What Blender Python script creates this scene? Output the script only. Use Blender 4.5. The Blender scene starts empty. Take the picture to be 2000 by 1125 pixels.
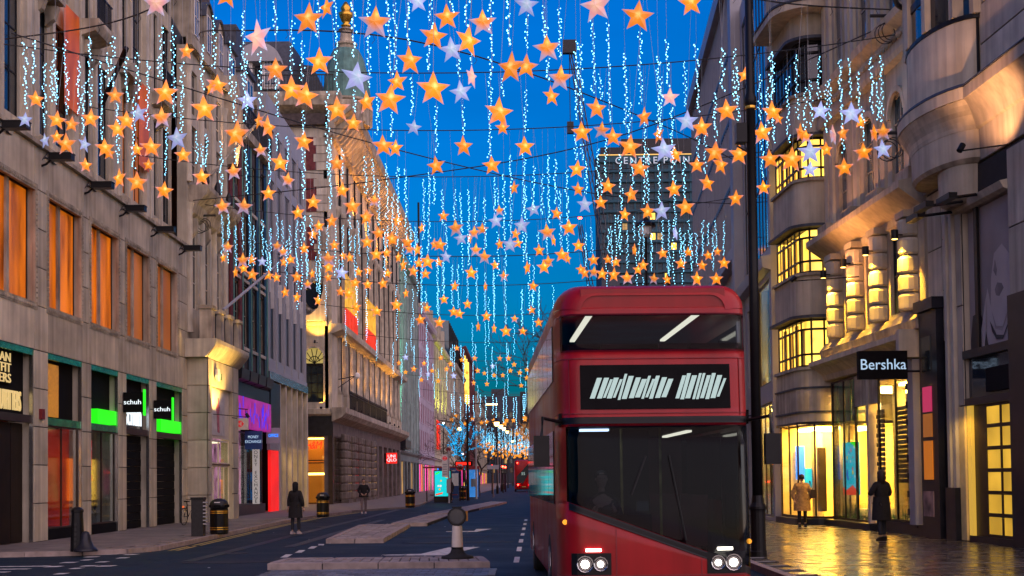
import bpy, math, random
from mathutils import Vector, Matrix
random.seed(7)
R = math.radians
S = bpy.context.scene
COL = S.collection

# ------------------------------------------------------------------ camera
CAM_H, FPX, ROLL, PITCH = 1.65, 2600.0, R(0.7), R(2.0)
cd = bpy.data.cameras.new('camera')
cam = bpy.data.objects.new('camera', cd)
COL.objects.link(cam)
S.camera = cam
_F = Vector((0, math.cos(PITCH), math.sin(PITCH)))
_U0 = Vector((0, -math.sin(PITCH), math.cos(PITCH)))
_R0 = Vector((1, 0, 0))
_Rt = math.cos(ROLL) * _R0 - math.sin(ROLL) * _U0
_U = math.sin(ROLL) * _R0 + math.cos(ROLL) * _U0
_m = Matrix((_Rt, _U, -_F)).transposed()
cam.matrix_world = Matrix.Translation((0, 0, CAM_H)) @ _m.to_4x4()
_CX, _CY = 1023.891, 844.213          # principal point in photo pixels (shift lens)
cd.sensor_width = 36.0
cd.lens = FPX * 36.0 / 2000.0
cd.shift_x = -(_CX - 1000.0) / 2000.0
cd.shift_y = (_CY - 562.5) / 2000.0
cd.clip_start, cd.clip_end = 0.3, 3000.0

def at(px, py, Y):
    """the point of the street that lies Y metres ahead on the sight line of photo point px, py"""
    d = _F + (px - _CX) / FPX * _Rt - (py - _CY) / FPX * _U
    return Vector((0, 0, CAM_H)) + d * (Y / d.y)

# ------------------------------------------------------------------ dusk sky
SUN_EL, SUN_AZ = R(3.5), R(138.0)     # afterglow low in the west, behind the camera
W = bpy.data.worlds.new('World')
S.world = W
W.use_nodes = True
nt = W.node_tree
nt.nodes.clear()
wo = nt.nodes.new('ShaderNodeOutputWorld')
bg = nt.nodes.new('ShaderNodeBackground')
sky = nt.nodes.new('ShaderNodeTexSky')
sky.sky_type = 'NISHITA'
sky.sun_disc = False
sky.sun_elevation = SUN_EL
sky.sun_rotation = SUN_AZ
sky.altitude = 0
sky.air_density = 1.6
sky.dust_density = 0.0
sky.ozone_density = 10.0
hs = nt.nodes.new('ShaderNodeHueSaturation')
hs.inputs['Saturation'].default_value = 1.4
hs.inputs['Hue'].default_value = 0.495
nt.links.new(sky.outputs[0], hs.inputs['Color'])
wtc = nt.nodes.new('ShaderNodeTexCoord'); wmp = nt.nodes.new('ShaderNodeMapping'); wmp.inputs['Scale'].default_value = (1.2, 1.2, 4.0)
wns = nt.nodes.new('ShaderNodeTexNoise'); wns.inputs['Scale'].default_value = 3.0; wns.inputs['Detail'].default_value = 5
wmr = nt.nodes.new('ShaderNodeMapRange'); wmr.inputs[1].default_value = .3; wmr.inputs[2].default_value = .7; wmr.inputs[3].default_value = .86; wmr.inputs[4].default_value = 1.10
wsc = nt.nodes.new('ShaderNodeVectorMath'); wsc.operation = 'SCALE'      # thin even cloud over the whole sky
nt.links.new(wtc.outputs['Generated'], wmp.inputs[0]); nt.links.new(wmp.outputs[0], wns.inputs['Vector']); nt.links.new(wns.outputs['Fac'], wmr.inputs[0])
nt.links.new(hs.outputs[0], wsc.inputs[0]); nt.links.new(wmr.outputs[0], wsc.inputs['Scale'])
nt.links.new(wsc.outputs[0], bg.inputs['Color'])
bg.inputs['Strength'].default_value = 0.15
nt.links.new(bg.outputs[0], wo.inputs['Surface'])

sl = bpy.data.lights.new('sun', 'SUN')
sl.energy = 1.15
sl.angle = R(150)
sl.color = (1.0, 0.66, 0.50)
sun = bpy.data.objects.new('sun', sl)
COL.objects.link(sun)
sun.rotation_euler = (-(Vector((math.sin(SUN_AZ) * math.cos(SUN_EL), math.cos(SUN_AZ) * math.cos(SUN_EL), math.sin(SUN_EL))))).to_track_quat('-Z', 'Y').to_euler()

S.view_settings.view_transform = 'Standard'
S.view_settings.look = 'None'
S.view_settings.exposure = 2.05
EV = 0.245                              # lamp strengths below are written for exposure 0
S.view_settings.gamma = 1.0
S.cycles.use_denoising = True
S.cycles.max_bounces = 6
S.cycles.diffuse_bounces = 3
S.cycles.glossy_bounces = 3
S.cycles.transmission_bounces = 4
S.cycles.transparent_max_bounces = 8
S.cycles.sample_clamp_indirect = 4.0
S.cycles.caustics_reflective = False
S.cycles.caustics_refractive = False

# ------------------------------------------------------------------ materials
def _nodes(name):
    m = bpy.data.materials.new(name)
    m.use_nodes = True
    n = m.node_tree
    p = n.nodes['Principled BSDF']
    return m, n, p

def mat(name, col, rough=0.7, metal=0.0, var=0.25, scale=3.0, bump=0.0, bscale=40.0, spec=0.4,
        streak=0.0, coat=0.0, vrough=0.0, ovar=0.08):
    m, n, p = _nodes(name)
    p.inputs['Roughness'].default_value = rough
    p.inputs['Metallic'].default_value = metal
    p.inputs['Specular IOR Level'].default_value = spec
    p.inputs['Coat Weight'].default_value = coat
    tc = n.nodes.new('ShaderNodeTexCoord')
    ns = n.nodes.new('ShaderNodeTexNoise')
    ns.inputs['Scale'].default_value = scale
    ns.inputs['Detail'].default_value = 6
    oi = n.nodes.new('ShaderNodeObjectInfo')
    om = n.nodes.new('ShaderNodeMath'); om.operation = 'MULTIPLY'; om.inputs[1].default_value = 57.0
    oa = n.nodes.new('ShaderNodeVectorMath')
    n.links.new(oi.outputs['Random'], om.inputs[0]); n.links.new(tc.outputs['Object'], oa.inputs[0]); n.links.new(om.outputs[0], oa.inputs[1])
    n.links.new(oa.outputs[0], ns.inputs['Vector'])
    mr = n.nodes.new('ShaderNodeMapRange')
    mr.inputs[1].default_value = 0.3; mr.inputs[2].default_value = 0.7
    mr.inputs[3].default_value = 1 - var; mr.inputs[4].default_value = 1 + var * 0.6
    n.links.new(ns.outputs['Fac'], mr.inputs[0])
    fac = mr.outputs[0]
    if streak:
        mp = n.nodes.new('ShaderNodeMapping')
        mp.inputs['Scale'].default_value = (2.2, 2.2, 0.12)
        n.links.new(tc.outputs['Object'], mp.inputs[0])
        n2 = n.nodes.new('ShaderNodeTexNoise'); n2.inputs['Scale'].default_value = 2.0; n2.inputs['Detail'].default_value = 5
        n.links.new(mp.outputs[0], n2.inputs['Vector'])
        m2 = n.nodes.new('ShaderNodeMapRange')
        m2.inputs[1].default_value = 0.35; m2.inputs[2].default_value = 0.7
        m2.inputs[3].default_value = 1.0; m2.inputs[4].default_value = 1 - streak
        n.links.new(n2.outputs['Fac'], m2.inputs[0])
        mu = n.nodes.new('ShaderNodeMath'); mu.operation = 'MULTIPLY'
        n.links.new(fac, mu.inputs[0]); n.links.new(m2.outputs[0], mu.inputs[1])
        fac = mu.outputs[0]
    rm = n.nodes.new('ShaderNodeMapRange')
    rm.inputs[3].default_value = 1 - ovar; rm.inputs[4].default_value = 1 + ovar
    n.links.new(oi.outputs['Random'], rm.inputs[0])
    mu2 = n.nodes.new('ShaderNodeMath'); mu2.operation = 'MULTIPLY'
    n.links.new(fac, mu2.inputs[0]); n.links.new(rm.outputs[0], mu2.inputs[1])
    vm = n.nodes.new('ShaderNodeVectorMath'); vm.operation = 'SCALE'
    vm.inputs[0].default_value = col
    n.links.new(mu2.outputs[0], vm.inputs['Scale'])
    n.links.new(vm.outputs[0], p.inputs['Base Color'])
    if vrough:
        m3 = n.nodes.new('ShaderNodeMapRange')
        m3.inputs[1].default_value = 0.3; m3.inputs[2].default_value = 0.7
        m3.inputs[3].default_value = rough; m3.inputs[4].default_value = rough + vrough
        n.links.new(ns.outputs['Fac'], m3.inputs[0])
        n.links.new(m3.outputs[0], p.inputs['Roughness'])
    if bump:
        nb = n.nodes.new('ShaderNodeTexNoise'); nb.inputs['Scale'].default_value = bscale; nb.inputs['Detail'].default_value = 4
        n.links.new(oa.outputs[0], nb.inputs['Vector'])
        b = n.nodes.new('ShaderNodeBump'); b.inputs['Strength'].default_value = bump; b.inputs['Distance'].default_value = 0.02
        n.links.new(nb.outputs['Fac'], b.inputs['Height'])
        n.links.new(b.outputs[0], p.inputs['Normal'])
    return m

def glow(name, col, strength, base=None, var=0.0, scale=3.0, sample=True, stretch=(1, 1, 1), rough=0.4):
    """something lit: a lamp, a sign, a lit blind or room"""
    strength *= EV
    m, n, p = _nodes(name)
    p.inputs['Base Color'].default_value = (*(base or [c * .5 for c in col]), 1)
    p.inputs['Roughness'].default_value = rough
    p.inputs['Emission Color'].default_value = (*col, 1)
    p.inputs['Emission Strength'].default_value = strength
    if var:
        tc = n.nodes.new('ShaderNodeTexCoord')
        mp = n.nodes.new('ShaderNodeMapping'); mp.inputs['Scale'].default_value = stretch
        ns = n.nodes.new('ShaderNodeTexNoise'); ns.inputs['Scale'].default_value = scale; ns.inputs['Detail'].default_value = 4
        mr = n.nodes.new('ShaderNodeMapRange'); mr.inputs[1].default_value = 0.32; mr.inputs[2].default_value = 0.68
        mr.inputs[3].default_value = strength * (1 - var); mr.inputs[4].default_value = strength * (1 + var)
        oi = n.nodes.new('ShaderNodeObjectInfo'); ml = n.nodes.new('ShaderNodeMath'); ml.operation = 'MULTIPLY'; ml.inputs[1].default_value = 61.0
        n.links.new(oi.outputs['Random'], ml.inputs[0]); n.links.new(ml.outputs[0], mp.inputs['Location'])
        n.links.new(tc.outputs['Object'], mp.inputs[0]); n.links.new(mp.outputs[0], ns.inputs['Vector'])
        n.links.new(ns.outputs['Fac'], mr.inputs[0]); n.links.new(mr.outputs[0], p.inputs['Emission Strength'])
    if not sample:
        m.cycles.emission_sampling = 'NONE'
    return m

def clear_glass(name, tint=(0.9, 0.95, 0.95), refl=0.08, top=0.40):
    m = bpy.data.materials.new(name); m.use_nodes = True
    n = m.node_tree; n.nodes.clear()
    o = n.nodes.new('ShaderNodeOutputMaterial'); t = n.nodes.new('ShaderNodeBsdfTransparent')
    g = n.nodes.new('ShaderNodeBsdfGlossy'); g.inputs['Roughness'].default_value = 0.03
    t.inputs[0].default_value = (*tint, 1)
    mx = n.nodes.new('ShaderNodeMixShader')
    lw = n.nodes.new('ShaderNodeLayerWeight'); lw.inputs[0].default_value = refl + 0.25
    mr = n.nodes.new('ShaderNodeMapRange'); mr.inputs[3].default_value = refl; mr.inputs[4].default_value = top
    n.links.new(lw.outputs['Fresnel'], mr.inputs[0]); n.links.new(mr.outputs[0], mx.inputs[0])
    n.links.new(t.outputs[0], mx.inputs[1]); n.links.new(g.outputs[0], mx.inputs[2])
    n.links.new(mx.outputs[0], o.inputs[0])
    return m

def star_mat(name, core, mid, tip, off, rad, strength):
    """paper star: a bulb inside, the light falling off through the paper towards the points"""
    strength *= EV
    m, n, p = _nodes(name)
    p.inputs['Base Color'].default_value = (0.08, 0.075, 0.08, 1)
    p.inputs['Roughness'].default_value = 0.6
    tc = n.nodes.new('ShaderNodeTexCoord')
    oi = n.nodes.new('ShaderNodeObjectInfo')
    sc = n.nodes.new('ShaderNodeVectorMath'); sc.operation = 'SCALE'
    sc.inputs[0].default_value = (0.12, 0, 0.16)
    sb = n.nodes.new('ShaderNodeMath'); sb.operation = 'SUBTRACT'; sb.inputs[1].default_value = 0.4
    n.links.new(oi.outputs['Random'], sb.inputs[0]); n.links.new(sb.outputs[0], sc.inputs['Scale'])
    ad = n.nodes.new('ShaderNodeVectorMath'); ad.operation = 'SUBTRACT'
    n.links.new(tc.outputs['Object'], ad.inputs[0]); n.links.new(sc.outputs[0], ad.inputs[1])
    a2 = n.nodes.new('ShaderNodeVectorMath'); a2.operation = 'SUBTRACT'; a2.inputs[1].default_value = (0, 0, off)
    n.links.new(ad.outputs[0], a2.inputs[0])
    a3 = n.nodes.new('ShaderNodeVectorMath'); a3.operation = 'MULTIPLY'; a3.inputs[1].default_value = (1.15, 0.4, 0.95)
    n.links.new(a2.outputs[0], a3.inputs[0])
    ln = n.nodes.new('ShaderNodeVectorMath'); ln.operation = 'LENGTH'
    n.links.new(a3.outputs[0], ln.inputs[0])
    dv = n.nodes.new('ShaderNodeMath'); dv.operation = 'DIVIDE'; dv.inputs[1].default_value = rad
    n.links.new(ln.outputs['Value'], dv.inputs[0])
    rp = n.nodes.new('ShaderNodeValToRGB')
    e = rp.color_ramp.elements
    e[0].position = 0.0; e[0].color = (*core, 1)
    e[1].position = 1.0; e[1].color = (*tip, 1)
    a = e.new(0.09); a.color = (*[0.5 * core[i] + 0.5 * mid[i] for i in range(3)], 1)
    b = e.new(0.24); b.color = (mid[0] * 1.12, mid[1] * 1.45, mid[2], 1)
    d = e.new(0.62); d.color = (mid[0] * .95, mid[1] * .95, mid[2] + .004, 1)
    c = e.new(0.84); c.color = (*[0.5 * mid[i] + 0.5 * tip[i] for i in range(3)], 1)
    n.links.new(dv.outputs[0], rp.inputs[0])
    ge = n.nodes.new('ShaderNodeNewGeometry')
    dt = n.nodes.new('ShaderNodeVectorMath'); dt.operation = 'DOT_PRODUCT'; dt.inputs[1].default_value = (0.55, -0.2, 0.6)  # facet shading by facing direction, put into the emission
    n.links.new(ge.outputs['Normal'], dt.inputs[0])
    mr = n.nodes.new('ShaderNodeMapRange'); mr.inputs[1].default_value = -0.6; mr.inputs[2].default_value = 0.8
    mr.inputs[3].default_value = strength * 0.86; mr.inputs[4].default_value = strength * 1.12
    n.links.new(dt.outputs['Value'], mr.inputs[0])
    n.links.new(rp.outputs[0], p.inputs['Emission Color'])
    vr = n.nodes.new('ShaderNodeMapRange'); vr.inputs[3].default_value = 0.78; vr.inputs[4].default_value = 1.2      # bulbs differ in brightness
    fr = n.nodes.new('ShaderNodeMath'); fr.operation = 'FRACT'
    fm = n.nodes.new('ShaderNodeMath'); fm.operation = 'MULTIPLY'; fm.inputs[1].default_value = 7.3
    n.links.new(oi.outputs['Random'], fm.inputs[0]); n.links.new(fm.outputs[0], fr.inputs[0]); n.links.new(fr.outputs[0], vr.inputs[0])
    ms = n.nodes.new('ShaderNodeMath'); ms.operation = 'MULTIPLY'
    n.links.new(mr.outputs[0], ms.inputs[0]); n.links.new(vr.outputs[0], ms.inputs[1])
    n.links.new(ms.outputs[0], p.inputs['Emission Strength'])
    m.cycles.emission_sampling = 'NONE'
    return m

M = {}
M['asphalt'] = mat('asphalt', (0.010, 0.024, 0.040), 0.55, var=0.4, scale=0.7, bump=0.3, bscale=90, vrough=0.2, spec=0.2)
M['paving'] = mat('paving', (0.19, 0.16, 0.14), 0.6, ovar=0.18, var=0.35, scale=1.2, bump=0.25, bscale=30, vrough=0.2)
M['wetslab'] = mat('wet_slab', (0.055, 0.047, 0.042), 0.10, ovar=0.3, var=0.5, scale=2.2, bump=0.08, bscale=6, spec=0.7, vrough=0.28)
M['kerb'] = mat('kerb_granite', (0.34, 0.27, 0.24), 0.6, var=0.3, scale=5, bump=0.2)
M['paver'] = mat('concrete_paver', (0.31, 0.26, 0.23), 0.65, ovar=0.28, var=0.35, scale=3, bump=0.25)
M['sett'] = mat('blue_grey_sett', (0.13, 0.145, 0.17), 0.5, ovar=0.4, var=0.4, scale=3, bump=0.25)
M['sootstone'] = mat('sooty_stone', (0.20, 0.165, 0.14), 0.8, var=0.4, scale=1.5, bump=0.3, bscale=9, streak=0.4)
M['joint'] = mat('joint', (0.03, 0.027, 0.025), 0.9, var=0.2)
M['linewhite'] = mat('road_line_paint', (0.62, 0.60, 0.56), 0.6, var=0.45, scale=7)
M['lineyellow'] = mat('yellow_line_paint', (0.5, 0.38, 0.10), 0.6, var=0.5, scale=6)
M['stone'] = mat('portland_stone', (0.60, 0.53, 0.40), 0.75, ovar=0.12, var=0.28, scale=0.9, bump=0.2, bscale=12, streak=0.32)
M['stone2'] = mat('weathered_stone', (0.50, 0.43, 0.32), 0.8, var=0.42, scale=1.4, bump=0.35, bscale=9, streak=0.45)
M['stonelt'] = mat('pale_stone', (0.64, 0.57, 0.44), 0.75, var=0.25, scale=1.2, bump=0.2, bscale=10, streak=0.3)
M['stonegrn'] = mat('greenish_faience', (0.28, 0.36, 0.33), 0.55, var=0.3, scale=1.0, bump=0.2, streak=0.35)
M['render_lilac'] = mat('lilac_painted_render', (0.50, 0.42, 0.50), 0.7, var=0.2, scale=1.0, streak=0.25)
M['brickred'] = mat('dark_red_brick', (0.17, 0.035, 0.035), 0.8, var=0.4, scale=4, bump=0.4, bscale=20)
M['brickdark'] = mat('sooty_brick', (0.09, 0.07, 0.065), 0.85, var=0.45, scale=3, bump=0.4, bscale=18)
M['darktile'] = mat('dark_glazed_tile', (0.016, 0.017, 0.024), 0.35, var=0.4, scale=3, spec=0.3)
M['slate'] = mat('roof_slate', (0.055, 0.065, 0.085), 0.6, var=0.35, scale=5, bump=0.3, bscale=25)
M['copper'] = mat('green_copper', (0.12, 0.27, 0.24), 0.6, var=0.3, scale=2, streak=0.3)
M['gold'] = mat('gilding', (0.75, 0.42, 0.06), 0.3, metal=0.9, var=0.3, scale=6)
M['panelgrey'] = mat('grey_cladding', (0.36, 0.36, 0.38), 0.5, var=0.12, scale=0.8)
M['black'] = mat('black_paint', (0.008, 0.008, 0.009), 0.4, var=0.3, scale=5, spec=0.25)
M['blackmat'] = mat('black_panel', (0.006, 0.0055, 0.006), 0.7, var=0.3, scale=4, spec=0.1)
M['ironwork'] = mat('cast_iron', (0.015, 0.015, 0.016), 0.5, var=0.4, scale=12, bump=0.2)
M['shutter'] = mat('dark_brown_shutter', (0.018, 0.009, 0.006), 0.55, var=0.5, scale=2, streak=0.5, spec=0.15)
M['bronze'] = mat('bronze_frame', (0.045, 0.03, 0.022), 0.4, metal=0.5, var=0.3)
M['steel'] = mat('polished_steel', (0.45, 0.45, 0.46), 0.25, metal=1.0, var=0.2)
M['greenmetal'] = mat('polished_green_strip', (0.05, 0.50, 0.24), 0.25, metal=0.7, var=0.6, scale=5, bump=0.4, bscale=5)
M['cable'] = mat('cable', (0.03, 0.03, 0.03), 0.6)
M['wire'] = mat('white_flex', (0.35, 0.36, 0.38), 0.6)
M['wood'] = mat('bark', (0.05, 0.04, 0.034), 0.9, var=0.4, scale=8, bump=0.5)
M['white'] = mat('white_paint', (0.72, 0.70, 0.67), 0.5, var=0.15)
M['cream'] = mat('cream_band', (0.75, 0.66, 0.56), 0.4, var=0.12)
M['busred'] = mat('bus_red_paint', (0.36, 0.005, 0.008), 0.28, var=0.22, scale=1.1, spec=0.3, coat=0.1, streak=0.25, vrough=0.15)
M['busglass'] = mat('tinted_glass', (0.003, 0.005, 0.008), 0.05, var=0.2, spec=0.16)
M['glass'] = mat('window_glass', (0.020, 0.030, 0.040), 0.07, var=0.5, scale=0.7, spec=0.8, bump=0.05, bscale=2)
M['glassblue'] = mat('curtain_wall_glass', (0.03, 0.07, 0.11), 0.06, var=0.4, scale=0.4, spec=1.0)
M['shopglass'] = clear_glass('shop_glass', refl=0.05)
M['rubber'] = mat('rubber', (0.02, 0.02, 0.02), 0.8)
M['amber'] = mat('amber_reflector', (0.55, 0.22, 0.02), 0.3)
M['lens'] = mat('smoked_lens', (0.05, 0.06, 0.07), 0.12, spec=0.8)
M['redcloth'] = mat('dark_red_paint', (0.22, 0.015, 0.02), 0.5)
M['bluepaint'] = mat('blue_sign_paint', (0.02, 0.06, 0.20), 0.4)
M['skin'] = mat('skin', (0.42, 0.26, 0.19), 0.6, var=0.1)
M['coatblack'] = mat('black_wool', (0.012, 0.011, 0.013), 0.9, var=0.3, scale=20)
M['coattan'] = mat('tan_fleece', (0.36, 0.21, 0.09), 0.95, var=0.35, scale=14, bump=0.8, bscale=30)
M['denim'] = mat('dark_denim', (0.02, 0.022, 0.03), 0.9)
M['paletrouser'] = mat('pale_trouser', (0.20, 0.15, 0.16), 0.9)
M['hair'] = mat('dark_hair', (0.03, 0.018, 0.012), 0.6)
M['shoe'] = mat('pale_trainers', (0.5, 0.42, 0.42), 0.7)
M['interior'] = mat('shop_wall_paint', (0.75, 0.58, 0.26), 0.8, var=0.15)
M['shopfloor'] = mat('shop_floor', (0.45, 0.38, 0.26), 0.4, var=0.15)
M['column'] = mat('plaster_column', (0.62, 0.52, 0.36), 0.7, var=0.1)
M['greenpaint'] = mat('leaf_green_print', (0.03, 0.22, 0.06), 0.5, var=0.6, scale=3, streak=0.5)
M['cyanprint'] = glow('cyan_screen', (0.0, 0.55, 0.70), 1.0, var=0.15)
# lit things
WARM = (1.0, 0.58, 0.13)
M['shoplight'] = glow('shop_ceiling_light', (1.0, 0.60, 0.11), 60.0)
M['reddim2'] = glow('red_lit_doorway_dim', (1.0, .03, .01), .35, var=.5, scale=.8)
M['shoplight2'] = glow('dim_shop_ceiling_light', (1.0, 0.60, 0.14), 7.0)
M['litwin'] = glow('lit_window', (1.0, 0.54, 0.07), 2.3, var=0.5, scale=1.3)
M['litblind'] = glow('orange_lit_blind', (1.0, 0.22, 0.004), 0.34, var=0.95, scale=1.0, stretch=(2.4, 1, 0.45))
M['litblind3'] = glow('amber_lit_blind', (1.0, 0.17, 0.004), 0.20, var=0.8, scale=1.1, stretch=(1.6, 1, 0.5))
M['litblind2'] = glow('dim_orange_blind', (0.9, 0.25, 0.04), 0.16, var=0.6, scale=0.9, stretch=(1, 1, 0.3))
M['litdim'] = glow('dim_lit_window', (1.0, 0.62, 0.20), 0.28, var=0.7, scale=0.6)
M['litgreen'] = glow('green_lightbox', (0.02, 1.0, 0.01), 1.05)
M['litwhite'] = glow('white_lit_letters', (0.85, 0.95, 1.0), 1.2)
M['litgold'] = glow('gold_lit_letters', (1.0, 0.72, 0.28), 0.6)
M['litblueltr'] = glow('pale_blue_letters', (0.50, 0.72, 0.95), 0.75)
M['tinsel'] = glow('glowing_gold_tinsel', (1.0, 0.40, 0.03), 0.26, var=1.0, scale=20, stretch=(1, 1, 0.6))  # glitter is put into the tinsel as patchy emission
M['redneon'] = glow('red_neon', (1.0, 0.012, 0.004), 2.6)
M['redpanel'] = glow('red_lit_doorway', (1.0, 0.01, 0.008), 0.75, var=0.25, scale=0.7)
M['reddim'] = glow('red_lit_display', (0.9, 0.04, 0.006), 0.22, var=0.7, scale=1.2)
M['pinklit'] = glow('pink_lit_shop', (1.0, 0.05, 0.35), 2.6)
M['orangelit'] = glow('orange_lit_shop', (1.0, 0.18, 0.01), 2.2)
M['bluelit'] = glow('blue_neon', (0.02, 0.22, 1.0), 1.8)
M['cyanlit'] = glow('cyan_fairy_lights', (0.01, 0.42, 0.85), 1.3, sample=False)
M['headlamp'] = glow('headlamp', (1.0, 0.93, 0.80), 10.0)
M['lamplit'] = glow('street_lamp_lit', (1.0, 0.66, 0.22), 9.0)
M['redlamp'] = glow('red_signal', (1.0, 0.02, 0.01), 45.0)
M['greenlamp'] = glow('green_signal', (0.0, 1.0, 0.2), 6.0)
M['blind'] = glow('destination_blind', (0.52, 0.74, 0.68), 0.55)
M['led'] = glow('ice_white_led', (0.22, 0.68, 1.0), 6.0, sample=False)
M['warmfix'] = glow('warm_fitting', (1.0, 0.55, 0.10), 10.0)
M['litsign_purple'] = glow('purple_led_screen', (0.50, 0.02, 0.35), 0.55, var=0.9, scale=5, stretch=(2, 1, 0.4))
M['star_o'] = star_mat('orange_star_paper', (1.8, 1.2, 0.30), (1.0, 0.23, 0.0), (0.62, 0.27, 0.30), 0.03, 0.56, 1.12)
M['star_m'] = star_mat('pale_star_orange_tip', (1.5, 0.85, 0.10), (0.95, 0.24, 0.01), (0.44, 0.30, 0.46), 0.18, 0.46, 1.0)
M['star_p'] = star_mat('pink_star_paper', (1.0, 0.62, 0.50), (0.90, 0.36, 0.36), (0.55, 0.44, 0.62), 0.04, 0.46, 1.0)
M['star_b'] = star_mat('ice_blue_star_paper', (0.95, 0.90, 1.0), (0.42, 0.42, 0.82), (0.30, 0.38, 0.70), 0.02, 0.46, 1.0)

# ------------------------------------------------------------------ mesh helpers
class MB:
    def __init__(s):
        s.v, s.f, s.m = [], [], []
    def add(s, vs, fs, m=0):
        o = len(s.v)
        s.v += [tuple(v) for v in vs]
        s.f += [tuple(i + o for i in f) for f in fs]
        s.m += [m] * len(fs)
        return s
    def box(s, x0, x1, y0, y1, z0, z1, m=0):
        return s.add([(x0, y0, z0), (x1, y0, z0), (x1, y1, z0), (x0, y1, z0), (x0, y0, z1), (x1, y0, z1), (x1, y1, z1), (x0, y1, z1)],
                     [(0, 3, 2, 1), (4, 5, 6, 7), (0, 1, 5, 4), (1, 2, 6, 5), (2, 3, 7, 6), (3, 0, 4, 7)], m)
    def quad(s, a, b, c, d, m=0):
        return s.add([a, b, c, d], [(0, 1, 2, 3)], m)
    def prism(s, poly, y0, y1, m=0):
        """poly in x,z, extruded along y"""
        n = len(poly)
        vs = [(x, y0, z) for x, z in poly] + [(x, y1, z) for x, z in poly]
        fs = [tuple(range(n)), tuple(range(2 * n - 1, n - 1, -1))] + [(i, i + n, (i + 1) % n + n, (i + 1) % n) for i in range(n)]
        return s.add(vs, fs, m)
    def extr(s, poly, x0, x1, m=0):
        """profile in y,z, extruded along x"""
        n = len(poly)
        vs = [(x0, y, z) for y, z in poly] + [(x1, y, z) for y, z in poly]
        fs = [tuple(range(n)), tuple(range(2 * n - 1, n - 1, -1))] + [(i, i + n, (i + 1) % n + n, (i + 1) % n) for i in range(n)]
        return s.add(vs, fs, m)
    def plan(s, poly, z0, z1, m=0):
        """poly in x,y, extruded along z"""
        n = len(poly)
        vs = [(x, y, z0) for x, y in poly] + [(x, y, z1) for x, y in poly]
        fs = [tuple(range(n - 1, -1, -1)), tuple(range(n, 2 * n))] + [(i, (i + 1) % n, (i + 1) % n + n, i + n) for i in range(n)]
        return s.add(vs, fs, m)
    def lathe(s, prof, n=16, c=(0, 0), m=0):
        """prof: list of r, z"""
        vs, fs = [], []
        for r, z in prof:
            for k in range(n):
                a = 2 * math.pi * k / n
                vs.append((c[0] + r * math.cos(a), c[1] + r * math.sin(a), z))
        for i in range(len(prof) - 1):
            for k in range(n):
                fs.append((i * n + k, i * n + (k + 1) % n, (i + 1) * n + (k + 1) % n, (i + 1) * n + k))
        fs.append(tuple(range(n - 1, -1, -1)))
        fs.append(tuple((len(prof) - 1) * n + k for k in range(n)))
        return s.add(vs, fs, m)
    def tube(s, pts, r, n=6, m=0, r1=None):
        pts = [Vector(p) for p in pts]
        vs, fs = [], []
        L = len(pts)
        for i, p in enumerate(pts):
            d = (pts[min(i + 1, L - 1)] - pts[max(i - 1, 0)])
            d = d.normalized() if d.length > 1e-9 else Vector((0, 0, 1))
            a = Vector((0, 0, 1)) if abs(d.z) < 0.9 else Vector((1, 0, 0))
            u = d.cross(a).normalized(); w = d.cross(u)
            rr = r if r1 is None else r + (r1 - r) * i / max(1, L - 1)
            for k in range(n):
                t = 2 * math.pi * k / n
                vs.append(p + u * (rr * math.cos(t)) + w * (rr * math.sin(t)))
        for i in range(L - 1):
            for k in range(n):
                fs.append((i * n + k, i * n + (k + 1) % n, (i + 1) * n + (k + 1) % n, (i + 1) * n + k))
        fs.append(tuple(range(n - 1, -1, -1)))
        fs.append(tuple((L - 1) * n + k for k in range(n)))
        return s.add(vs, fs, m)
    def mesh(s, name, mats, smooth=False):
        me = bpy.data.meshes.new(name)
        me.from_pydata(s.v, [], s.f)
        for mm in (mats if isinstance(mats, (list, tuple)) else [mats]):
            me.materials.append(M[mm] if isinstance(mm, str) else mm)
        if any(s.m):
            me.polygons.foreach_set('material_index', s.m)
        if smooth:
            me.polygons.foreach_set('use_smooth', [True] * len(s.f))
        me.update()
        return me
    def build(s, name, mats, parent=None, smooth=False, **k):
        return link(name, s.mesh(name, mats, smooth), parent, **k)

def link(name, data, parent=None, loc=(0, 0, 0), rz=0.0, rot=None, scale=None, **props):
    o = bpy.data.objects.new(name, data)
    o.location = loc
    o.rotation_euler = rot if rot else (0, 0, rz)
    if scale is not None:
        o.scale = (scale,) * 3 if isinstance(scale, (int, float)) else scale
    if parent:
        o.parent = parent
    for k, v in props.items():
        o[k] = v
    COL.objects.link(o)
    return o

def thing(name, label, cat, loc=(0, 0, 0), rz=0.0, group=None):
    o = link(name, None, None, loc, rz)
    o.empty_display_size = 0.2
    o['label'] = label
    o['category'] = cat
    if group: o['group'] = group
    return o

def tag(o, label, cat, group=None):
    o['label'] = label; o['category'] = cat
    if group: o['group'] = group
    return o

def copy_tree(o, parent=None):
    c = o.copy(); COL.objects.link(c)
    if parent: c.parent = parent
    for ch in list(o.children):
        copy_tree(ch, c)
    return c

def box(name, parent, x0, x1, y0, y1, z0, z1, m, **p):
    return MB().box(x0, x1, y0, y1, z0, z1).build(name, m, parent, **p)

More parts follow.
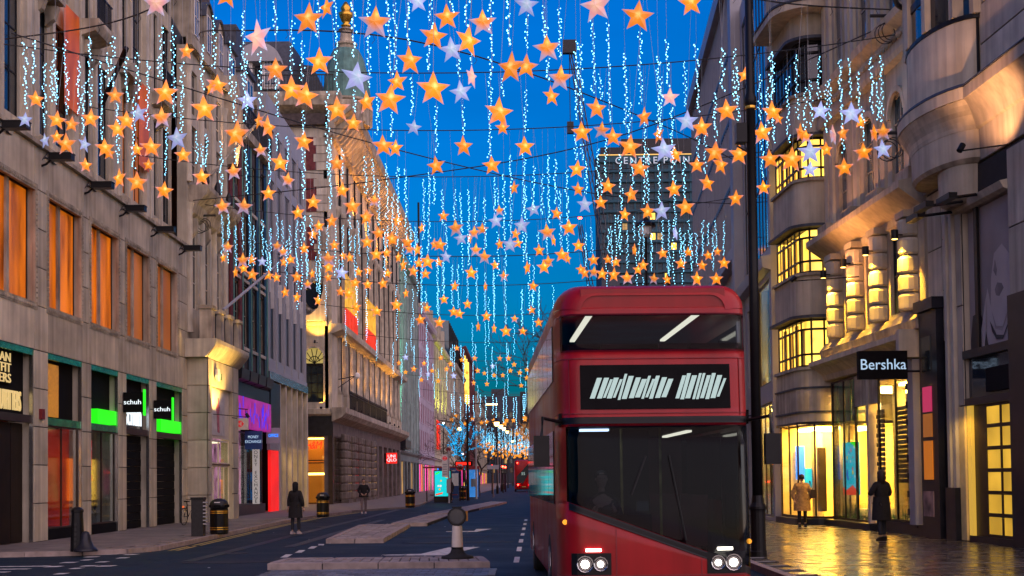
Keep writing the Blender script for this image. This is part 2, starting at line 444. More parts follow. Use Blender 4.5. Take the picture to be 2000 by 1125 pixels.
def text(name, s, size, m, parent, loc, rot=(R(90), 0, 0), depth=0.02, align='CENTER', sx=1.0, shear=0.0, space=1.0, line=0.9):
    cu = bpy.data.curves.new(name, 'FONT')
    cu.body = s; cu.size = size; cu.extrude = depth; cu.align_x = align; cu.align_y = 'CENTER'
    cu.shear = shear; cu.space_character = space; cu.space_line = line
    cu.resolution_u = 3
    t = bpy.data.objects.new('tmp', cu); COL.objects.link(t)
    me = bpy.data.meshes.new_from_object(t.evaluated_get(bpy.context.evaluated_depsgraph_get()))
    bpy.data.objects.remove(t); bpy.data.curves.remove(cu)
    me.materials.clear(); me.materials.append(M[m])
    return link(name, me, parent, loc, rot=rot, scale=(sx, 1, 1))

def wall(mb, x0, x1, z0, z1, holes=(), y=0.0, depth=0.3, m=0, rev=None):
    """a wall with real openings and reveals as one connected sheet; holes: x0,x1,z0,z1"""
    xs = sorted({x0, x1, *[min(max(h[i], x0), x1) for h in holes for i in (0, 1)]})
    zs = sorted({z0, z1, *[min(max(h[i], z0), z1) for h in holes for i in (2, 3)]})
    def solid(i, j):
        if i < 0 or j < 0 or i >= len(xs) - 1 or j >= len(zs) - 1: return False
        cx, cz = (xs[i] + xs[i + 1]) / 2, (zs[j] + zs[j + 1]) / 2
        return not any(h[0] < cx < h[1] and h[2] < cz < h[3] for h in holes)
    vi = {}; vs = []; fs = []; fr_ = []
    def V(i, j, b):
        k = (i, j, b)
        if k not in vi:
            vi[k] = len(vs); vs.append((xs[i], y + depth * b, zs[j]))
        return vi[k]
    for i in range(len(xs) - 1):
        for j in range(len(zs) - 1):
            if not solid(i, j): continue
            fs.append((V(i, j, 0), V(i + 1, j, 0), V(i + 1, j + 1, 0), V(i, j + 1, 0)))
            if not solid(i - 1, j): fr_.append((V(i, j, 0), V(i, j + 1, 0), V(i, j + 1, 1), V(i, j, 1)))
            if not solid(i + 1, j): fr_.append((V(i + 1, j, 0), V(i + 1, j, 1), V(i + 1, j + 1, 1), V(i + 1, j + 1, 0)))
            if not solid(i, j - 1): fr_.append((V(i, j, 0), V(i, j, 1), V(i + 1, j, 1), V(i + 1, j, 0)))
            if not solid(i, j + 1): fr_.append((V(i, j + 1, 0), V(i + 1, j + 1, 0), V(i + 1, j + 1, 1), V(i, j + 1, 1)))
    mb.add(vs, fs + fr_, m)
    if rev is not None:
        for k in range(len(fr_)): mb.m[-1 - k] = rev
    return mb

_wc = {}
def window(parent, x0, x1, z0, z1, y, nx=2, nz=2, fr=0.06, frame='black', glass='glass', fine=False, arch=False, bar=None, turn=0.0):
    """a window frame (part) with its panes (sub-parts), set at depth y"""
    w, h = round(x1 - x0, 3), round(z1 - z0, 3)
    key = (w, h, nx, nz, fr, frame, glass, fine, arch)
    if key not in _wc:
        b = bar or fr * 0.7
        vs = [0.0] + [w * i / nx for i in range(1, nx)] + [w]
        hs_ = [0.0] + [h * i / nz for i in range(1, nz)] + [h]
        holes, cells = [], []
        for i in range(nx):
            for j in range(nz):
                a0 = vs[i] + (fr if i == 0 else b / 2); a1 = vs[i + 1] - (fr if i == nx - 1 else b / 2)
                c0 = hs_[j] + (fr if j == 0 else b / 2); c1 = hs_[j + 1] - (fr if j == nz - 1 else b / 2)
                holes.append((a0, a1, c0, c1)); cells.append((a0, a1, c0, c1))
        f = wall(MB(), 0, w, 0, h, holes, 0.0, 0.05).mesh('window', frame)
        if fine:
            ps = [((a0, c0), MB().box(0, a1 - a0, 0.022, 0.034, 0, c1 - c0).mesh('pane', glass)) for a0, a1, c0, c1 in cells]
        else:
            ps = [((0, 0), MB().box(fr / 2, w - fr / 2, 0.022, 0.034, fr / 2, h - fr / 2).mesh('pane', glass))]
        _wc[key] = (f, ps)
    f, ps = _wc[key]
    q = Matrix.Rotation(turn, 3, 'Z') @ Vector((x0, y, z0))
    o = link('window', f, parent, q, turn)
    for (a, c), me in ps:
        link('pane', me, o, (a, 0, c))
    return o

_sl = {}
def slab(parent, x0, x1, z0, z1, y, m, name='stone_block', th=0.03, gap=0.022):
    """one facing stone, proud of the wall behind it, joint left open round it"""
    w, h = round(x1 - x0 - gap, 3), round(z1 - z0 - gap, 3)
    if w < 0.05 or h < 0.05: return
    k = (w, h, m, th)
    if k not in _sl:
        c = 0.006
        b = MB()
        b.add([(0, 0, 0), (w, 0, 0), (w, 0, h), (0, 0, h), (c, -th, c), (w - c, -th, c), (w - c, -th, h - c), (c, -th, h - c)],
              [(4, 5, 6, 7), (0, 1, 5, 4), (1, 2, 6, 5), (2, 3, 7, 6), (3, 0, 4, 7)])
        _sl[k] = b.mesh(name, m)
    return link(name, _sl[k], parent, (x0 + gap / 2, y, z0 + gap / 2))

def rows(parent, x0, x1, z0, z1, dz, dx, y, m, stagger=True, **k):
    n = max(1, round((z1 - z0) / dz)); hh = (z1 - z0) / n
    c = max(1, round((x1 - x0) / dx)); ww = (x1 - x0) / c
    for j in range(n):
        xs = [x0 + ww * i for i in range(c + 1)]
        if stagger and j % 2 and c > 1:
            xs = [x0] + [x0 + ww * (i + 0.5) for i in range(c)] + [x1]
        for a, b in zip(xs, xs[1:]):
            slab(parent, a, b, z0 + hh * j, z0 + hh * (j + 1), y, m, **k)

def spot(name, loc, target, power, col=WARM, size=60, blend=0.6, rad=0.05):
    l = bpy.data.lights.new(name, 'SPOT')
    l.energy = power * 0.45; l.color = col; l.spot_size = R(size); l.spot_blend = blend; l.shadow_soft_size = rad
    o = bpy.data.objects.new(name, l); COL.objects.link(o)
    o.location = loc
    o.rotation_euler = (Vector(target) - Vector(loc)).to_track_quat('-Z', 'Y').to_euler()
    SPOTS.append((name, Vector(loc), Vector(target)))
    return o
SPOTS = []

def to_world(root, p):
    return Matrix.Translation(root.location) @ Matrix.Rotation(root.rotation_euler.z, 4, 'Z') @ Vector(p)
# ------------------------------------------------------------------ ground
RZ = -0.12
road = MB().quad((-900, -200, RZ), (900, -200, RZ), (900, 2500, RZ), (-900, 2500, RZ)).build('road', 'asphalt')
road['kind'] = 'structure'

def inside(p, poly):
    c = False
    for (x0, y0), (x1, y1) in zip(poly, poly[1:] + poly[:1]):
        if (y0 > p[1]) != (y1 > p[1]) and p[0] < (x1 - x0) * (p[1] - y0) / (y1 - y0) + x0:
            c = not c
    return c

kerbL = [(-30, 31.9), (-14.5, 32.3), (-12.3, 32.8), (-11.0, 33.1), (-10.1, 33.7), (-9.65, 34.9), (-9.7, 38), (-9.8, 41), (-10.1, 50), (-10.3, 58), (-10.3, 64), (-9.7, 74), (-8.9, 78), (-7.4, 83),
         (-7.1, 90), (-7.4, 99), (-8.1, 118), (-7.7, 138), (-6.4, 153), (-5.4, 175), (-5.2, 260), (-5.2, 620)]
pavL = kerbL + [(-30, 620)]
pl = MB().plan(pavL, -0.35, -0.022).build('pavement', 'paving')
pl['kind'] = 'structure'
# rear part of the pavement as one smooth surface, near part laid in single slabs
far = [p for p in kerbL if p[1] >= 64] + [(-30, 620), (-30, 64)]
MB().plan(far, -0.0215, -0.004).build('paving_surface', 'paving', pl, kind='structure')

def kerbrun(parent, pts, L=0.9, w=0.16, top=0.004, until=70):
    n = 0
    for a, b in zip(pts, pts[1:]):
        a, b = Vector((*a, 0)), Vector((*b, 0))
        if a.y > until: break
        d = (b - a); k = max(1, round(d.length / L)); d.normalize()
        me = MB().box(0.004, (b - a).length / k - 0.004, -w / 2, w / 2, -0.3, top).mesh('kerb_stone', 'kerb')
        for i in range(k):
            p = a + (b - a) * (i / k)
            link('kerb_stone', me, parent, (p.x, p.y, 0), math.atan2(d.y, d.x)); n += 1
    return n
kerbrun(pl, [(-20, 32.15)] + kerbL[1:], L=1.0)

_sb = {}
def floor_slab(parent, x, y, w, d, z, m, tilt=0.0, name='paving_slab', th=0.02):
    k = (w, d, m, th)
    if k not in _sb:
        g, c = 0.006, 0.004
        b = MB()
        b.add([(g, g, -th), (w - g, g, -th), (w - g, d - g, -th), (g, d - g, -th), (g + c, g + c, 0), (w - g - c, g + c, 0), (w - g - c, d - g - c, 0), (g + c, d - g - c, 0)],
              [(4, 5, 6, 7), (0, 1, 5, 4), (1, 2, 6, 5), (2, 3, 7, 6), (3, 0, 4, 7)])
        _sb[k] = b.mesh(name, m)
    r = (random.uniform(-tilt, tilt), random.uniform(-tilt, tilt), 0)
    return link(name, _sb[k], parent, (x, y, z), rot=r)

n = 0
stuffb = MB()
for j in range(60):
    y = 33.0 + j * 0.62
    off = 0.45 if j % 2 else 0
    for i in range(9):
        x = -14.4 + off + i * 0.9 - 0.9
        cs = [(x, y), (x + .9, y), (x + .9, y + .62), (x, y + .62)]
        if y < 64 and all(inside((cx + 0.09 * (1 if cx > x else 0), cy), kerbL[:12] + [(-30, 74)]) for cx, cy in cs) and x > -15.2:
            if n < 235:
                floor_slab(pl, x, y, 0.9, 0.62, -0.001, 'paving', 0.002); n += 1
            else:
                stuffb.box(x + .006, x + .894, y + .006, y + .614, -0.02, -0.001)
stuffb.build('paving_slab', 'paving', pl, kind='stuff')

# right-hand pavement, wet
prx = 4.35
pr = MB().plan([(prx, -20), (30, -20), (30, 620), (prx, 620)], -0.35, -0.024).build('pavement', 'joint')
pr['kind'] = 'structure'
kerbrun(pr, [(prx, 12), (prx, 40)], L=1.0)
far2 = MB()
n = 0
for j in range(75):
    y = 17.5 + j * 0.6
    off = 0.38 if j % 2 else 0.0
    for i in range(9):
        x = prx + 0.1 + off + i * 0.76
        if x > 11.2: continue
        px = 1025 + 2600 * (x + 0.5) / y
        if y < 42 and px > 1440 and n < 300 and px < 2120:
            floor_slab(pr, x, y, 0.76, 0.6, 0.0, 'wetslab', 0.004); n += 1
        else:
            far2.box(x + .006, x + .754, y + .006, y + .594, -0.02, 0.0)
far2.build('paving_slab', 'wetslab', pr, kind='stuff')
MB().plan([(prx + .1, 62.5), (29, 62.5), (29, 600), (prx + .1, 600)], -0.02, 0.0).build('paving_surface', 'wetslab', pr, kind='structure')

# painted markings
def mark(poly, m='linewhite', name='road_marking'):
    MB().plan(poly, RZ + 0.004, RZ + 0.007).build(name, m, road)
for y0, y1 in ((28.2, 30.2), (32.6, 34.6), (37.0, 39.0), (41.5, 43.3), (46, 48.2), (51, 53), (56, 58)):
    x = -0.19 + (y0 - 30) * 0.008
    mark([(x - .06, y0), (x + .06, y0), (x + .075, y1), (x - .045, y1)])
for y0, y1 in ((31.1, 32.4), (33.1, 34.3), (35.05, 36.3), (36.8, 37.5)):
    mark([(-5.72, y0), (-5.56, y0), (-5.66, y1), (-5.82, y1)])
mark([(-2.7, 45.6), (-1.75, 45.6), (-1.75, 47.4), (-1.2, 47.4), (-1.65, 44.9), (-2.7, 45.2)])
mark([(-3.4, 31.4), (-1.9, 31.2), (-1.2, 34.8), (-2.0, 34.8), (-2.5, 31.9), (-3.4, 31.7)])
for px, py, w in ((179, 1088, 26), (214, 1083, 34), (240, 1090, 20), (256, 1083.5, 26), (135, 1099, 30), (105, 1107, 30), (150, 1110.5, 22), (175, 1105.5, 30), (207, 1106, 34), (170, 1094, 18), (120, 1121, 22), (200, 1098, 20)):
    p = at(px, py, 30); t = (RZ - CAM_H) / (p.z - CAM_H); X, Y = p.x * t, p.y * t
    a = w * Y / 2600 / 2
    mark([(X - a, Y - .16), (X + a * .8, Y - .12), (X + a, Y + .18), (X - a * .8, Y + .14)])
for yy in (27.1, 28.0, 28.9):
    mark([(-16, yy), (-10.55 + (yy - 27) * .1, yy - 0.05), (-10.5 + (yy - 27) * .1, yy + .12), (-16, yy + .17)])
for dx in (0.28, 0.48):
    pts = [(x + dx, y) for x, y in kerbL[5:12]]
    for a, b in zip(pts, pts[1:]):
        mark([a, (a[0] + .09, a[1]), (b[0] + .09, b[1]), b], 'lineyellow')
# repair patches in the asphalt
M['patch'] = mat('asphalt_patch', (0.022, 0.023, 0.026), 0.7, var=0.3, scale=2, bump=0.4, bscale=60)
for x, y, a, b in ((-6.6, 29.6, 1.1, .5), (-1.9, 37.5, 1.6, .5), (1.0, 60, 1.8, .7), (-2.5, 41, 1.4, .4)):
    mark([(x + a * math.cos(t * .52), y + b * math.sin(t * .52)) for t in range(12)], 'patch', 'asphalt_patch')

M['tyre'] = mat('tyre_worn_asphalt', (0.007, 0.016, 0.028), 0.45, var=.5, scale=1.5, bump=.2, bscale=80)
for x, y0, y1 in ((.55, 24, 75), (2.3, 24, 60), (-7.6, 30, 80), (-6.4, 36, 60)):
    pts = [(x + .03 * math.sin(k), y0 + (y1 - y0) * k / 12) for k in range(13)]
    for a, b in zip(pts, pts[1:]): mark([(a[0] - .16, a[1]), (a[0] + .16, a[1]), (b[0] + .16, b[1]), (b[0] - .16, b[1])], 'tyre', 'tyre_track')
for x, y in ((-7.2, 33.2), (-3.1, 31.5), (-7.9, 52), (1.4, 41)):
    mk = MB().lathe([(.30, RZ), (.30, RZ + .008), (.26, RZ + .009), (.25, RZ + .006), (.02, RZ + .007)], 18, (x, y)).build('manhole_cover', 'ironwork', road)
for y in (37, 46, 58):
    g = MB().box(-9.5, -9.1, y, y + .45, RZ + .002, RZ + .008)
    for k in range(5): g.box(-9.48, -9.12, y + .04 + k * .085, y + .07 + k * .085, RZ + .008, RZ + .014)
    g.build('drain_grate', 'ironwork', road, kind='stuff')
random.seed(23)
for k in range(26):
    x, y, a = random.uniform(-9, 3.6), random.uniform(25, 60), random.uniform(.02, .05)
    MB().plan([(x + a * math.cos(t * 1.3) * random.uniform(.6, 1.2), y + 2 * a * math.sin(t * 1.3)) for t in range(5)], RZ + .007, RZ + .011).build('litter_scrap', 'linewhite', road)
# crossing setts in front of the near island
for j in range(9):
    for i in range(15):
        floor_slab(road, -5.05 + i * 0.29 + (0.14 if j % 2 else 0), 24.3 + j * 0.235, 0.29, 0.235, RZ + 0.022, 'sett', 0.004, 'sett', 0.02)

# traffic islands in the middle of the road
def island(label, poly, nx, ny, cat='traffic island', top=0.02, inset=0.2):
    """poly: near-left, near-right, far-right, far-left in world x,y"""
    c = Vector((sum(p[0] for p in poly) / 4, sum(p[1] for p in poly) / 4))
    t = thing('traffic_island', label, cat, (c.x, c.y, RZ), group='traffic islands along the road centre')
    q = [Vector(p) - c for p in poly]
    h = top - RZ
    def bil(u, v):
        return q[0] * (1 - u) * (1 - v) + q[1] * u * (1 - v) + q[2] * u * v + q[3] * (1 - u) * v
    MB().plan([(p.x * .985, p.y * .985) for p in q], 0.0, h - 0.03).build('island_bed', 'joint', t)
    W_ = (q[1] - q[0]).length; D_ = (q[3] - q[0]).length
    iu, iv = inset / W_, inset / D_
    def stone(u0, u1, v0, v1, name, m, g=0.011, hh=h):
        a, b, c_, d = bil(u0, v0), bil(u1, v0), bil(u1, v1), bil(u0, v1)
        cc = (a + b + c_ + d) / 4
        P = [cc + (p - cc) * (1 - g * 2 / max(0.2, (b - a).length)) for p in (a, b, c_, d)]
        P2 = [cc + (p - cc) * 0.93 for p in P]
        z0 = hh - 0.05 if name == 'paver' else 0.0
        MB().add([(p.x, p.y, z0) for p in P] + [(p.x, p.y, hh - .012) for p in P] + [(p.x, p.y, hh) for p in P2],
                 [(0, 1, 5, 4), (1, 2, 6, 5), (2, 3, 7, 6), (3, 0, 4, 7), (4, 5, 9, 8), (5, 6, 10, 9), (6, 7, 11, 10), (7, 4, 8, 11), (8, 9, 10, 11)]).build(name, m, t)
    kx, ky = max(2, round(W_ / 1.1)), max(2, round(D_ / 1.1))
    for i in range(kx):
        stone(i / kx, (i + 1) / kx, 0, iv, 'kerb_stone', 'kerb'); stone(i / kx, (i + 1) / kx, 1 - iv, 1, 'kerb_stone', 'kerb')
    for j in range(ky):
        v0, v1 = iv + (1 - 2 * iv) * j / ky, iv + (1 - 2 * iv) * (j + 1) / ky
        stone(0, iu, v0, v1, 'kerb_stone', 'kerb'); stone(1 - iu, 1, v0, v1, 'kerb_stone', 'kerb')
    for i in range(nx):
        for j in range(ny):
            stone(iu + (1 - 2 * iu) * i / nx, iu + (1 - 2 * iu) * (i + 1) / nx, iv + (1 - 2 * iv) * j / ny, iv + (1 - 2 * iv) * (j + 1) / ny, 'paver', 'paver', hh=h - .006)
    return t
island('nearest paved traffic island carrying the white beacon post', [(-5.2, 26.8), (-.70, 26.5), (-.9, 28.4), (-5.15, 28.6)], 20, 4)
island('second paved island just beyond the beacon, long and sloping away', [(-5.67, 37.8), (-4.0, 37.7), (-4.3, 50.0), (-6.2, 49.7)], 4, 20)
island('third paved island, middle of the row', [(-5.14, 51.0), (-3.75, 51.0), (-3.5, 63.0), (-4.8, 63.5)], 3, 16)
island('farthest paved island, narrowing towards the parked red bus', [(-4.78, 65.0), (-3.4, 64.8), (-1.3, 96), (-2.5, 97.5)], 3, 24)
# ------------------------------------------------------------------ left-hand buildings (local x runs up the street, -y faces the street)
XL = -14.11
def left(name, label, y0, x=XL):
    return thing(name, label, 'building', (x, y0, 0), R(90))

# ---- 1. long stone block with the clothing store and the shoe shop
b1 = left('stone_store_building', 'long plain stone block at left with orange-lit first-floor windows and shoe shop below', 30.0)
L1 = 25.68
G = [(1.0, 8.24), (9.34, 12.43), (13.28, 16.22), (17.11, 20.06), (20.97, 24.85)]
U = [(5.2, 8.3), (9.34, 12.3), (13.2, 16.2), (17.1, 20.0), (21.05, 24.0)]
U0 = [(1.1, 4.2)]
holes = [(a, b, 0.0, 5.55) for a, b in G] + [(a, b, 6.85, 10.25) for a, b in U0 + U]
wall(MB(), 0, L1, 0, 11.5, holes, 0, 0.75, rev=1).build('wall', ['joint', 'stone'], b1)
box('building_core', b1, 0, L1, 3.2, 14, 0, 24, 'stone2')
box('building_core', b1, 0, L1, 0.76, 3.19, 10.4, 11.45, 'stone2')
box('first_floor_slab', b1, 0, L1, 0.76, 3.19, 5.6, 6.8, 'blackmat')
# facing stones
for a, b in ((0, 1.0), (8.24, 9.34), (12.43, 13.28), (16.22, 17.11), (20.06, 20.97), (24.85, L1)):
    rows(b1, a, b, 0.0, 5.55, 1.12, 2.0, 0, 'stone')
xs = [0, 1.0, 4.6, 8.24, 9.34, 12.43, 13.28, 16.22, 17.11, 20.06, 20.97, 24.85, L1]
for a, b in zip(xs, xs[1:]):
    slab(b1, a, b, 5.55, 6.85, 0, 'stone')
    slab(b1, a, b, 10.25, 11.5, 0, 'stone')
us = [0, 1.1, 4.2, 5.2, 8.3, 9.34, 12.3, 13.2, 16.2, 17.1, 20.0, 21.05, 24.0, L1]
for k in range(0, len(us) - 1, 2):
    rows(b1, us[k], us[k + 1], 6.85, 10.25, 1.14, 2.0, 0, 'stone')
box('ledge_coping', b1, -0.1, L1 + .02, -0.16, 0.9, 11.5, 11.62, 'stone2')
# first-floor windows: beaded frame, deep reveal, lit blinds behind a stone mullion
for k, (a, b) in enumerate(U0 + U):
    fm = wall(MB(), a - .14, b + .14, 6.72, 10.38, [(a + .04, b - .04, 6.92, 10.18)], -0.05, 0.10).build('window_surround', 'stone2', b1)
    bd = MB()
    nb = 22
    for i in range(nb):
        t = 6.9 + (10.2 - 6.9) * (i + .5) / nb
        for xx in (a - .06, b + .06): bd.box(xx - .035, xx + .035, -0.075, -0.048, t - .045, t + .045)
    for i in range(20):
        t = a + (b - a) * (i + .5) / 20
        for zz in (10.28, 6.82): bd.box(t - .045, t + .045, -0.075, -0.048, zz - .035, zz + .035)
    bd.build('beading', 'stone2', fm, kind='stuff')
    m = ['litblind', 'litblind', 'litblind', 'litblind', 'litblind2', 'litblind2'][k]
    w = window(b1, a, b, 6.85, 10.25, 0.2, 2, 1, 0.07, 'bronze', m, fine=True)
    MB().box(a + (b - a) * .5 + .05, b - .06, .205, .216, 6.92, 10.18).build('blind', 'litblind3', w)
    for t in (0.46,):
        MB().box(a + (b - a) * t - .10, a + (b - a) * t + .10, 0.12, 0.19, 6.85, 10.25).build('mullion', 'stone2', b1)
# setback upper storeys: giant pilasters, windows with little balconies
uh = []
for k in range(6):
    a = 1.6 + k * 4.15
    for w0 in (a, a + 1.9):
        uh += [(w0, w0 + 1.15, 12.4, 16.3), (w0, w0 + 1.15, 17.3, 20.6), (w0, w0 + 1.15, 21.3, 23.4)]
wall(MB(), 0, L1, 11.62, 24.5, uh, 0.62, 0.35).build('upper_wall', 'stone', b1)
lit = {0, 3, 13, 24, 27}
for i, h in enumerate(uh):
    window(b1, h[0], h[1], h[2], h[3], 0.70, 2, 3, 0.06, 'black', 'litblind2' if i in lit else 'glass')
for k in range(7):
    for dx in (-0.32, 0.28):
        x = 1.25 + k * 4.15 - 0.25 + dx
        if 0 < x < L1 - .4:
            MB().box(x, x + .42, 0.46, 0.62, 11.62, 23.6).build('pilaster', 'stonelt', b1)
    MB().box(3.05 + k * 4.15, 3.3 + k * 4.15, 0.54, 0.62, 11.62, 23.6).build('pilaster', 'stonelt', b1) if 3.3 + k * 4.15 < L1 else None
box('cornice', b1, -0.1, L1, -0.2, 0.7, 23.6, 24.3, 'stone2')
for k in range(1, 6):
    x = 1.45 + k * 4.15
    if k % 2:
        b = MB().extr([(0.62, 16.55), (0.0, 16.75), (-.12, 17.0), (-.12, 17.15), (0.62, 17.15)], x - .1, x + 1.5).build('balcony', 'stone2', b1)
        rl = MB()
        for i in range(12): rl.box(x - .06 + i * .13, x - .035 + i * .13, -.08, -.05, 17.15, 18.0)
        rl.box(x - .1, x + 1.5, -.09, -.04, 18.0, 18.05).build('railing', 'ironwork', b)
    else:
        MB().prism([(x - .15, 16.6), (x + 1.5, 16.6), (x + 1.5, 16.8), (x + .68, 17.2), (x - .15, 16.8)], 0.1, 0.62).build('pediment', 'stone2', b1)
    for xx in (x + .1, x + 1.1):
        MB().extr([(0.62, 15.9), (0.35, 16.1), (0.22, 16.5), (0.62, 16.5)], xx, xx + .25).build('bracket', 'stone2', b1)
# small drums and pedestals on the ledge
for k in range(6):
    MB().box(0.9 + k * 4.15, 1.5 + k * 4.15, 0.1, 0.6, 11.62, 12.0).build('pedestal', 'stone2', b1)
# ground floor
for k, (a, b) in enumerate(G):
    box('polished_strip', b1, a, b, 0.0, 0.10, 5.38, 5.55, 'greenmetal')
    box('transom', b1, a, b, 0.02, 0.16, 3.42, 3.64, 'greenmetal' if k in (1, 2) else 'bronze')
    for x in (a, b - .05): box('door_jamb', b1, x, x + .05, 0.0, 0.10, 0, 5.38, 'steel')
    box('fascia_panel', b1, a, b, 0.3, 0.36, 3.6, 5.5, 'blackmat')
    if k in (1, 2): box('stall_riser', b1, a, b, 0.05, 0.5, 0, 0.32, 'blackmat')
# bay 1: clothing store
text('sign_letters', 'URBAN OUTFITTERS', 0.80, 'litgold', b1, (8.02, 0.28, 4.0), sx=0.40, depth=0.02, align='RIGHT')
pst = box('sign_board', b1, 4.6, 7.15, 0.2, 0.28, 4.47, 5.34, 'blackmat')
for i, s in enumerate(('URBAN', 'OUTFIT', 'TERS')):
    text('sign_letters', s, 0.36, 'litgold', b1, (7.05, 0.185, 5.18 - i * 0.29), align='RIGHT', sx=1.55, depth=0.012)
for i in range(8):
    box('shutter_panel', b1, 1.05 + i * .89, 1.05 + i * .89 + .86, 0.28, 0.34, 0.02, 3.4, 'shutter')
# bay 2: window with tinsel above and warm red display below
a, b = G[1]
MB().box(a + .08, a + 1.6, 0.22, 0.28, 3.7, 5.3).build('tinsel_curtain', 'tinsel', b1)
MB().box(a, b, 2.4, 2.5, 0.3, 3.4).box(a - .0, a + .05, 0.4, 2.4, .3, 3.4).box(b - .05, b, .4, 2.4, .3, 3.4).build('display_wall', 'reddim', b1)
box('display_floor', b1, a, b, 0.4, 2.45, 0.26, 0.32, 'blackmat')
for i, x in enumerate((.12, .42, .95, 1.25)):
    MB().tube([(a + x, 0.9 + .1 * i, .32), (a + x, 0.9 + .1 * i, 2.7)], .045, 8).build('display_pole', glow('display_tube%d' % i, (1.0, .45, .02), 3.4 - .6 * i, var=.5, scale=5), b1)
for i, z in enumerate((.55, .9, 2.45, 2.72)):
    box('display_rail', b1, a + .1, a + 1.3, .98, 1.04, z, z + .07, M['display_tube1'] if 'display_tube1' in M else bpy.data.materials['display_tube1'])
bn = box('sale_banner', b1, a + .72, a + 1.5, .72, .75, 1.25, 2.4, 'redcloth')
text('lettering', '75%', .55, 'cream', bn, (a + 1.1, .71, 1.75), rot=(R(90), R(0), 0), depth=.005)
window(b1, a + .05, b - .05, .32, 3.42, .1, 2, 1, .05, 'bronze', 'shopglass', fine=True)
box('alarm_box', b1, 8.6, 8.85, -.12, -.03, 3.55, 3.85, 'redcloth')
def mannequin(x, y, z, m):
    t = MB().lathe([(.10, z), (.08, z + .5), (.15, z + .82), (.13, z + .98), (.18, z + 1.2), (.17, z + 1.38), (.06, z + 1.46), (.05, z + 1.52), (.09, z + 1.6), (.08, z + 1.72), (.02, z + 1.76)], 12, (x, y)).build('mannequin', m, b1, smooth=True)
    for s_ in (-1, 1): MB().tube([(x + s_ * .18, y, z + 1.36), (x + s_ * .25, y - .02, z + 1.08), (x + s_ * .2, y - .1, z + .84)], .04, 6).build('mannequin_arm', m, t)
for x, m in ((a + .95, 'coattan'), (a + 1.75, 'coatblack'), (a + 2.4, 'redcloth')): mannequin(x, 1.3, .33, m)
for x in (a + .5, a + 1.9): MB().box(x, x + .5, 1.9, 2.2, .33, 1.5).build('display_shelf', 'wood', b1)
# bay 3: shoe shop window
a, b = G[2]
MB().box(a, b, 1.0, 1.1, .3, 3.4).build('display_wall', mat('grey_window_film', (.20, .21, .25), .5, var=.6, scale=.8), b1)
for q in range(4): MB().box(a + .9, b - .2, .75, .95, .6 + .55 * q, .64 + .55 * q).build('shoe_shelf', 'panelgrey', b1)
for q in range(20): MB().box(a + 1.0 + (q % 5) * .36, a + 1.22 + (q % 5) * .36, .72, .9, .64 + .55 * (q // 5), .75 + .55 * (q // 5)).build('shoe', ['white', 'coatblack', 'redcloth', 'coattan'][q % 4], b1)
window(b1, a + .05, b - .05, .32, 3.42, .1, 2, 1, .05, 'bronze', 'shopglass', fine=True)
po = box('sale_poster', b1, a + .1, a + .75, .2, .23, 1.75, 3.1, glow('red_poster', (1.0, .012, .01), .75))
text('lettering', 'sale', .42, 'litwhite', po, (a + .43, .195, 2.65), rot=(R(90), R(-55), 0), depth=.004)
MB().box(a + .1, a + .75, .185, .198, 1.95, 2.1).build('poster_stripe', glow('yellow_stripe', (1, .6, 0), .8), po)
st = MB().prism([(a + 1.0 + .26 * math.cos(t * R(15)), 1.05 + .36 * math.sin(t * R(15))) for t in range(24)], .19, .21).build('round_sticker', 'lineyellow', b1)
st2 = MB().prism([(a + 1.0 + .19 * math.cos(t * R(15)), 1.05 + .27 * math.sin(t * R(15))) for t in range(24)], .18, .19).build('sticker_centre', 'blackmat', st)
text('lettering', 'BER', .16, 'lineyellow', st, (a + 1.0, .176, 1.05), depth=.003)
# bays 4, 5: dark shutters
for k in (3, 4):
    a, b = G[k]
    for i in range(12): MB().box(a + .05, b - .05, .3 + (i % 2) * .012, .36, .02 + i * .283, .295 + i * .283).build('shutter_slat', 'blackmat', b1)
for k in (2, 4):
    a, b = G[k]
    box('green_lightbox', b1, a + .85, b - .08, .04, .3, 3.68, 4.15, 'litgreen')
a, b = G[3]
box('sign_backing', b1, a + .3, b - .1, .22, .28, 3.66, 4.5, 'lens')
text('sign_letters', 'schuh', 1.15, 'litwhite', b1, (a + 1.5, .18, 4.12), sx=.8, depth=.02)
def blade(name, label, x, y0, y1, z0, z1, s, size, edge):
    """a blade sign that sticks out over the pavement and faces down the street"""
    t = thing(name, label, 'sign', to_world(b1, (x, 0, z0)), 0)
    w = y1 - y0
    box('sign_box', t, .06, .06 + w, -.09, .09, 0, z1 - z0, 'blackmat')
    box('bracket', t, -.0, .06, -.04, .04, (z1 - z0) * .3, (z1 - z0) * .7, 'steel')
    box('lit_edge', t, .06 + w, .10 + w, -.10, .10, -.12, z1 - z0 + .1, 'litgreen')
    text('sign_letters', s, size, 'litwhite', t, (.06 + w / 2 - .02, -.1, (z1 - z0) * .5), depth=.008, sx=1.15)
    return t
blade('blade_sign', 'black shoe shop blade sign overlapping the large white letters behind it', 16.7, 0.0, .70, 4.15, 4.85, 'schuh', .235, 1)
blade('blade_sign', 'black shoe shop blade sign nearest the bank porch', 20.55, 0.0, .68, 4.1, 4.8, 'schuh', .235, 1)
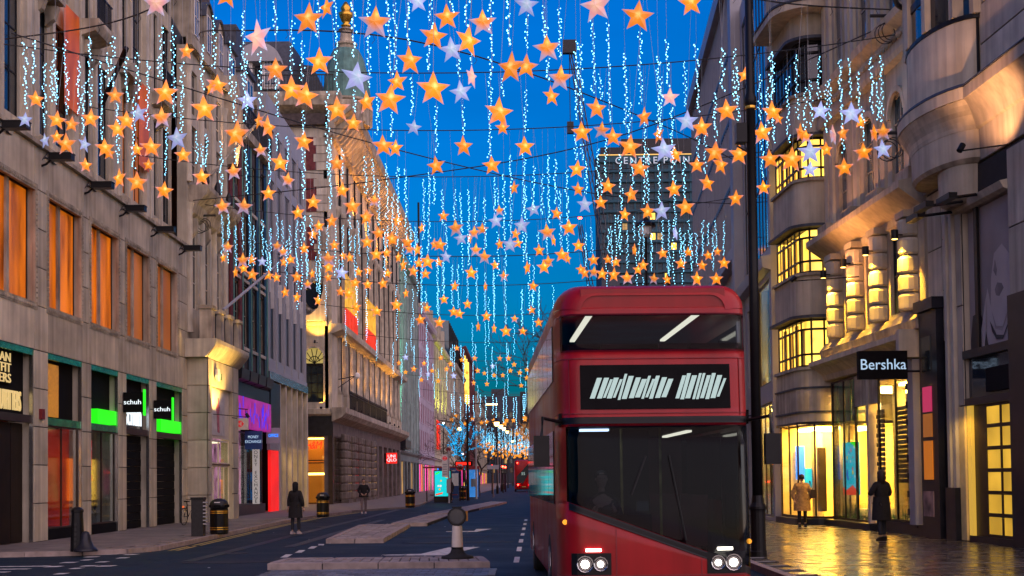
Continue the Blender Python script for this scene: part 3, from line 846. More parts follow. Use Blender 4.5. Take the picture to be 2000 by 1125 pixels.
# floodlights along the ledge
for i, (px, py) in enumerate(((11, 232), (102, 305), (187, 361), (258, 407), (316, 450), (365, 484))):
    Yd = 34.9 + i * 4.0
    p = at(px, py, [35.3, 38.8, 42.6, 46.3, 50.2, 54.3][i])
    t = thing('floodlight', ['floodlight at the left end of the stone ledge', 'second floodlight on the stone ledge from the left', 'third floodlight on the stone ledge, above the tinsel window', 'fourth floodlight along the stone ledge', 'fifth floodlight along the ledge, above the green lightbox', 'last floodlight on the ledge beside the bank'][i], 'floodlight', (-13.5, p.y, 11.25), group='black floodlights along the stone ledge')
    box('lamp_head', t, -.32, .34, -.16, .16, -.09, .09, 'black')
    MB().tube([(-.60, 0, -.25), (-.45, 0, -.2), (-.30, 0, -.06)], .035).build('bracket', 'black', t)
    box('visor', t, -.34, .36, -.18, .18, .092, .115, 'black')
    cb = MB(); 
    for q in range(3):
        cb.tube([(-.6, .1 * q, -.1 + .1 * q), (-.5, .35 + .2 * q, .25 - .1 * q), (-.55, .8 + .1 * q, .05), (-.6, 1.3, .1)], .018, 5)
    cb.build('cable_coil', 'cable', t)
t = tag(MB().tube([(-14.0, 44, 14.2), (-12.6, 42.2, 15.6)], .09, 8).build('flagpole', 'black'), 'dark slanting flagpole near the top left of the stone block', 'flagpole')
t = tag(MB().tube([(-14.1, 60, 15.6), (-12.6, 66, 20.2)], .06, 8).build('flagpole', 'stone2'), 'pale slanting flagpole in front of the gabled roofs', 'flagpole')

# ---- 2. bank with rusticated porch, balustrade and ornate storeys
b2 = left('bank_building', 'ornate stone bank with balustraded ground-floor porch and gabled roofline', 55.72)
L2 = 7.4
pz = 7.4; py = -0.85
LP = 5.75
wall(MB(), 0, LP, 0, pz, [(.5, 4.6, 0, 5.75)], py, 0.5, rev=1).build('porch_wall', ['joint', 'stone'], b2)
MB().box(-.02, 0.0, py, .4, 0, pz).build('porch_side', 'stone', b2)
for j in range(6):                          # big rusticated blocks, end wall and front
    z0, z1 = j * 1.15, (j + 1) * 1.15 - .04
    MB().box(-.09, -.025, py - .04, 0.38, z0, z1).build('stone_block', 'stone', b2)
    for a, b in ((-.09, .5), (4.6, LP)):
        MB().box(a, b, py - .06, py - .005, z0, z1).build('stone_block', 'stone', b2)
MB().box(.55, 4.55, py - .03, py - .002, 5.75, 6.86).build('stone_block', 'stone', b2)
MB().extr([(py - .02, 6.9), (py - .12, 7.0), (py - .42, 7.35), (py - .48, 7.5), (py - .48, 7.66), (.5, 7.66), (.5, 6.9)], -.45, LP + .4).build('porch_cornice', 'stone', b2)
bal = []
for i in range(4):
    MB().box(-.1 + i * 1.75, .55 + i * 1.75, py - .2, py + .3, 7.66, 8.95).build('balustrade_pier', 'stone2', b2)
    MB().box(-.16 + i * 1.75, .61 + i * 1.75, py - .26, py + .36, 8.95, 9.1).build('pier_cap', 'stone2', b2)
    if i < 3:
        g = MB()
        for q in range(8): g.box(.6 + i * 1.75 + q * .14, .63 + i * 1.75 + q * .14, py, py + .04, 7.66, 8.9)
        g.box(.55 + i * 1.75, 1.65 + i * 1.75, py - .01, py + .05, 8.86, 8.93).build('railing', 'ironwork', b2)
# porch opening: poster, clerestory, automatic door
box('porch_room', b2, .5, 4.6, .6, .7, 0, 3.5, glow('bank_interior', (1.0, .70, .30), 1.3, var=.4, scale=.8))
box('poster_panel', b2, .52, 4.58, py + .13, py + .19, 3.55, 5.72, 'cream')
M['figprint'] = mat('pink_figure_print', (.55, .16, .20), .6, var=.5, scale=5)
pp = box('poster', b2, .75, 3.6, py + .10, py + .13, 3.7, 5.55, mat('poster_paper', (.62, .60, .60), .5))
MB().prism([(x - .85, z) for x, z in [(3.05, 3.85), (3.45, 3.8), (3.4, 4.6), (3.5, 4.95), (3.3, 5.1), (3.3, 5.35), (3.1, 5.35), (3.1, 5.1), (2.85, 4.9), (2.95, 4.5)]], py + .092, py + .10).build('printed_figure', 'figprint', pp)
window(b2, .55, 4.55, 2.45, 3.5, py + .12, 2, 1, .07, 'cream', 'shopglass')
window(b2, .55, 4.55, 0.02, 2.4, py + .12, 4, 1, .07, 'cream', 'shopglass', fine=True)
box('door_operator', b2, .55, 4.55, py + .08, py + .5, 2.4, 2.46, 'bronze')
box('ceiling_light', b2, .8, 4.6, -.3, .4, 3.42, 3.46, glow('bank_light', (1, .82, .5), 3.0))
sg = MB().prism([(1.3 + .3 * math.cos(R(60 * k)), 6.25 + .3 * math.sin(R(60 * k))) for k in range(6)], py - .2, py - .08).build('hexagonal_plaque', 'white', b2)
box('wall_plaque', b2, 1.75, 2.25, py - .1, py - .06, 6.1, 6.38, 'greenpaint')
spot('porch_light', to_world(b2, (1.2, -2.2, 4.6)), to_world(b2, (1.5, -.9, 6.4)), 620, size=100)
# upper storeys
uh = []
for i in range(3):
    a = .7 + i * 2.25
    uh += [(a, a + 1.2, 9.1, 12.6), (a, a + 1.2, 14.6, 17.0), (a, a + 1.2, 17.5, 19.4)]
wall(MB(), 0, L2, 7.6, 20.2, uh, 0, .4).build('wall', 'stone', b2)
box('building_core', b2, 0, L2, 3.0, 14, 0, 20, 'stone2')
box('floor_slab', b2, 0, L2, .45, 3, 7.0, 7.5, 'stone2')
for h in uh: window(b2, *h, .1, 2, 3, .07, 'stonelt', 'glass')
for i in range(4):
    x = .1 + i * 2.25
    MB().lathe([(.22, 8.0), (.17, 8.3), (.16, 13.2), (.24, 13.5)], 10, (x + .15, -.02)).build('column', 'stonelt', b2)
    MB().lathe([(.2, 14.4), (.15, 14.7), (.14, 19.0), (.22, 19.4)], 10, (x + .15, -.02)).build('column', 'stonelt', b2)
for i in range(3):                          # corbelled balconies with pots
    a = .45 + i * 2.25
    MB().extr([(0, 12.9), (-.25, 13.1), (-.35, 13.5), (-.75, 13.9), (-.85, 14.1), (-.85, 14.3), (0, 14.3)], a - .1, a + 1.8).build('balcony', 'stone2', b2)
    MB().lathe([(.10, 14.3), (.18, 14.5), (.14, 14.8), (.05, 15.0)], 8, (a + .4, -.6)).build('urn', 'ironwork', b2)
    MB().extr([(0, 12.0), (-.3, 12.4), (-.3, 12.9), (0, 12.9)], a + .1, a + .4).build('corbel', 'stone2', b2)
box('string_course', b2, 0, L2, -.25, .0, 20.2, 20.7, 'stone2')
for i in range(3):                          # round-headed dormers
    a = .5 + i * 2.3
    arc = [(a + .75 + .75 * math.cos(R(t)), 22.4 + .75 * math.sin(R(t))) for t in range(0, 181, 20)]
    MB().prism([(a, 20.7), (a + 1.5, 20.7)] + arc, -.1, 1.5).build('dormer', 'stone2', b2)
    MB().prism([(a + .75 + .85 * math.cos(R(t)), 22.4 + .85 * math.sin(R(t))) for t in range(0, 181, 20)] + [(a + .75 + .74 * math.cos(R(t)), 22.4 + .74 * math.sin(R(t))) for t in range(180, -1, -20)], -.2, 1.6).build('dormer_hood', 'slate', b2)
    window(b2, a + .35, a + 1.15, 20.9, 22.6, -.17, 2, 2, .05, 'white', 'glass')
MB().extr([(0.3, 20.7), (2.6, 25.2), (9, 25.2), (9, 20.2), (0.3, 20.2)], 0, L2).build('roof', 'slate', b2)
# stone scroll gable at the far end
MB().prism([(L2 - .2, 16.8), (L2 + .3, 16.8), (L2 + 1.6, 18.8), (L2 + 1.5, 20.2), (L2 + .2, 21.2), (L2 - .3, 20.6)], -.5, .2).build('scroll_gable', 'stone2', b2)
spot('gable_light', to_world(b2, (L2 + .6, -1.6, 16.5)), to_world(b2, (L2 + .5, 0, 18.6)), 260, (1, .5, .2), size=90)
pole = MB().tube([(-13.3, 58.9, 9.3), (-12.35, 70.0, 13.6)], .07, 8)
tag(pole.build('flagpole', 'panelgrey'), 'long pale flagpole slanting up from the bank balustrade', 'flagpole')
# hanging bank sign
hs_ = thing('hanging_sign', 'white hanging bank sign with red hexagon emblem', 'sign', (-13.72, 62.2, 4.1))
box('sign_panel', hs_, 0, .82, -.06, .06, 0, .55, 'cream')
cx, cz, hw, hh = .41, .275, .11, .14
for tri in ([(cx - 2 * hw, cz), (cx - hw, cz - hh), (cx - hw, cz + hh)], [(cx + 2 * hw, cz), (cx + hw, cz + hh), (cx + hw, cz - hh)],
            [(cx - hw, cz + hh), (cx, cz), (cx + hw, cz + hh)], [(cx - hw, cz - hh), (cx + hw, cz - hh), (cx, cz)]):
    MB().prism(tri, -.072, -.06).build('emblem', glow('emblem_red', (.8, .03, .03), .5) if 'emblem_red' not in bpy.data.materials else bpy.data.materials['emblem_red'], hs_)
MB().tube([(-.6, 0, 1.0), (-.2, 0, 1.05), (.8, 0, .95)], .025).tube([(.1, 0, .55), (.1, 0, .98)], .012).tube([(.7, 0, .55), (.7, 0, .96)], .012).build('bracket', 'ironwork', hs_)

# ---- 3. dark brick building with the money exchange
b3 = left('dark_brick_building', 'dark sooty brick building with red piers and slate mansard beside the bank', 63.15)
L3 = 10.0
uh = []
for i in range(4):
    a = 1.5 + i * 2.1
    uh += [(a, a + 1.25, 8.6, 11.6), (a, a + 1.25, 12.4, 15.2), (a, a + 1.25, 16.4, 18.2)]
wall(MB(), 0, L3, 6.6, 19.0, uh, 0, .35).build('wall', 'brickdark', b3)
for h in uh: window(b3, *h, .08, 2, 2, .06, 'stone2', 'glass')
for i in range(5):
    x = .55 + i * 2.1
    MB().box(x, x + .55, -.08, 0, 7.3, 19).build('brick_pier', 'brickred' if i < 2 else 'darktile', b3)
    MB().tube([(x + .75, -.07, 7.0), (x + .75, -.07, 19)], .05, 8).build('drainpipe', 'copper', b3)
for z in (8.3, 11.75, 12.1, 15.5):
    for i in range(4): MB().box(1.4 + i * 2.1, 2.85 + i * 2.1, -.10, 0, z, z + .16).build('window_sill', 'stonelt', b3)
box('building_core', b3, 0, L3, 3.0, 14, 0, 19, 'brickdark')
box('fascia_beam', b3, 0, L3, -.1, 2.9, 5.9, 6.6, 'darktile')
for i in range(4):
    MB().extr([(0, 6.6), (-.45, 6.7), (-.5, 7.2), (-.2, 7.3), (0, 7.3)], 1.2 + i * 2.1, 3.0 + i * 2.1).build('bay_base', 'darktile', b3)
MB().extr([(0, 19), (-.3, 19.1), (-.35, 19.5), (0, 19.5)], 0, L3).build('cornice', 'stone2', b3)
MB().extr([(.2, 19.4), (2.2, 25.8), (9, 25.8), (9, 19.4)], 0, L3).build('roof', 'slate', b3)
for i in range(2):
    a = 1.6 + i * 4.4
    d = MB().box(a, a + 1.9, .3, 3, 20.6, 23.2).build('dormer', 'panelgrey', b3)
    MB().box(a - .15, a + 2.05, .15, 3.1, 23.2, 23.45).build('dormer_roof', 'slate', b3)
    window(b3, a + .2, a + 1.7, 20.9, 22.9, .22, 2, 2, .06, 'white', 'glassblue')
rl = MB()
for i in range(40): rl.box(.1 + i * .25, .13 + i * .25, -.3, -.26, 19.5, 20.7)
rl.box(0, L3, -.31, -.25, 20.7, 20.76).build('roof_railing', 'ironwork', b3)
MB().box(2.0, 3.3, 1.5, 2.6, 24.0, 27.4).build('chimney', 'brickdark', b3)
MB().box(8.0, 9.6, 1.2, 2.6, 24.0, 26.4).build('chimney', 'slate', b3)
# money exchange shop front
box('shop_interior', b3, 1.5, 9.6, 1.4, 1.5, .1, 5.5, glow('exchange_shop', (.75, .30, .50), .55, var=.95, scale=2.2))
MB().box(1.0, 9.2, -.35, 0.0, 4.35, 5.85).build('led_screen', 'litsign_purple', b3)
bt = MB()
for i in range(30):
    x = 1.1 + random.random() * 7.6; z = 4.4 + random.random() * .9
    bt.box(x, x + .1 + random.random() * .12, -.36, -.352, z, z + .2 + random.random() * .5)
bt.build('screen_pattern', glow('blue_screen_pixels', (.02, .03, .9), .9), b3, kind='stuff')
window(b3, 2.6, 8.9, .5, 4.2, .1, 4, 1, .07, 'darktile', 'shopglass')
box('stall_riser', b3, .9, 9.0, -.05, .3, 0, .5, 'darktile')
box('lit_strip', b3, 1.2, 1.3, -.08, 0, .6, 3.6, glow('cyan_tube', (.15, .75, 1), 2.0))
box('yellow_sign', b3, .75, 1.6, -.12, -.02, 3.4, 4.2, 'lineyellow')
bs = thing('blade_sign', 'blue money exchange blade sign over the pavement', 'sign', (-14.1, 67.2, 3.3))
box('sign_box', bs, 0, .86, -.1, .1, 0, .92, 'bluepaint')
text('sign_letters', 'MONEY\nEXCHANGE', .205, 'litblueltr', bs, (.43, -.105, .5), depth=.004, sx=.76, line=1.15)
vs_ = thing('vertical_sign', 'tall white vertical sign with black money exchange lettering', 'sign', (-14.08, 68.9, .52))
box('sign_board', vs_, 0, .36, -.05, .05, 0, 3.0, glow('brightened_white_panel', (.9, .86, .8), .22))  # light on the white board is put in as a weak glow
text('sign_letters', '\n'.join('MONEY EXCHANGE'), .25, 'blackmat', vs_, (.18, -.053, 1.5), depth=.003, sx=1.05, line=.84)
of = thing('neon_sign', 'dark panel with blue neon office lettering', 'sign', (-14.1, 72.8, 3.75))
box('sign_panel', of, 0, .75, -.06, .06, 0, .85, 'panelgrey')
text('sign_letters', 'OFFICE', .24, 'bluelit', of, (.38, -.07, .42), depth=.01, sx=.72)

# ---- 4. modern grey building
b4 = left('modern_grey_building', 'modern grey panelled building with tall dark window strips', 73.2)
L4 = 12.8
uh = []
for i in range(5):
    a = .5 + i * 2.46
    uh += [(a, a + 1.85, 8.5, 14.9), (a, a + 1.85, 15.6, 18.7), (a, a + 1.85, 19.3, 21.6)]
wall(MB(), 0, L4, 8.0, 23.3, uh, 0, .5).build('wall', 'panelgrey', b4)
for h in uh: window(b4, *h, .08, 2, 1, .09, 'panelgrey', 'glass' if h[2] > 15 else 'bronze')
for i in range(6):
    MB().box(.26 + i * 2.46 - .12, .26 + i * 2.46 + .12, -.07, 0, 8.0, 21.9).build('fin', 'panelgrey', b4)
for i in range(5):
    MB().box(.55 + i * 2.46, .62 + i * 2.46, -.1, .1, 12.2, 13.9).build('handrail', 'white', b4)
    MB().box(1.5 + i * 2.46, 1.56 + i * 2.46, -.1, .1, 11.4, 13.1).build('handrail', 'white', b4)
box('building_core', b4, 0, L4, 3.0, 14, 0, 23.2, 'panelgrey')
box('mirror_canopy', b4, -.1, L4, -.16, 2.9, 7.3, 7.75, 'steel')
box('upper_sill', b4, 0, L4, -.1, .0, 7.76, 8.0, 'panelgrey')
for i in range(6):
    x = 3.3 + i * 1.9
    MB().box(x - .16, x + .2, -.1, .28, 0, 7.3).build('stone_mullion', 'stone', b4)
gl = MB()
for i in range(5):
    x = 3.5 + i * 1.9
    MB().box(x + .02, x + 1.5, .3, .36, 6.2, 7.2).build('dark_panel', 'darktile', b4)
    window(b4, x + .02, x + 1.5, 3.6, 6.1, .2, 1, 2, .05, 'black', 'glassblue')
    window(b4, x + .02, x + 1.5, .1, 3.5, .2, 1, 1, .05, 'bronze', 'shopglass')
box('shop_back', b4, 3.2, L4, 1.7, 1.8, 0, 3.6, glow('warm_shop_back', (1, .56, .10), .55, var=.4, scale=.9))
box('shop_ceiling', b4, 3.2, L4, .4, 1.7, 3.52, 3.58, 'shoplight2')
box('party_wall', b4, 3.1, 3.2, .25, 3, 0, 7.2, 'blackmat')
box('door_panel', b4, .5, 2.9, -.05, .1, 0, 3.4, 'redpanel')
box('door_side', b4, 2.9, 3.1, -.1, .2, 0, 4.4, 'panelgrey')
box('dark_fascia', b4, .3, 3.1, -.12, .1, 4.4, 7.2, 'darktile')
box('door_head', b4, .3, 2.88, -.06, .1, 3.42, 4.38, 'panelgrey')

# ---- 5. grand corner building with the clothing shop and the green dome
b5 = thing('grand_corner_building', 'grand stone corner building with uplit columns, bracketed cornice and green dome', 'building', (-13.7, 95.0, 0))
# face A looks down the street towards us (local x to the right = world x)
fa = [( -1.95, -.62, 7.3, 10.2)]
wall(MB(), -14, -.25, 6.5, 28.0, [(-1.95, -.62, 7.3, 11.2), (-5.2, -3.6, 7.3, 11.2), (-5.2, -3.6, 14, 18), (-5.2, -3.6, 20, 24)], 0, .4).build('side_wall', 'stone', b5)
ar = [(-1.285 + .665 * math.cos(R(t)), 10.55 + .665 * math.sin(R(t))) for t in range(0, 181, 15)]
# spandrel closing the square head to a round arch
MB().add([(-1.95, .0, 11.2), (-.62, .0, 11.2)] + [(x, .0, z) for x, z in ar],
         [(1, 2 + i, 3 + i) for i in range(6)] + [(0, 2 + i, 3 + i) for i in range(6, 12)] + [(0, 1, 8)]).build('arch_spandrel', 'stone', b5)
MB().prism([(-1.285 + .80 * math.cos(R(t)), 10.55 + .80 * math.sin(R(t))) for t in range(0, 181, 12)] + [(-1.285 + .67 * math.cos(R(t)), 10.55 + .67 * math.sin(R(t))) for t in range(180, -1, -12)], -.08, .02).build('arch_moulding', 'stonelt', b5)
window(b5, -1.95, -.62, 7.3, 10.0, .2, 3, 4, .07, 'black', 'glass')
box('fanlight', b5, -1.95, -.62, .25, .3, 10.06, 11.2, glow('yellow_fanlight', (.9, .7, .2), .38))
fl = MB()
for t in range(0, 181, 36): fl.tube([(-1.285, .2, 10.1), (-1.285 + .66 * math.cos(R(t)), .2, 10.5 + .66 * math.sin(R(t)))], .03, 5)
fl.tube([(-1.285 + .36 * math.cos(R(t)), .2, 10.25 + .36 * math.sin(R(t))) for t in range(0, 181, 20)], .035, 5)
fl.box(-1.95, -.62, .16, .24, 10.0, 10.1).build('fanlight_bars', 'black', b5)
MB().extr([(0, 6.3), (-.25, 6.45), (-.3, 6.8), (0, 6.85)], -14, -.1).build('string_course', 'stone', b5)
# oval cartouche under a curved shell hood
MB().prism([(-1.15 + .95 * math.cos(R(t)), 14.9 + 1.25 * math.sin(R(t))) for t in range(0, 360, 20)], -.18, .0).build('oval_window', 'stone2', b5)
MB().prism([(-1.15 + .72 * math.cos(R(t)), 14.95 + 1.0 * math.sin(R(t))) for t in range(0, 360, 20)], -.26, -.18).build('oval_pane', 'glass', b5)
for t in range(0, 360, 30):
    MB().lathe([(.02, 0), (.17, .06), (.13, .2), (.02, .26)], 7).build('carved_leaf', 'stone2', b5, loc=(-1.15 + .85 * math.cos(R(t)), -.2, 14.85 + 1.1 * math.sin(R(t))), rot=(R(90), 0, 0))
hood = []
for q in range(8):
    t = R(-8 + q * 13)
    hood.append((-1.75 + 1.75 * math.sin(t) * .95 + .05, 15.1 - 1.9 * math.cos(t)))
MB().prism([(x, z) for x, z in [(-2.0, 13.05), (-.35, 13.05), (-.28, 13.6), (-.22, 16.8), (-.38, 16.8), (-.5, 15.2), (-.85, 14.0), (-1.4, 13.5), (-2.0, 13.4)]], -.75, -.02).build('scroll_hood', 'stonelt', b5)
MB().box(-2.0, -.3, -.45, 0, 12.75, 13.03).build('hood_bracket', 'stonelt', b5)
for z in (17.5, 21.0, 24.0):
    h0 = z
    MB().box(-1.75, -1.0, -.06, 0, z, z + 2.4).build('red_panel', 'brickred', b5)
    for q in range(4):
        MB().box(-1.0 - (.2 if q % 2 else 0), -.26, -.1, 0, z + q * .6, z + q * .6 + .56).build('quoin', 'stone', b5)
MB().prism([(-.95, 17.2), (-.3, 17.2), (-.3, 19.3), (-.6, 19.8), (-.95, 19.3)], -.2, -.1).build('carved_panel', 'stone2', b5)
MB().box(-14, -.25, -.5, 0, 27.2, 28.0).build('frieze', 'brickdark', b5)
MB().extr([(0, 28.0), (-1.0, 28.5), (-1.2, 29.1), (-1.2, 29.4), (0, 29.4)], -14, .9).build('side_cornice', 'stone2', b5)
rl = MB()
for i in range(50): rl.box(-9 + i * .19, -8.96 + i * .19, -1.0, -.96, 29.4, 30.6)
rl.box(-9, .4, -1.02, -.94, 30.6, 30.68).build('roof_railing', 'ironwork', b5)
MB().extr([(.2, 29.4), (1.8, 34.0), (8, 34.5), (8, 29.4)], -14, -3.2).build('roof', 'slate', b5)
for x in (-6.8, -4.9):
    MB().box(x, x + 1.2, .1, 2, 30.0, 32.3).build('dormer', 'white', b5)
    window(b5, x + .15, x + 1.05, 30.2, 32.1, .0, 2, 2, .06, 'white', 'glassblue')
arc = [(-5.1 + 1.6 * math.cos(R(t)), 31.9 + 1.35 * math.sin(R(t))) for t in range(0, 181, 15)]
MB().prism(arc, -.3, .9).build('segmental_pediment', 'panelgrey', b5)
# street face: built in a child frame turned to face the street
LB = 52.0
def sx(p): return (p[1], p[0], p[2])
def piece(name, mb, m, **k): return mb.build(name, m, b5, rz=R(90), **k)
fh = []
bays = [4 + i * 4.4 for i in range(11)]
for x in bays:
    fh += [(x, x + 1.7, 7.6, 11.6), (x, x + 1.7, 13.2, 17.6), (x, x + 1.7, 19.0, 23.0)]
piece('wall', wall(MB(), 0, LB, 6.5, 26.5, fh, 0, .5), 'stone')
wl = wall(MB(), 0, LB, 0, 6.5, [(.6, 5.6, 0, 4.9)] + [(x + 4.4, x + 7.2, 0, 4.9) for x in bays[:-1]], 0, .6)
piece('ground_wall', wl, 'sootstone')
for i, h in enumerate(fh):
    window(b5, h[0], h[1], h[2], h[3], .05, 2, 3, .08, 'black', 'litblind2' if i % 7 == 3 else 'glass', turn=R(90))
piece('building_core', MB().box(0.3, LB, 2.5, 14, 0, 28), 'stone2')
for x in bays:
    for dx in (-.75, 2.1):
        piece('column', MB().lathe([(.42, 8.0), (.34, 8.4), (.32, 16.0), (.28, 21.2), (.46, 21.6), (.46, 22.0)], 12, (x + dx, .14)), 'stone2', smooth=True)
        piece('drainpipe', MB().tube([(x - .25, -.14, 7.0), (x - .25, -.14, 26)], .08, 6), 'black') if dx < 0 else None
        piece('column_base', MB().box(x + dx - .5, x + dx + .5, -.3, 0, 6.9, 8.0), 'stone')
piece('balcony_slab', MB().extr([(0, 5.9), (-.7, 6.2), (-1.0, 6.5), (-1.0, 6.9), (0, 6.9)], -.3, LB), 'stone2')
piece('cornice', MB().extr([(0, 26.2), (-.3, 26.4), (-.4, 27.2), (-1.7, 28.2), (-1.8, 28.9), (0, 28.9)], -.9, LB), 'stone2')
for i in range(44):
    piece('cornice_bracket', MB().extr([(0, 26.5), (-.5, 26.6), (-1.5, 27.8), (-1.5, 28.15), (0, 28.15)], .3 + i * 1.17, .75 + i * 1.17), 'stonelt')
piece('mid_cornice', MB().extr([(0, 12.2), (-.8, 12.5), (-.9, 12.9), (0, 12.9)], -.2, LB), 'stone')
piece('roof', MB().extr([(.3, 28.9), (2.2, 33.5), (8, 34), (8, 28.9)], 6, LB), 'slate')
for i in range(8):
    piece('dormer', MB().box(8 + i * 5.5, 9.6 + i * 5.5, .2, 2, 29.2, 31.6), 'stone2')
for x in bays[:6]:
    g = MB()
    for q in range(24): g.box(x - 1.4 + q * .17, x - 1.37 + q * .17, -.95, -.91, 6.95, 8.0)
    for q in range(6): g.lathe([(.05, 8.0), (.09, 8.15), (.02, 8.3)], 6, (x - 1.3 + q * .8, -.93))
    g.box(x - 1.5, x + 2.7, -.97, -.9, 7.96, 8.02)
    piece('balcony_railing', g, 'ironwork')
for x in bays[:5]:                            # banded piers on the ground floor
    for dx in (2.0, 3.2):
        for j in range(8):
            piece('rusticated_block', MB().lathe([(.42, .62 * j + .25), (.47, .62 * j + .35), (.47, .62 * j + .72), (.42, .62 * j + .82)], 10, (x + dx - 1.0, -.02)), 'sootstone')
        piece('pier_base', MB().box(x + dx - 1.55, x + dx - .45, -.55, 0, 0, .25), 'sootstone')
# red and amber fins, their floodlighting put in as their own glow
M['redup'] = glow('red_glowing_fins', (1, .05, .01), .7, var=.5, scale=2)
M['ambup'] = glow('amber_glowing_fins', (1, .5, .04), .75, var=.4, scale=2)
for x0 in (4.0, 17.0):
    for i in range(9):
        piece('lit_fin', MB().prism([(x0 + i * .85, 13.0), (x0 + .3 + i * .85, 13.0), (x0 + .3 + i * .85, 14.6), (x0 + i * .85, 14.6)], -.5, -.42), 'redup')
        piece('lit_fin', MB().prism([(x0 + .02 + i * .85, 14.62), (x0 + .28 + i * .85, 14.62), (x0 + .15 + i * .85, 17.2)], -.5, -.42), 'ambup')
# corner dome with gilded urn
MB().lathe([(1.75, 28.7), (1.75, 30.3), (2.0, 30.45), (2.0, 30.6)], 16, (.4, 6)).build('dome_drum', 'stone2', b5)
MB().lathe([(1.9, 30.62), (1.8, 31.5), (1.62, 32.8), (1.35, 33.9), (1.0, 34.6), (.3, 34.75)], 16, (.4, 6)).build('dome', 'copper', b5)
MB().lathe([(.72, 33.6), (.72, 34.9), (.85, 35.0), (.85, 35.15), (.5, 35.3), (.42, 36.1), (.6, 36.2), (.3, 36.4)], 12, (.4, 6)).build('dome_lantern', 'stone2', b5)
MB().lathe([(.2, 36.4), (.42, 36.55), (.2, 36.7), (.33, 36.85), (.52, 37.3), (.58, 37.5), (.3, 37.55), (.42, 37.9), (.1, 38.4)], 14, (.4, 6)).build('gilded_urn', 'gold', b5, smooth=True)
for i in range(6):
    t = R(i * 60 + 20)
    MB().extr([(0, 0), (-.2, .1), (-.25, 1.6), (0, 1.8)], -.12, .12).build('dome_rib', 'stone2', b5, loc=(.4 + 1.78 * math.cos(t), 6 + 1.78 * math.sin(t), 28.7), rz=t + R(90))
# ground floor corner shop
box('shop_back', b5, -6, -.5, 2.3, 2.4, 0, 5, glow('corner_shop_wall', (1, .30, .02), .14, var=.5, scale=.7))
box('dark_fascia', b5, -14, 0, -.05, .3, 4.9, 6.3, 'darktile')
window(b5, -2.6, -.3, .05, 3.0, .05, 1, 1, .08, 'bronze', 'shopglass')
window(b5, -2.6, -.3, 3.1, 4.9, .05, 1, 1, .08, 'bronze', 'shopglass')
window(b5, -5.2, -2.7, .05, 4.9, .05, 2, 2, .08, 'bronze', 'shopglass')
box('corner_post', b5, -.3, 0.02, -.06, .3, 0, 4.9, 'bronze')
box('shop_ceiling', b5, -6, -.4, .9, 2.0, 4.7, 4.78, 'shoplight2')
box('window_rail', b5, -2.6, -.3, .3, .36, 2.1, 2.25, 'warmfix')
text('sign_letters', 'H&M', .80, 'redneon', b5, (-1.35, -.12, 4.2), depth=.03, sx=.72, shear=.25, space=.9)
for i, x in enumerate([.6] + [b + 4.4 for b in bays[:5]]):
    window(b5, x, x + (5.0 if i == 0 else 2.8), .05, 4.9, .05, 3, 2, .08, 'bronze', ('reddim2' if i == 2 else 'litdim') if i else 'shopglass', turn=R(90))
    if i: piece('lit_transom', MB().box(x, x + 2.8, .2, .28, 3.6, 4.3), glow('amber_transom%d' % i, (1, .3 if i != 2 else .03, .02), .5))
for x, z in ((-1.95, 6.9), (-.75, 6.9)):
    u = MB().lathe([(.05, -.1), (.10, 0), (.10, .06)], 10).build('uplight', 'black', b5, loc=(x, -.28, z))
    spot('uplight_lamp', to_world(b5, (x, -.24, z + .1)), to_world(b5, (x, -.02, z + 1.6)), 130, (1, .5, .06), size=75)
spot('hood_lamp', to_world(b5, (-1.0, -1.3, 11.6)), to_world(b5, (-.9, -.1, 13.6)), 420, (1, .5, .08), size=85)
for i, x in enumerate(bays[:9]):
    spot('column_uplight', (-13.7 + 0.95, 95 + x + .85, 7.2), (-13.7 + .1, 95 + x + .85, 12), 900, (1, .42, .05), size=60)
    if i % 2 == 0: spot('cornice_uplight', (-13.7 + 1.3, 95 + x, 22), (-13.7 + .9, 95 + x + .5, 28), 900, (1, .36, .05), size=110)
# wall lantern
wl_ = thing('wall_lantern', 'round lantern on an iron arm beside the arched window', 'lantern', (-13.6, 97.5, 9.1))
MB().tube([(0, 0, 0), (1.4, 0, .25)], .04).tube([(0, 0, -.6), (1.2, 0, .2)], .03).build('arm', 'ironwork', wl_)
MB().lathe([(.05, 0), (.2, .15), (.2, .35), (.05, .5)], 10, (1.4, 0)).build('globe', 'white', wl_)
u = thing('lit_shop_sign', 'red square shop sign with white lettering beyond the banded piers', 'sign', (-13.6, 131, 3.3))
box('sign_box', u, 0, 1.05, -.1, .1, 0, 1.05, glow('red_sign_face', (1, .02, .012), .95))
text('sign_letters', 'UNI\nQLO', .42, 'litwhite', u, (.53, -.11, .53), depth=.01, sx=1.1)
box('sign_return', u, -.5, -.02, -.1, .1, .1, 1.0, 'blackmat')

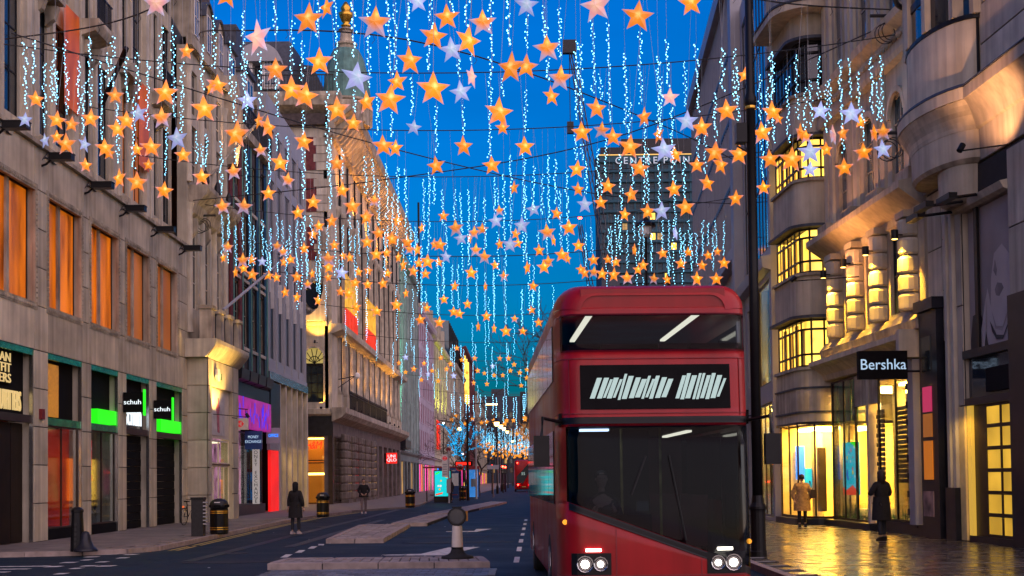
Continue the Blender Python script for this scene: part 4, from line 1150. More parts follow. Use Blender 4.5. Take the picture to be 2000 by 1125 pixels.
# ---- 6 to 9. the receding row
def row_building(name, label, y0, L, H, m, storeys, bay=3.6, win=1.5, glassm='glass', roof=0.0, x=XL, pil=None, ground=None, strip=None, first=5.5, sill=True, lit=0.1):
    b = left(name, label, y0, x)
    nb = max(2, int(L / bay)); bw = L / nb
    fh = []
    sh = (H - first - .6) / storeys
    for i in range(nb):
        for j in range(storeys):
            z = first + sh * j + .35
            fh.append((i * bw + (bw - win) / 2, i * bw + (bw + win) / 2, z, z + sh * .72))
    wall(MB(), 0, L, first - .6, H, fh, 0, .4).build('wall', m, b)
    gh = [(i * bw + .5, (i + 1) * bw - .5, 0, first - 1.6) for i in range(nb)]
    wall(MB(), 0, L, 0, first - .6, gh, 0, .5).build('ground_wall', m, b)
    for i, h in enumerate(fh):
        window(b, *h, .06, 2, 2, .1, 'black' if not strip else strip, 'litdim' if random.random() < lit else glassm)
    for i, h in enumerate(gh):
        window(b, *h, .08, 2, 1, .1, 'bronze', ground[i % len(ground)] if ground else 'litdim')
    box('building_core', b, 0, L, 1.2, 14, 0, H, m)
    MB().extr([(0, H - .7), (-.4, H - .5), (-.6, H - .1), (-.6, H + .2), (0, H + .2)], -.1, L).build('cornice', m, b)
    MB().extr([(0, first - .9), (-.35, first - .7), (-.4, first - .5), (0, first - .5)], -.05, L).build('string_course', m, b)
    if pil:
        for i in range(nb + 1):
            xx = min(max(i * bw, .3), L - .3)
            MB().box(xx - .3, xx + .3, -.12, 0, first - .4, H - .8).build('pilaster', pil, b)
    if sill:
        for h in fh: MB().box(h[0] - .15, h[1] + .15, -.08, 0, h[2] - .18, h[2]).build('window_sill', m, b)
    if roof:
        MB().extr([(.2, H + .2), (roof * .45, H + roof), (9, H + roof), (9, H + .2)], 0, L).build('roof', 'slate', b)
        for i in range(max(2, nb // 2)):
            MB().box(1 + i * 2 * bw, 2.4 + i * 2 * bw, roof * .1, roof * .5, H + .4, H + roof * .62).build('dormer', m, b)
    return b
shopg = ['litdim', 'pinklit', 'glass', 'litwin', 'orangelit']
b6 = row_building('faience_building', 'tall pale green building with closely set columns, green-lit', 147.2, 30.5, 27.5, 'stonegrn', 4, 4.2, 1.9, pil='stonegrn', ground=['glass', 'litdim', 'glass'], lit=.03)
for i in range(14): MB().lathe([(.4, 5.6), (.34, 6.2), (.3, 25.6), (.5, 26.2)], 8, (1.0 + i * 2.1, .2)).build('column', 'stonegrn', b6)
box('green_exit_sign', b6, 2.2, 3.4, -.1, .0, 20.5, 22.0, 'litgreen')
box('canopy_box', b6, 1, 8, -.9, 0, 5.2, 6.2, 'darktile')
for lab, x, y, z in (('slim floodlight mast in front of the pale green building', XL + 5, 150, 8), ('slim floodlight mast in front of the lilac building', XL + 6, 176, 5)):
    t = thing('added_floodlight_mast', lab, 'floodlight', (x, y, 0))  # added mast, there only to carry the coloured facade lamp
    MB().lathe([(.07, 0), (.05, z - .3)], 8).build('mast', 'black', t)
    MB().box(-.2, .2, .05, .2, z - .3, z + .1).build('lamp_head', 'black', t)
spot('added_green_flood', (XL + 5, 150, 8), (XL, 162, 20), 4500, (.25, 1.0, .62), size=120)  # added lamp for the green wash on the facade
b7 = row_building('lilac_building', 'lilac-white painted building with dark red window strips', 178, 31, 24.6, 'render_lilac', 5, 3.4, 1.5, glassm='redcloth', strip='redcloth', ground=['pinklit', 'orangelit', 'litdim', 'pinklit'], lit=.0)
spot('added_lilac_flood', (XL + 6, 176, 5), (XL, 196, 14), 2200, (1.0, .72, .95), size=120)  # added lamp for the lilac wash on the facade
b8 = row_building('slate_roofed_building', 'stone building under a steep slate mansard with yellow-green uplights', 209.5, 58, 24.0, 'stone', 4, 5.2, 2.4, roof=9.5, pil='stonelt', ground=['litdim', 'bluelit', 'pinklit', 'glass'], lit=.12)
for x in (2, 8, 18, 28): spot('yellow_uplight', (XL + 1.4, 209 + x, 11.5), (XL, 209 + x + .5, 15), 1100, (.9, 1.0, .08), size=95)
fw = MB().box(4, 9, -.3, -.05, 6.6, 11.2).build('red_display_window', glow('red_window_display', (1, .03, .005), .95, var=.5, scale=2.5), b8)
MB().box(6.4, 6.6, -.36, -.3, 6.6, 11.2).box(4, 9, -.36, -.3, 9.1, 9.3).build('display_bars', 'black', fw)
b9 = row_building('glass_topped_building', 'pale building with a blue glass box storey on its roof', 268, 45, 25, 'stone2', 5, 5.0, 2.6, ground=shopg)
box('glass_storey', b9, 2, 40, 1, 10, 25.3, 34, 'glassblue')
for i in range(9): MB().box(2 + i * 4.6, 2.2 + i * 4.6, .85, 1, 25.3, 34).build('storey_mullion', 'black', b9)
b10 = row_building('brick_corner_building', 'brown brick building lit by warm vertical strips near the street end', 314, 70, 33, 'brickred', 6, 6.0, 3.0, ground=shopg, lit=.2)
for i in range(3): MB().box(1 + i * 9, 1.8 + i * 9, -.4, -.1, 20, 31).build('lit_strip', 'litwin', b10)
b11 = row_building('far_terrace', 'farthest plain terrace closing the left side of the street', 385, 115, 27, 'stone2', 5, 7, 3.2, ground=shopg, lit=.15)
# buildings that close the view
for i, (x, y, w, h, m) in enumerate(((-9, 520, 15, 34, 'slate'), (6.5, 540, 16, 37, 'darktile'), (22, 560, 20, 31, 'stone2'))):
    t = thing('distant_block', ['distant dark block closing the street at left of the bare tree', 'taller distant block behind the bare tree', 'distant stone block hidden mostly by the near bus'][i], 'building', (x, y, 0))
    fh = [(-w / 2 + 1 + k * 2.4, -w / 2 + 2.5 + k * 2.4, 4 + j * 3.6, 6.2 + j * 3.6) for k in range(int((w - 2) / 2.4)) for j in range(int((h - 6) / 3.6))]
    wall(MB(), -w / 2, w / 2, 0, h, fh, 0, .5).build('wall', m, t)
    for q in fh: window(t, *q, .3, 1, 1, .12, 'black', 'litdim' if random.random() < .07 else 'glass')
    box('building_core', t, -w / 2, w / 2, 1, 12, 0, h - .05, m)
    box('plant_room', t, -w / 4, w / 6, 2, 9, h, h + 3, m)
# ------------------------------------------------------------------ right-hand buildings (local x runs towards us, -y faces the street)
RA = math.atan2(-1, 0.051)
def right(name, label, xf, yf, rz=RA):
    return thing(name, label, 'building', (xf, yf, 0), rz)

def path_strip(mb, path, z0, z1, off=0.0, th=0.0, m=0, cap=True):
    """a wall that follows a plan path (x,y); off pushes it outwards, th gives thickness inwards"""
    n = len(path); P = [Vector(p) for p in path]
    N = []
    for i in range(n):
        d = (P[min(i + 1, n - 1)] - P[max(i - 1, 0)]).normalized()
        N.append(Vector((d.y, -d.x)))
    a = [p + nn * off for p, nn in zip(P, N)]
    b = [p + nn * (off - th) for p, nn in zip(P, N)]
    vs = [(p.x, p.y, z0) for p in a] + [(p.x, p.y, z1) for p in a] + [(p.x, p.y, z0) for p in b] + [(p.x, p.y, z1) for p in b]
    fs = []
    for i in range(n - 1):
        fs += [(i, i + 1, n + i + 1, n + i), (2 * n + i + 1, 2 * n + i, 3 * n + i, 3 * n + i + 1), (n + i, n + i + 1, 3 * n + i + 1, 3 * n + i), (i + 1, i, 2 * n + i, 2 * n + i + 1)]
    fs += [(0, n, 3 * n, 2 * n), (n - 1, 3 * n - 1, 4 * n - 1, 2 * n - 1)]
    mb.add(vs, fs, m)
    return a, N

# ---- rounded-bay building nearest on the right
r1 = right('bow_fronted_building', 'pale stone building at right edge with bowed bay, deep moulding and large face poster', 10.65, 34.7)
LR1 = 9.5
wall(MB(), 0, LR1, 0, 8.95, [(2.35, 5.1, 0.0, 8.0)], 0, .55, rev=1).build('wall', ['joint', 'stone'], r1)
box('building_core', r1, 0, LR1, 1.2, 12, 0, 23, 'stone2')
rows(r1, 0, 1.0, 5.95, 8.9, 1.5, 2, 0, 'stone')
rows(r1, 1.0, 1.45, 5.0, 8.9, 1.5, 2, .0, 'stone', th=.02)
for i, (x0, x1, y0) in enumerate(((1.45, 1.62, -.16), (1.62, 1.78, -.08), (1.78, 1.95, -.14))):
    MB().box(x0, x1, y0, 0, 1.3, 8.4).build('moulded_jamb', 'stonelt', r1)
MB().box(1.35, 2.0, -.2, 0, 0, 1.3).build('granite_base', 'darktile', r1)
rows(r1, 1.96, 2.35, 3.3, 8.2, 2.0, 2, -.02, 'stone')
MB().box(1.97, 2.34, -.06, -.001, .02, 3.28).build('pale_jamb', 'interior', r1)
spot('jamb_light', to_world(r1, (3.0, -.5, 3.1)), to_world(r1, (2.1, 0, 1.3)), 26, (1, .62, .12), size=120)
MB().box(2.36, 2.6, .0, .3, .05, 3.3).build('glowing_jamb', glow('yellow_glow_jamb', (1, .6, .08), .5), r1)  # yellow light on this jamb is put in as its own glow
rows(r1, 5.1, LR1, 0, 8.9, 1.9, 2.0, 0, 'stone')
MB().box(5.1, 6.2, -.1, -.04, 0, 5.6).build('dark_pier', 'darktile', r1)
MB().extr([(0, 8.0), (-.12, 8.05), (-.2, 8.2), (0, 8.25)], 1.45, 5.1).build('opening_moulding', 'stone', r1)
# face poster in a deep frame: generic monochrome portrait in flat shapes
M['poster_bg'] = mat('poster_grey', (.30, .265, .26), .6, var=.3, scale=.6)
M['poster_face'] = mat('poster_face_tone', (.48, .43, .41), .6, var=.15, scale=1)
M['poster_dark'] = mat('poster_dark_tone', (.035, .032, .036), .6)
M['poster_mid'] = mat('poster_mid_tone', (.22, .19, .19), .6)
po = MB().box(2.4, 5.1, .12, .2, 4.62, 7.98).build('poster', 'poster_bg', r1)
def shape(poly, m, k): MB().prism(poly, .12 - .004 * k, .12 - .004 * k + .003).build('poster_print', m, po)
shape([(3.2, 4.62), (3.25, 5.4), (3.5, 6.0), (3.7, 5.5), (3.9, 5.0), (4.3, 4.9), (4.75, 5.4), (5.08, 5.7), (5.08, 4.62)], 'poster_face', 1)
shape([(2.45, 4.9), (2.6, 5.45), (3.0, 5.5), (3.3, 5.2), (3.5, 4.63), (2.45, 4.63)], 'poster_dark', 2)
shape([(3.7, 5.5), (3.75, 6.2), (3.95, 6.75), (4.4, 6.9), (4.8, 6.6), (4.95, 6.0), (4.7, 5.4), (4.35, 5.0), (4.0, 5.05)], 'poster_face', 3)
shape([(3.95, 5.9), (4.1, 6.05), (4.35, 6.0), (4.45, 5.88), (4.2, 5.72), (4.02, 5.76)], 'poster_mid', 4)
shape([(3.9, 6.35), (4.0, 6.6), (4.1, 6.35), (4.05, 6.2)], 'poster_mid', 4)
shape([(3.65, 5.2), (4.0, 4.85), (4.4, 4.8), (4.75, 5.15), (4.6, 4.95), (4.35, 4.72), (4.0, 4.74), (3.75, 4.95)], 'poster_dark', 5)
shape([(2.9, 4.63), (3.2, 5.2), (3.45, 5.8), (3.4, 5.0), (3.3, 4.63)], 'poster_face', 6)
MB().box(2.95, 3.14, .03, .09, 4.6, 8.0).build('dark_mullion', 'black', r1)
box('transom_beam', r1, 2.3, 5.1, -.06, .3, 4.42, 4.62, 'darktile')
box('transom_beam', r1, 2.3, 5.1, -.04, .3, 3.28, 3.46, 'darktile')
MB().box(2.4, 5.1, .06, .1, 3.46, 4.42).build('dark_glass_panel', 'glass', r1)
box('blade_panel', r1, 3.6, 5.0, -.02, .1, 3.55, 4.1, 'blackmat')
window(r1, 3.3, 5.1, .15, 3.28, .06, 2, 6, .07, 'bronze', glow('yellow_pane', (1, .56, .05), .62, var=.35, scale=.8), fine=True, bar=.09)
box('bronze_jamb', r1, 2.6, 3.3, .08, .3, .0, 3.28, 'bronze')
box('stall_riser', r1, 2.4, 5.1, -.02, .3, 0, .15, 'darktile')
# dark clad pilaster with lit panels
box('dark_pilaster', r1, -.25, 1.0, -.22, -.03, 0, 5.85, 'darktile')
MB().box(-.32, 1.06, -.34, -.03, 5.86, 6.15).build('pilaster_cap', 'darktile', r1)
for z0, z1, m in ((1.5, 2.5, glow('orange_panel', (1, .28, .02), .35)), (2.6, 3.2, glow('orange_panel2', (1, .33, .05), .18)), (3.25, 3.9, glow('pink_panel', (1, .06, .22), .35)), (4.3, 5.2, 'glass')):
    MB().box(.0, .62, -.25, -.222, z0, z1).build('display_panel', m, r1)
MB().box(-.1, .62, -.25, -.222, .55, 1.2).build('lower_poster', mat('pale_food_print', (.38, .25, .24), .5, var=.9, scale=2), r1)
# bowed bay: stacked curved mouldings
def bowpath(r, k=.42, c=1.75, n=14):
    return [(c - r * math.cos(math.pi * i / n), -r * k * math.sin(math.pi * i / n)) for i in range(n + 1)]
def bow(name, z0, z1, r0, r1_, m, k=.42, n=16, c=1.75, parent=None):
    a = [(c - r0 * math.cos(math.pi * i / n), -r0 * k * math.sin(math.pi * i / n)) for i in range(n + 1)]
    b = [(c - r1_ * math.cos(math.pi * i / n), -r1_ * k * math.sin(math.pi * i / n)) for i in range(n + 1)]
    vs = [(*p, z0) for p in a] + [(*p, z1) for p in b]
    q = n + 1
    fs = [(i, i + 1, q + i + 1, q + i) for i in range(n)] + [tuple(range(q - 1, -1, -1)), tuple(range(q, 2 * q)), (0, q, 2 * q - 1, q - 1)]
    return MB().add(vs, fs).build(name, m, parent or r1, smooth=False)
bow('corbel_drum', 8.25, 9.0, .85, .9, 'stone', k=.62, c=2.5)
bow('corbel_disc', 8.12, 8.25, .6, .85, 'stone2', k=.62, c=2.5)
bow('bay_soffit', 9.0, 9.1, 1.7, 1.85, 'stone2')
bow('bay_band', 9.1, 9.75, 1.85, 1.88, 'stone')
prev = None
for i in range(6):                           # cove
    t0, t1 = i / 6, (i + 1) / 6
    bow('bay_cove', 9.75 + .62 * t0, 9.75 + .62 * t1, 1.9 + .55 * t0 ** 1.6, 1.9 + .55 * t1 ** 1.6, 'stone')
bow('bay_fillet', 10.38, 10.66, 2.5, 2.52, 'stone')
bow('lead_flashing', 10.665, 10.74, 2.56, 2.5, 'slate')
cov = [(0, 9.0), (-.05, 9.0), (-.08, 9.72), (-.12, 9.75)] + [(-.14 - .34 * (q / 6) ** 1.6, 9.77 + .60 * q / 6) for q in range(7)] + [(-.52, 10.38), (-.52, 10.66), (0, 10.66)]
MB().extr(cov, 3.7, LR1).build('cornice', 'stone', r1)
MB().extr([(y + .04, z) for y, z in cov], -.6, .35).build('cornice', 'stone', r1)
MB().extr([(0, 10.665), (-.56, 10.665), (-.5, 10.74), (0, 10.74)], 3.7, LR1).build('lead_flashing', 'slate', r1)
bow('bay_wall', 10.74, 12.35, 2.0, 2.0, 'stone')
bp = bowpath(2.0, n=20)
fb = MB()
for i in (0, 1, 4, 8, 12, 16, 19, 20):
    x, y = bp[i]
    fb.box(x - .12, x + .12, y - .07, y + .2, 12.45, 17.0)
fb.build('bay_mullion', 'stonelt', r1)
bow('bay_window_frame', 12.36, 12.46, 2.05, 2.05, 'black')
bow('bay_glazing', 12.46, 16.6, 1.86, 1.86, 'glass')
bow('bay_transom', 13.3, 13.5, 1.93, 1.93, 'black')
bow('bay_transom', 14.6, 14.72, 1.93, 1.93, 'black')
bow('bay_wall', 16.62, 23, 2.02, 2.02, 'stone')
MB().tube([(x * 1.0, y - .22, 14.0 + .0 * i) for i, (x, y) in enumerate(bowpath(2.05, n=20))], .07, 8).build('bay_rail', 'black', r1)
rows(r1, 3.78, LR1, 10.75, 23, .92, 2.4, .0, 'stonelt', stagger=False, gap=.03)
MB().box(3.75, LR1, 0.001, .5, 10.7, 23).build('upper_wall', 'joint', r1)
MB().tube([(3.74, -.06, 10.75), (3.74, -.06, 23)], .04, 6).build('drainpipe', 'black', r1)
spot('cornice_light', to_world(r1, (5.6, -1.2, 8.9)), to_world(r1, (5.2, -.3, 10.3)), 160, (1, .45, .2), size=110)
for i, (x, y) in enumerate(((1.9, -1.0), (2.9, -1.15), (3.6, -.85))):
    t = thing('floodlight', ['slim black floodlight on arm left of the corbel drum', 'slim black floodlight under the corbel drum', 'slim black floodlight right of the corbel drum above the poster'][i], 'floodlight', to_world(r1, (x, y, 8.0 + .05 * i)), RA, 'slim floodlights above the poster')
    box('lamp_head', t, -.42, .42, -.1, .1, -.07, .07, 'black')
    MB().tube([(.1, .05, 0), (.15, .9, .1)], .04).build('arm', 'black', t)

# ---- white-stone building with the clothes shop
r2 = right('clothes_shop_building', 'classical stone building with yellow-lit banded pilasters over a glass-fronted clothes shop', 10.165, 44.22)
LR2 = 9.25
W1 = [(2.05, 3.3), (4.25, 5.5), (6.45, 8.05)]
W2 = [(1.6, 2.8), (4.2, 5.4), (6.8, 8.0)]
hh = [(a, b, 6.15, 8.35) for a, b in W1] + [(a, b, 9.9, 12.3) for a, b in W2] + [(a - .25 + q * .95, a + .5 + q * .95, 14.3, 18.6) for a, b in W2 for q in (0, 1)]
wall(MB(), 0, LR2, 5.45, 22, hh, 0, .42).build('wall', 'stone', r2)
box('building_core', r2, 0, LR2, 3.4, 12, 0, 22, 'stone2')
box('floor_slab', r2, 0, LR2, .45, 3.4, 5.0, 5.5, 'stone2')
for a, b in W1: window(r2, a, b, 6.15, 8.35, .1, 2, 2, .07, 'black', 'glass')
for a, b in W2:
    window(r2, a, b, 9.9, 12.3, .07, 2, 3, .07, 'stone2', 'glassblue')
    cx = (a + b) / 2; w = (b - a) / 2
    arc = [(cx + w * math.cos(R(t)), 11.7 + w * math.sin(R(t))) for t in range(0, 181, 15)]
    MB().add([(a, -.004, 12.3), (b, -.004, 12.3)] + [(x, -.004, z) for x, z in arc], [(1, 2 + i, 3 + i) for i in range(6)] + [(0, 2 + i, 3 + i) for i in range(6, 12)] + [(0, 1, 8)]).build('arch_spandrel', 'stone', r2)
    MB().prism([(cx + (w + .18) * math.cos(R(t)), 11.7 + (w + .18) * math.sin(R(t))) for t in range(0, 181, 12)] + [(cx + (w + .02) * math.cos(R(t)), 11.7 + (w + .02) * math.sin(R(t))) for t in range(180, -1, -12)], -.1, -.01).build('arch_moulding', 'stonelt', r2)
    for q in (0, 1): window(r2, a - .25 + q * .95, a + .5 + q * .95, 14.3, 18.6, .07, 1, 3, .06, 'stone2', 'glassblue')
for x in (.7, 3.3, 5.9, 8.55):
    for dx in (-.28, .28):
        MB().box(x + dx - .2, x + dx + .2, -.09, 0, 9.85, 13.1).build('pilaster', 'stonelt', r2)
        MB().box(x + dx - .15, x + dx + .15, -.1, 0, 14.25, 21).build('pilaster', 'stonelt', r2)
    MB().box(x - .55, x + .55, -.34, 0, 9.5, 9.84).build('pilaster_base', 'stone2', r2)
MB().extr([(0, 13.1), (-.2, 13.15), (-.25, 13.3), (-.22, 13.85), (-.5, 14.0), (-.55, 14.2), (0, 14.22)], 0, LR2).build('string_course', 'stone', r2)
for i in range(26):
    MB().lathe([(.02, 0), (.11, .05), (.07, .12), (.01, .15)], 6).build('frieze_leaf', 'stone2', r2, loc=(.3 + i * .34, -.24, 13.58), rot=(R(90), 0, 0))
MB().extr([(0, 8.55), (-.08, 8.6), (-.1, 8.82), (-.2, 8.9), (-.42, 9.05), (-.62, 9.2), (-.66, 9.24), (-.66, 9.42), (-.3, 9.5), (0, 9.5)], -.1, LR2).build('main_cornice', 'stone', r2)
MB().extr([(0, 5.45), (-.25, 5.5), (-.3, 5.75), (-.1, 6.0), (0, 6.02)], 0, LR2).build('sill_course', 'stone2', r2)
PX = (1.55, 3.75, 5.95, 8.5)
for x in PX:
    for j in range(5):
        MB().lathe([(.27, 6.04 + j * .5), (.31, 6.1 + j * .5), (.31, 6.42 + j * .5), (.27, 6.5 + j * .5)], 14, (x, -.16)).build('banded_drum', 'stonelt', r2)
    MB().box(x - .36, x + .36, -.42, 0, 8.54 - .0, 8.56 + .16).build('pilaster_capital', 'stone', r2)
    f = MB().lathe([(.10, 0), (.10, .24)], 12).build('sconce', 'black', r2, loc=(x + .22, -.62, 7.95))
    MB().lathe([(.075, -.012), (.075, -.004)], 10).build('sconce_lens', 'warmfix', f)
    MB().tube([(0, 0, .12), (-0.1, .45, .12)], .02, 6).build('sconce_arm', 'black', f)
    spot('sconce_lamp', to_world(r2, (x + .24, -.62, 7.9)), to_world(r2, (x + .1, -.3, 6.0)), 620, (1, .52, .04), size=70, blend=.9)
spot('cornice_glow', to_world(r2, (4.5, -2.2, 7.6)), to_world(r2, (4.8, -.4, 9.2)), 260, (1, .4, .12), size=130)
# shop front
MB().extr([(0, 4.75), (-.15, 4.78), (-.2, 4.95), (-.42, 5.15), (-.62, 5.25), (-.62, 5.4), (0, 5.44)], -.25, 8.9).build('shop_cornice', 'stonelt', r2)
MB().prism([(8.75, 4.7), (8.95, 4.7), (9.0, 5.5), (8.75, 5.5)], -.66, .0).build('console_bracket', 'stonelt', r2)
box('shop_floor', r2, 0.1, 8.9, .0, 3.38, 0.16, .2, 'shopfloor')
box('shop_back', r2, .1, 8.9, 3.2, 3.3, .2, 4.9, 'interior')
box('shop_ceiling', r2, .1, 8.9, .1, 3.3, 4.4, 4.45, 'interior')
for x in (.8, 2.4, 4.3, 6.2, 8.0): box('ceiling_light', r2, x, x + .5, .9, 2.6, 4.3, 4.38, 'shoplight')
box('plinth', r2, .3, 5.0, -.3, .2, 0.001, .2, 'darktile'); box('plinth', r2, 5.0, 9.0, -.08, .2, 0.001, .3, 'darktile')
window(r2, .35, 2.9, .22, 4.7, -.03, 2, 1, .05, 'black', 'shopglass', fine=True)
window(r2, 2.95, 4.2, .22, 4.7, -.03, 1, 1, .05, 'black', 'shopglass', fine=True)
MB().box(.3, .35, -.03, 0.2, .2, 4.7).build('glass_return', 'black', r2)
M['banner'] = mat('green_banner', (.05, .40, .15), .35, var=.9, scale=4, streak=.7)
for i in range(7): MB().box(.4 + i * .36, .74 + i * .36, -.0 + .03 * (i % 2) + .05, .03 * (i % 2) + .08, 3.35, 4.65).build('green_drape', 'banner', r2)
sc = box('window_screen', r2, .55, 2.15, .25, .32, 1.0, 2.7, 'cyanprint')
random.seed(3)
for i in range(22):
    px_, pz_ = .7 + random.random() * 1.3, 1.5 + random.random() * 1.05
    a = .03 + random.random() * .055
    MB().prism([(px_ + a * math.cos(R(60 * t)), pz_ + a * math.sin(R(60 * t))) for t in range(6)], .243, .249).build('screen_picture', [glow('scr%d' % i, c, .8) for c in [random.choice([(1, .1, .05), (.9, .9, .9), (1, .6, 0), (.03, .1, .6)])]][0], sc)
MB().prism([(.55, 1.0), (2.15, 1.0), (2.15, 1.1), (1.6, 1.32), (.9, 1.15), (.55, 1.25)], .24, .249).build('screen_swoosh', glow('scr_red', (1, .08, .03), .9), sc)
MB().prism([(1.3, 2.7), (2.15, 2.7), (2.15, 2.4), (1.8, 2.58)], .24, .249).build('screen_swoosh', 'litgreen', sc)
for a, b in ((.35, 2.9), (2.95, 4.2), (5.2, 8.3)):
    gr = MB()
    for i in range(int((b - a) * 60)):
        x = a + .05 + random.random() * (b - a - .1); hgt = .12 + random.random() * .5
        y = .05 + random.random() * .3
        gr.add([(x - .02, y, .24), (x + .02, y, .24), (x + random.uniform(-.08, .08), y, .24 + hgt)], [(0, 1, 2)])
    gr.build('display_grass', mat('display_grass', (.05, .24, .02), .6, var=.5), r2, kind='stuff')
MB().lathe([(.2, .2), (.2, 4.4)], 16, (3.4, 1.2)).build('shop_column', 'column', r2, smooth=True)
for x in (1.0, 2.2): MB().box(x, x + .6, 2.9, 3.15, .25, 2.6).build('shelf_unit', 'column', r2)
for x in (3.2, 3.8, 4.9):
    rk = MB().tube([(x, 1.8, .2), (x, 1.8, 1.6), (x + .6, 1.8, 1.6), (x + .6, 1.8, .2)], .02, 6).build('clothes_rail', 'steel', r2)
    for q in range(7): MB().box(x + .05 + q * .075, x + .1 + q * .075, 1.62, 1.98, .6 + .1 * (q % 3), 1.55).build('garment', ['coatblack', 'coattan', 'paletrouser', 'white'][q % 4], rk)
box('door_jamb', r2, 4.25, 4.45, -.1, .25, 0, 4.7, 'stonelt')
box('lit_edge', r2, 3.55, 3.62, .5, .56, 2.7, 4.1, glow('lit_tube', (1, .8, .4), 4))
for i in range(24): MB().box(4.55, 5.2, .1 + (i % 2) * .03, .16, .22 + i * .14, .345 + i * .14).build('shutter_slat', 'bronze', r2)
box('fascia_grey', r2, 2.95, 5.2, -.05, .05, 3.75, 4.7, 'stone2')
window(r2, 5.2, 8.3, .3, 4.7, -.05, 2, 1, .08, 'black', 'shopglass', fine=True)
for i in range(16): MB().box(5.3, 6.6, .45 + (i % 2) * .03, .5, 1.4 + i * .14, 1.52 + i * .14).build('shutter_slat', 'bronze', r2)
MB().lathe([(.22, .3), (.22, 4.4)], 16, (6.9, .9)).build('shop_column', 'white', r2, smooth=True)
text('lettering', 'SALE', .42, 'greenpaint', r2, (6.9, .66, 2.9), rot=(R(90), R(-90), 0), depth=.01)
box('green_band', r2, 6.7, 7.1, .64, .66, 1.75, 1.98, 'greenpaint')
MB().lathe([(.16, .3), (.16, 4.4)], 14, (7.7, 1.0)).build('shop_column', 'white', r2, smooth=True)
box('black_frame', r2, 8.3, 8.5, -.1, .2, .2, 4.7, 'black')
MB().box(8.5, 8.95, -.3, .1, .3, 4.7).build('white_pilaster', 'panelgrey', r2)
for i in range(9): MB().box(8.46, 8.52, -.34, -.28, .55 + i * .48, .72 + i * .48).build('fixing_bracket', 'ironwork', r2)
bk = thing('blade_sign', 'black clothes shop blade sign with pale lettering above the pavement at right', 'sign', (8.82, 35.05, 4.16))
box('sign_box', bk, 0, 1.29, -.1, .1, 0, .74, 'blackmat')
text('sign_letters', 'Bershka', .40, 'litblueltr', bk, (.645, -.105, .37), depth=.005, sx=.95)
for z in (.2, .55): MB().tube([(1.29, 0, z), (1.72, 0, z)], .03, 6).build('bracket', 'black', bk)

# ---- curved corner building with the lit strip windows
r3 = right('curved_corner_building', 'cream rendered building with rounded corner and strip windows glowing yellow', 9.05, 48.5)
cr = .75
path = [(.75, 0), (1.1, 0), (1.4, 0), (2.1, 0), (2.8, 0), (4.25 - cr, 0)] + [(4.25 - cr + cr * math.sin(R(t)), cr - cr * math.cos(R(t))) for t in range(10, 91, 10)] + [(4.25, 1.1), (4.25, 1.6), (4.25, 2.1)]
def strip(name, z0, z1, m, off=0, th=.4, **k):
    mb = MB(); path_strip(mb, path, z0, z1, off, th); return mb.build(name, m, r3, **k)
for z0, z1 in ((3.42, 5.22), (6.92, 8.36), (9.98, 11.56), (13.04, 14.46), (16.32, 23)):
    strip('wall_band', z0, z1, 'stone')
for z in (6.9, 9.96, 13.02, 16.3): strip('window_hood', z, z + .1, 'slate', .22, .6)
for z in (5.2, 8.36, 11.54, 14.44): strip('window_sill', z - .02, z + .08, 'stone2', .1, .5)
strip('canopy', 17.2, 17.42, 'stone', .7, 1.2)
strip('canopy_edge', 17.43, 17.5, 'slate', .74, .3)
strip('sign_band', 3.8, 4.55, 'stone2', .03, .1)
for z in (3.74, 4.55): strip('band_moulding', z, z + .06, 'slate', .07, .1)
strip('shop_head', 3.36, 3.44, 'darktile', .05, .5)
# window frames along the path
def along(path, step):
    P = [Vector(p) for p in path]; out = []; d = 0.0; nxt = 0.0
    for a, b in zip(P, P[1:]):
        L = (b - a).length; u = (b - a) / L
        while nxt <= d + L + 1e-6:
            out.append((a + u * (nxt - d), math.atan2(u.y, u.x))); nxt += step
        d += L
    return out
for z0, z1 in ((5.28, 6.9), (8.44, 9.96), (11.62, 13.02), (14.52, 16.3)):
    fr_ = MB()
    for p, an in along(path, .5):
        c, s = math.cos(an), math.sin(an)
        q = [(p.x + c * a - s * b, p.y + s * a + c * b) for a, b in ((-.03, .10), (.03, .10), (.03, .13), (-.03, .13))]
        fr_.plan(q, z0, z1)
    h = z1 - z0
    for zz in (z0 + .0, z0 + h * .24, z0 + h * .76, z1 - .08):
        path_strip(fr_, path, zz, zz + .07, -.09, .05)
    w_ = fr_.build('window', 'black', r3)
    lit_ = z0 < 13
    for i, ((pa, _), (pb, _)) in enumerate(zip(along(path, .5), along(path, .5)[1:])):
        u = (pb - pa).normalized(); nn = Vector((u.y, -u.x))
        a = pa - nn * .14; b = pb - nn * .14
        MB().quad((a.x, a.y, z0), (b.x, b.y, z0), (b.x, b.y, z1), (a.x, a.y, z1)).build('pane', 'shopglass' if lit_ else 'glass', w_)
    if lit_:
        strip('room_wall', z0, z1, 'litwin', -.45, .05); MB().box(.76, .8, .15, .45, z0, z1).build('room_end', 'litwin', r3)
        rm = MB()
        for q in range(4): rm.box(.9 + q * .8, 1.15 + q * .8, .25, .32, z0 + .05, z1 - .1 - .2 * (q % 2))
        rm.build('curtain', 'interior', r3)
        pass
# core behind, kept clear of the rooms
MB().plan([(.75, 1.0), (3.0, 1.0), (3.0, 8), (.75, 8)], 3.5, 23).build('building_core', 'stone2', r3)
for z in (5.0, 8.2, 11.4, 14.3): MB().plan([(.75, .3), (3.9, .3), (3.9, 2), (.75, 2)], z, z + .15).build('floor_slab', 'stone2', r3)
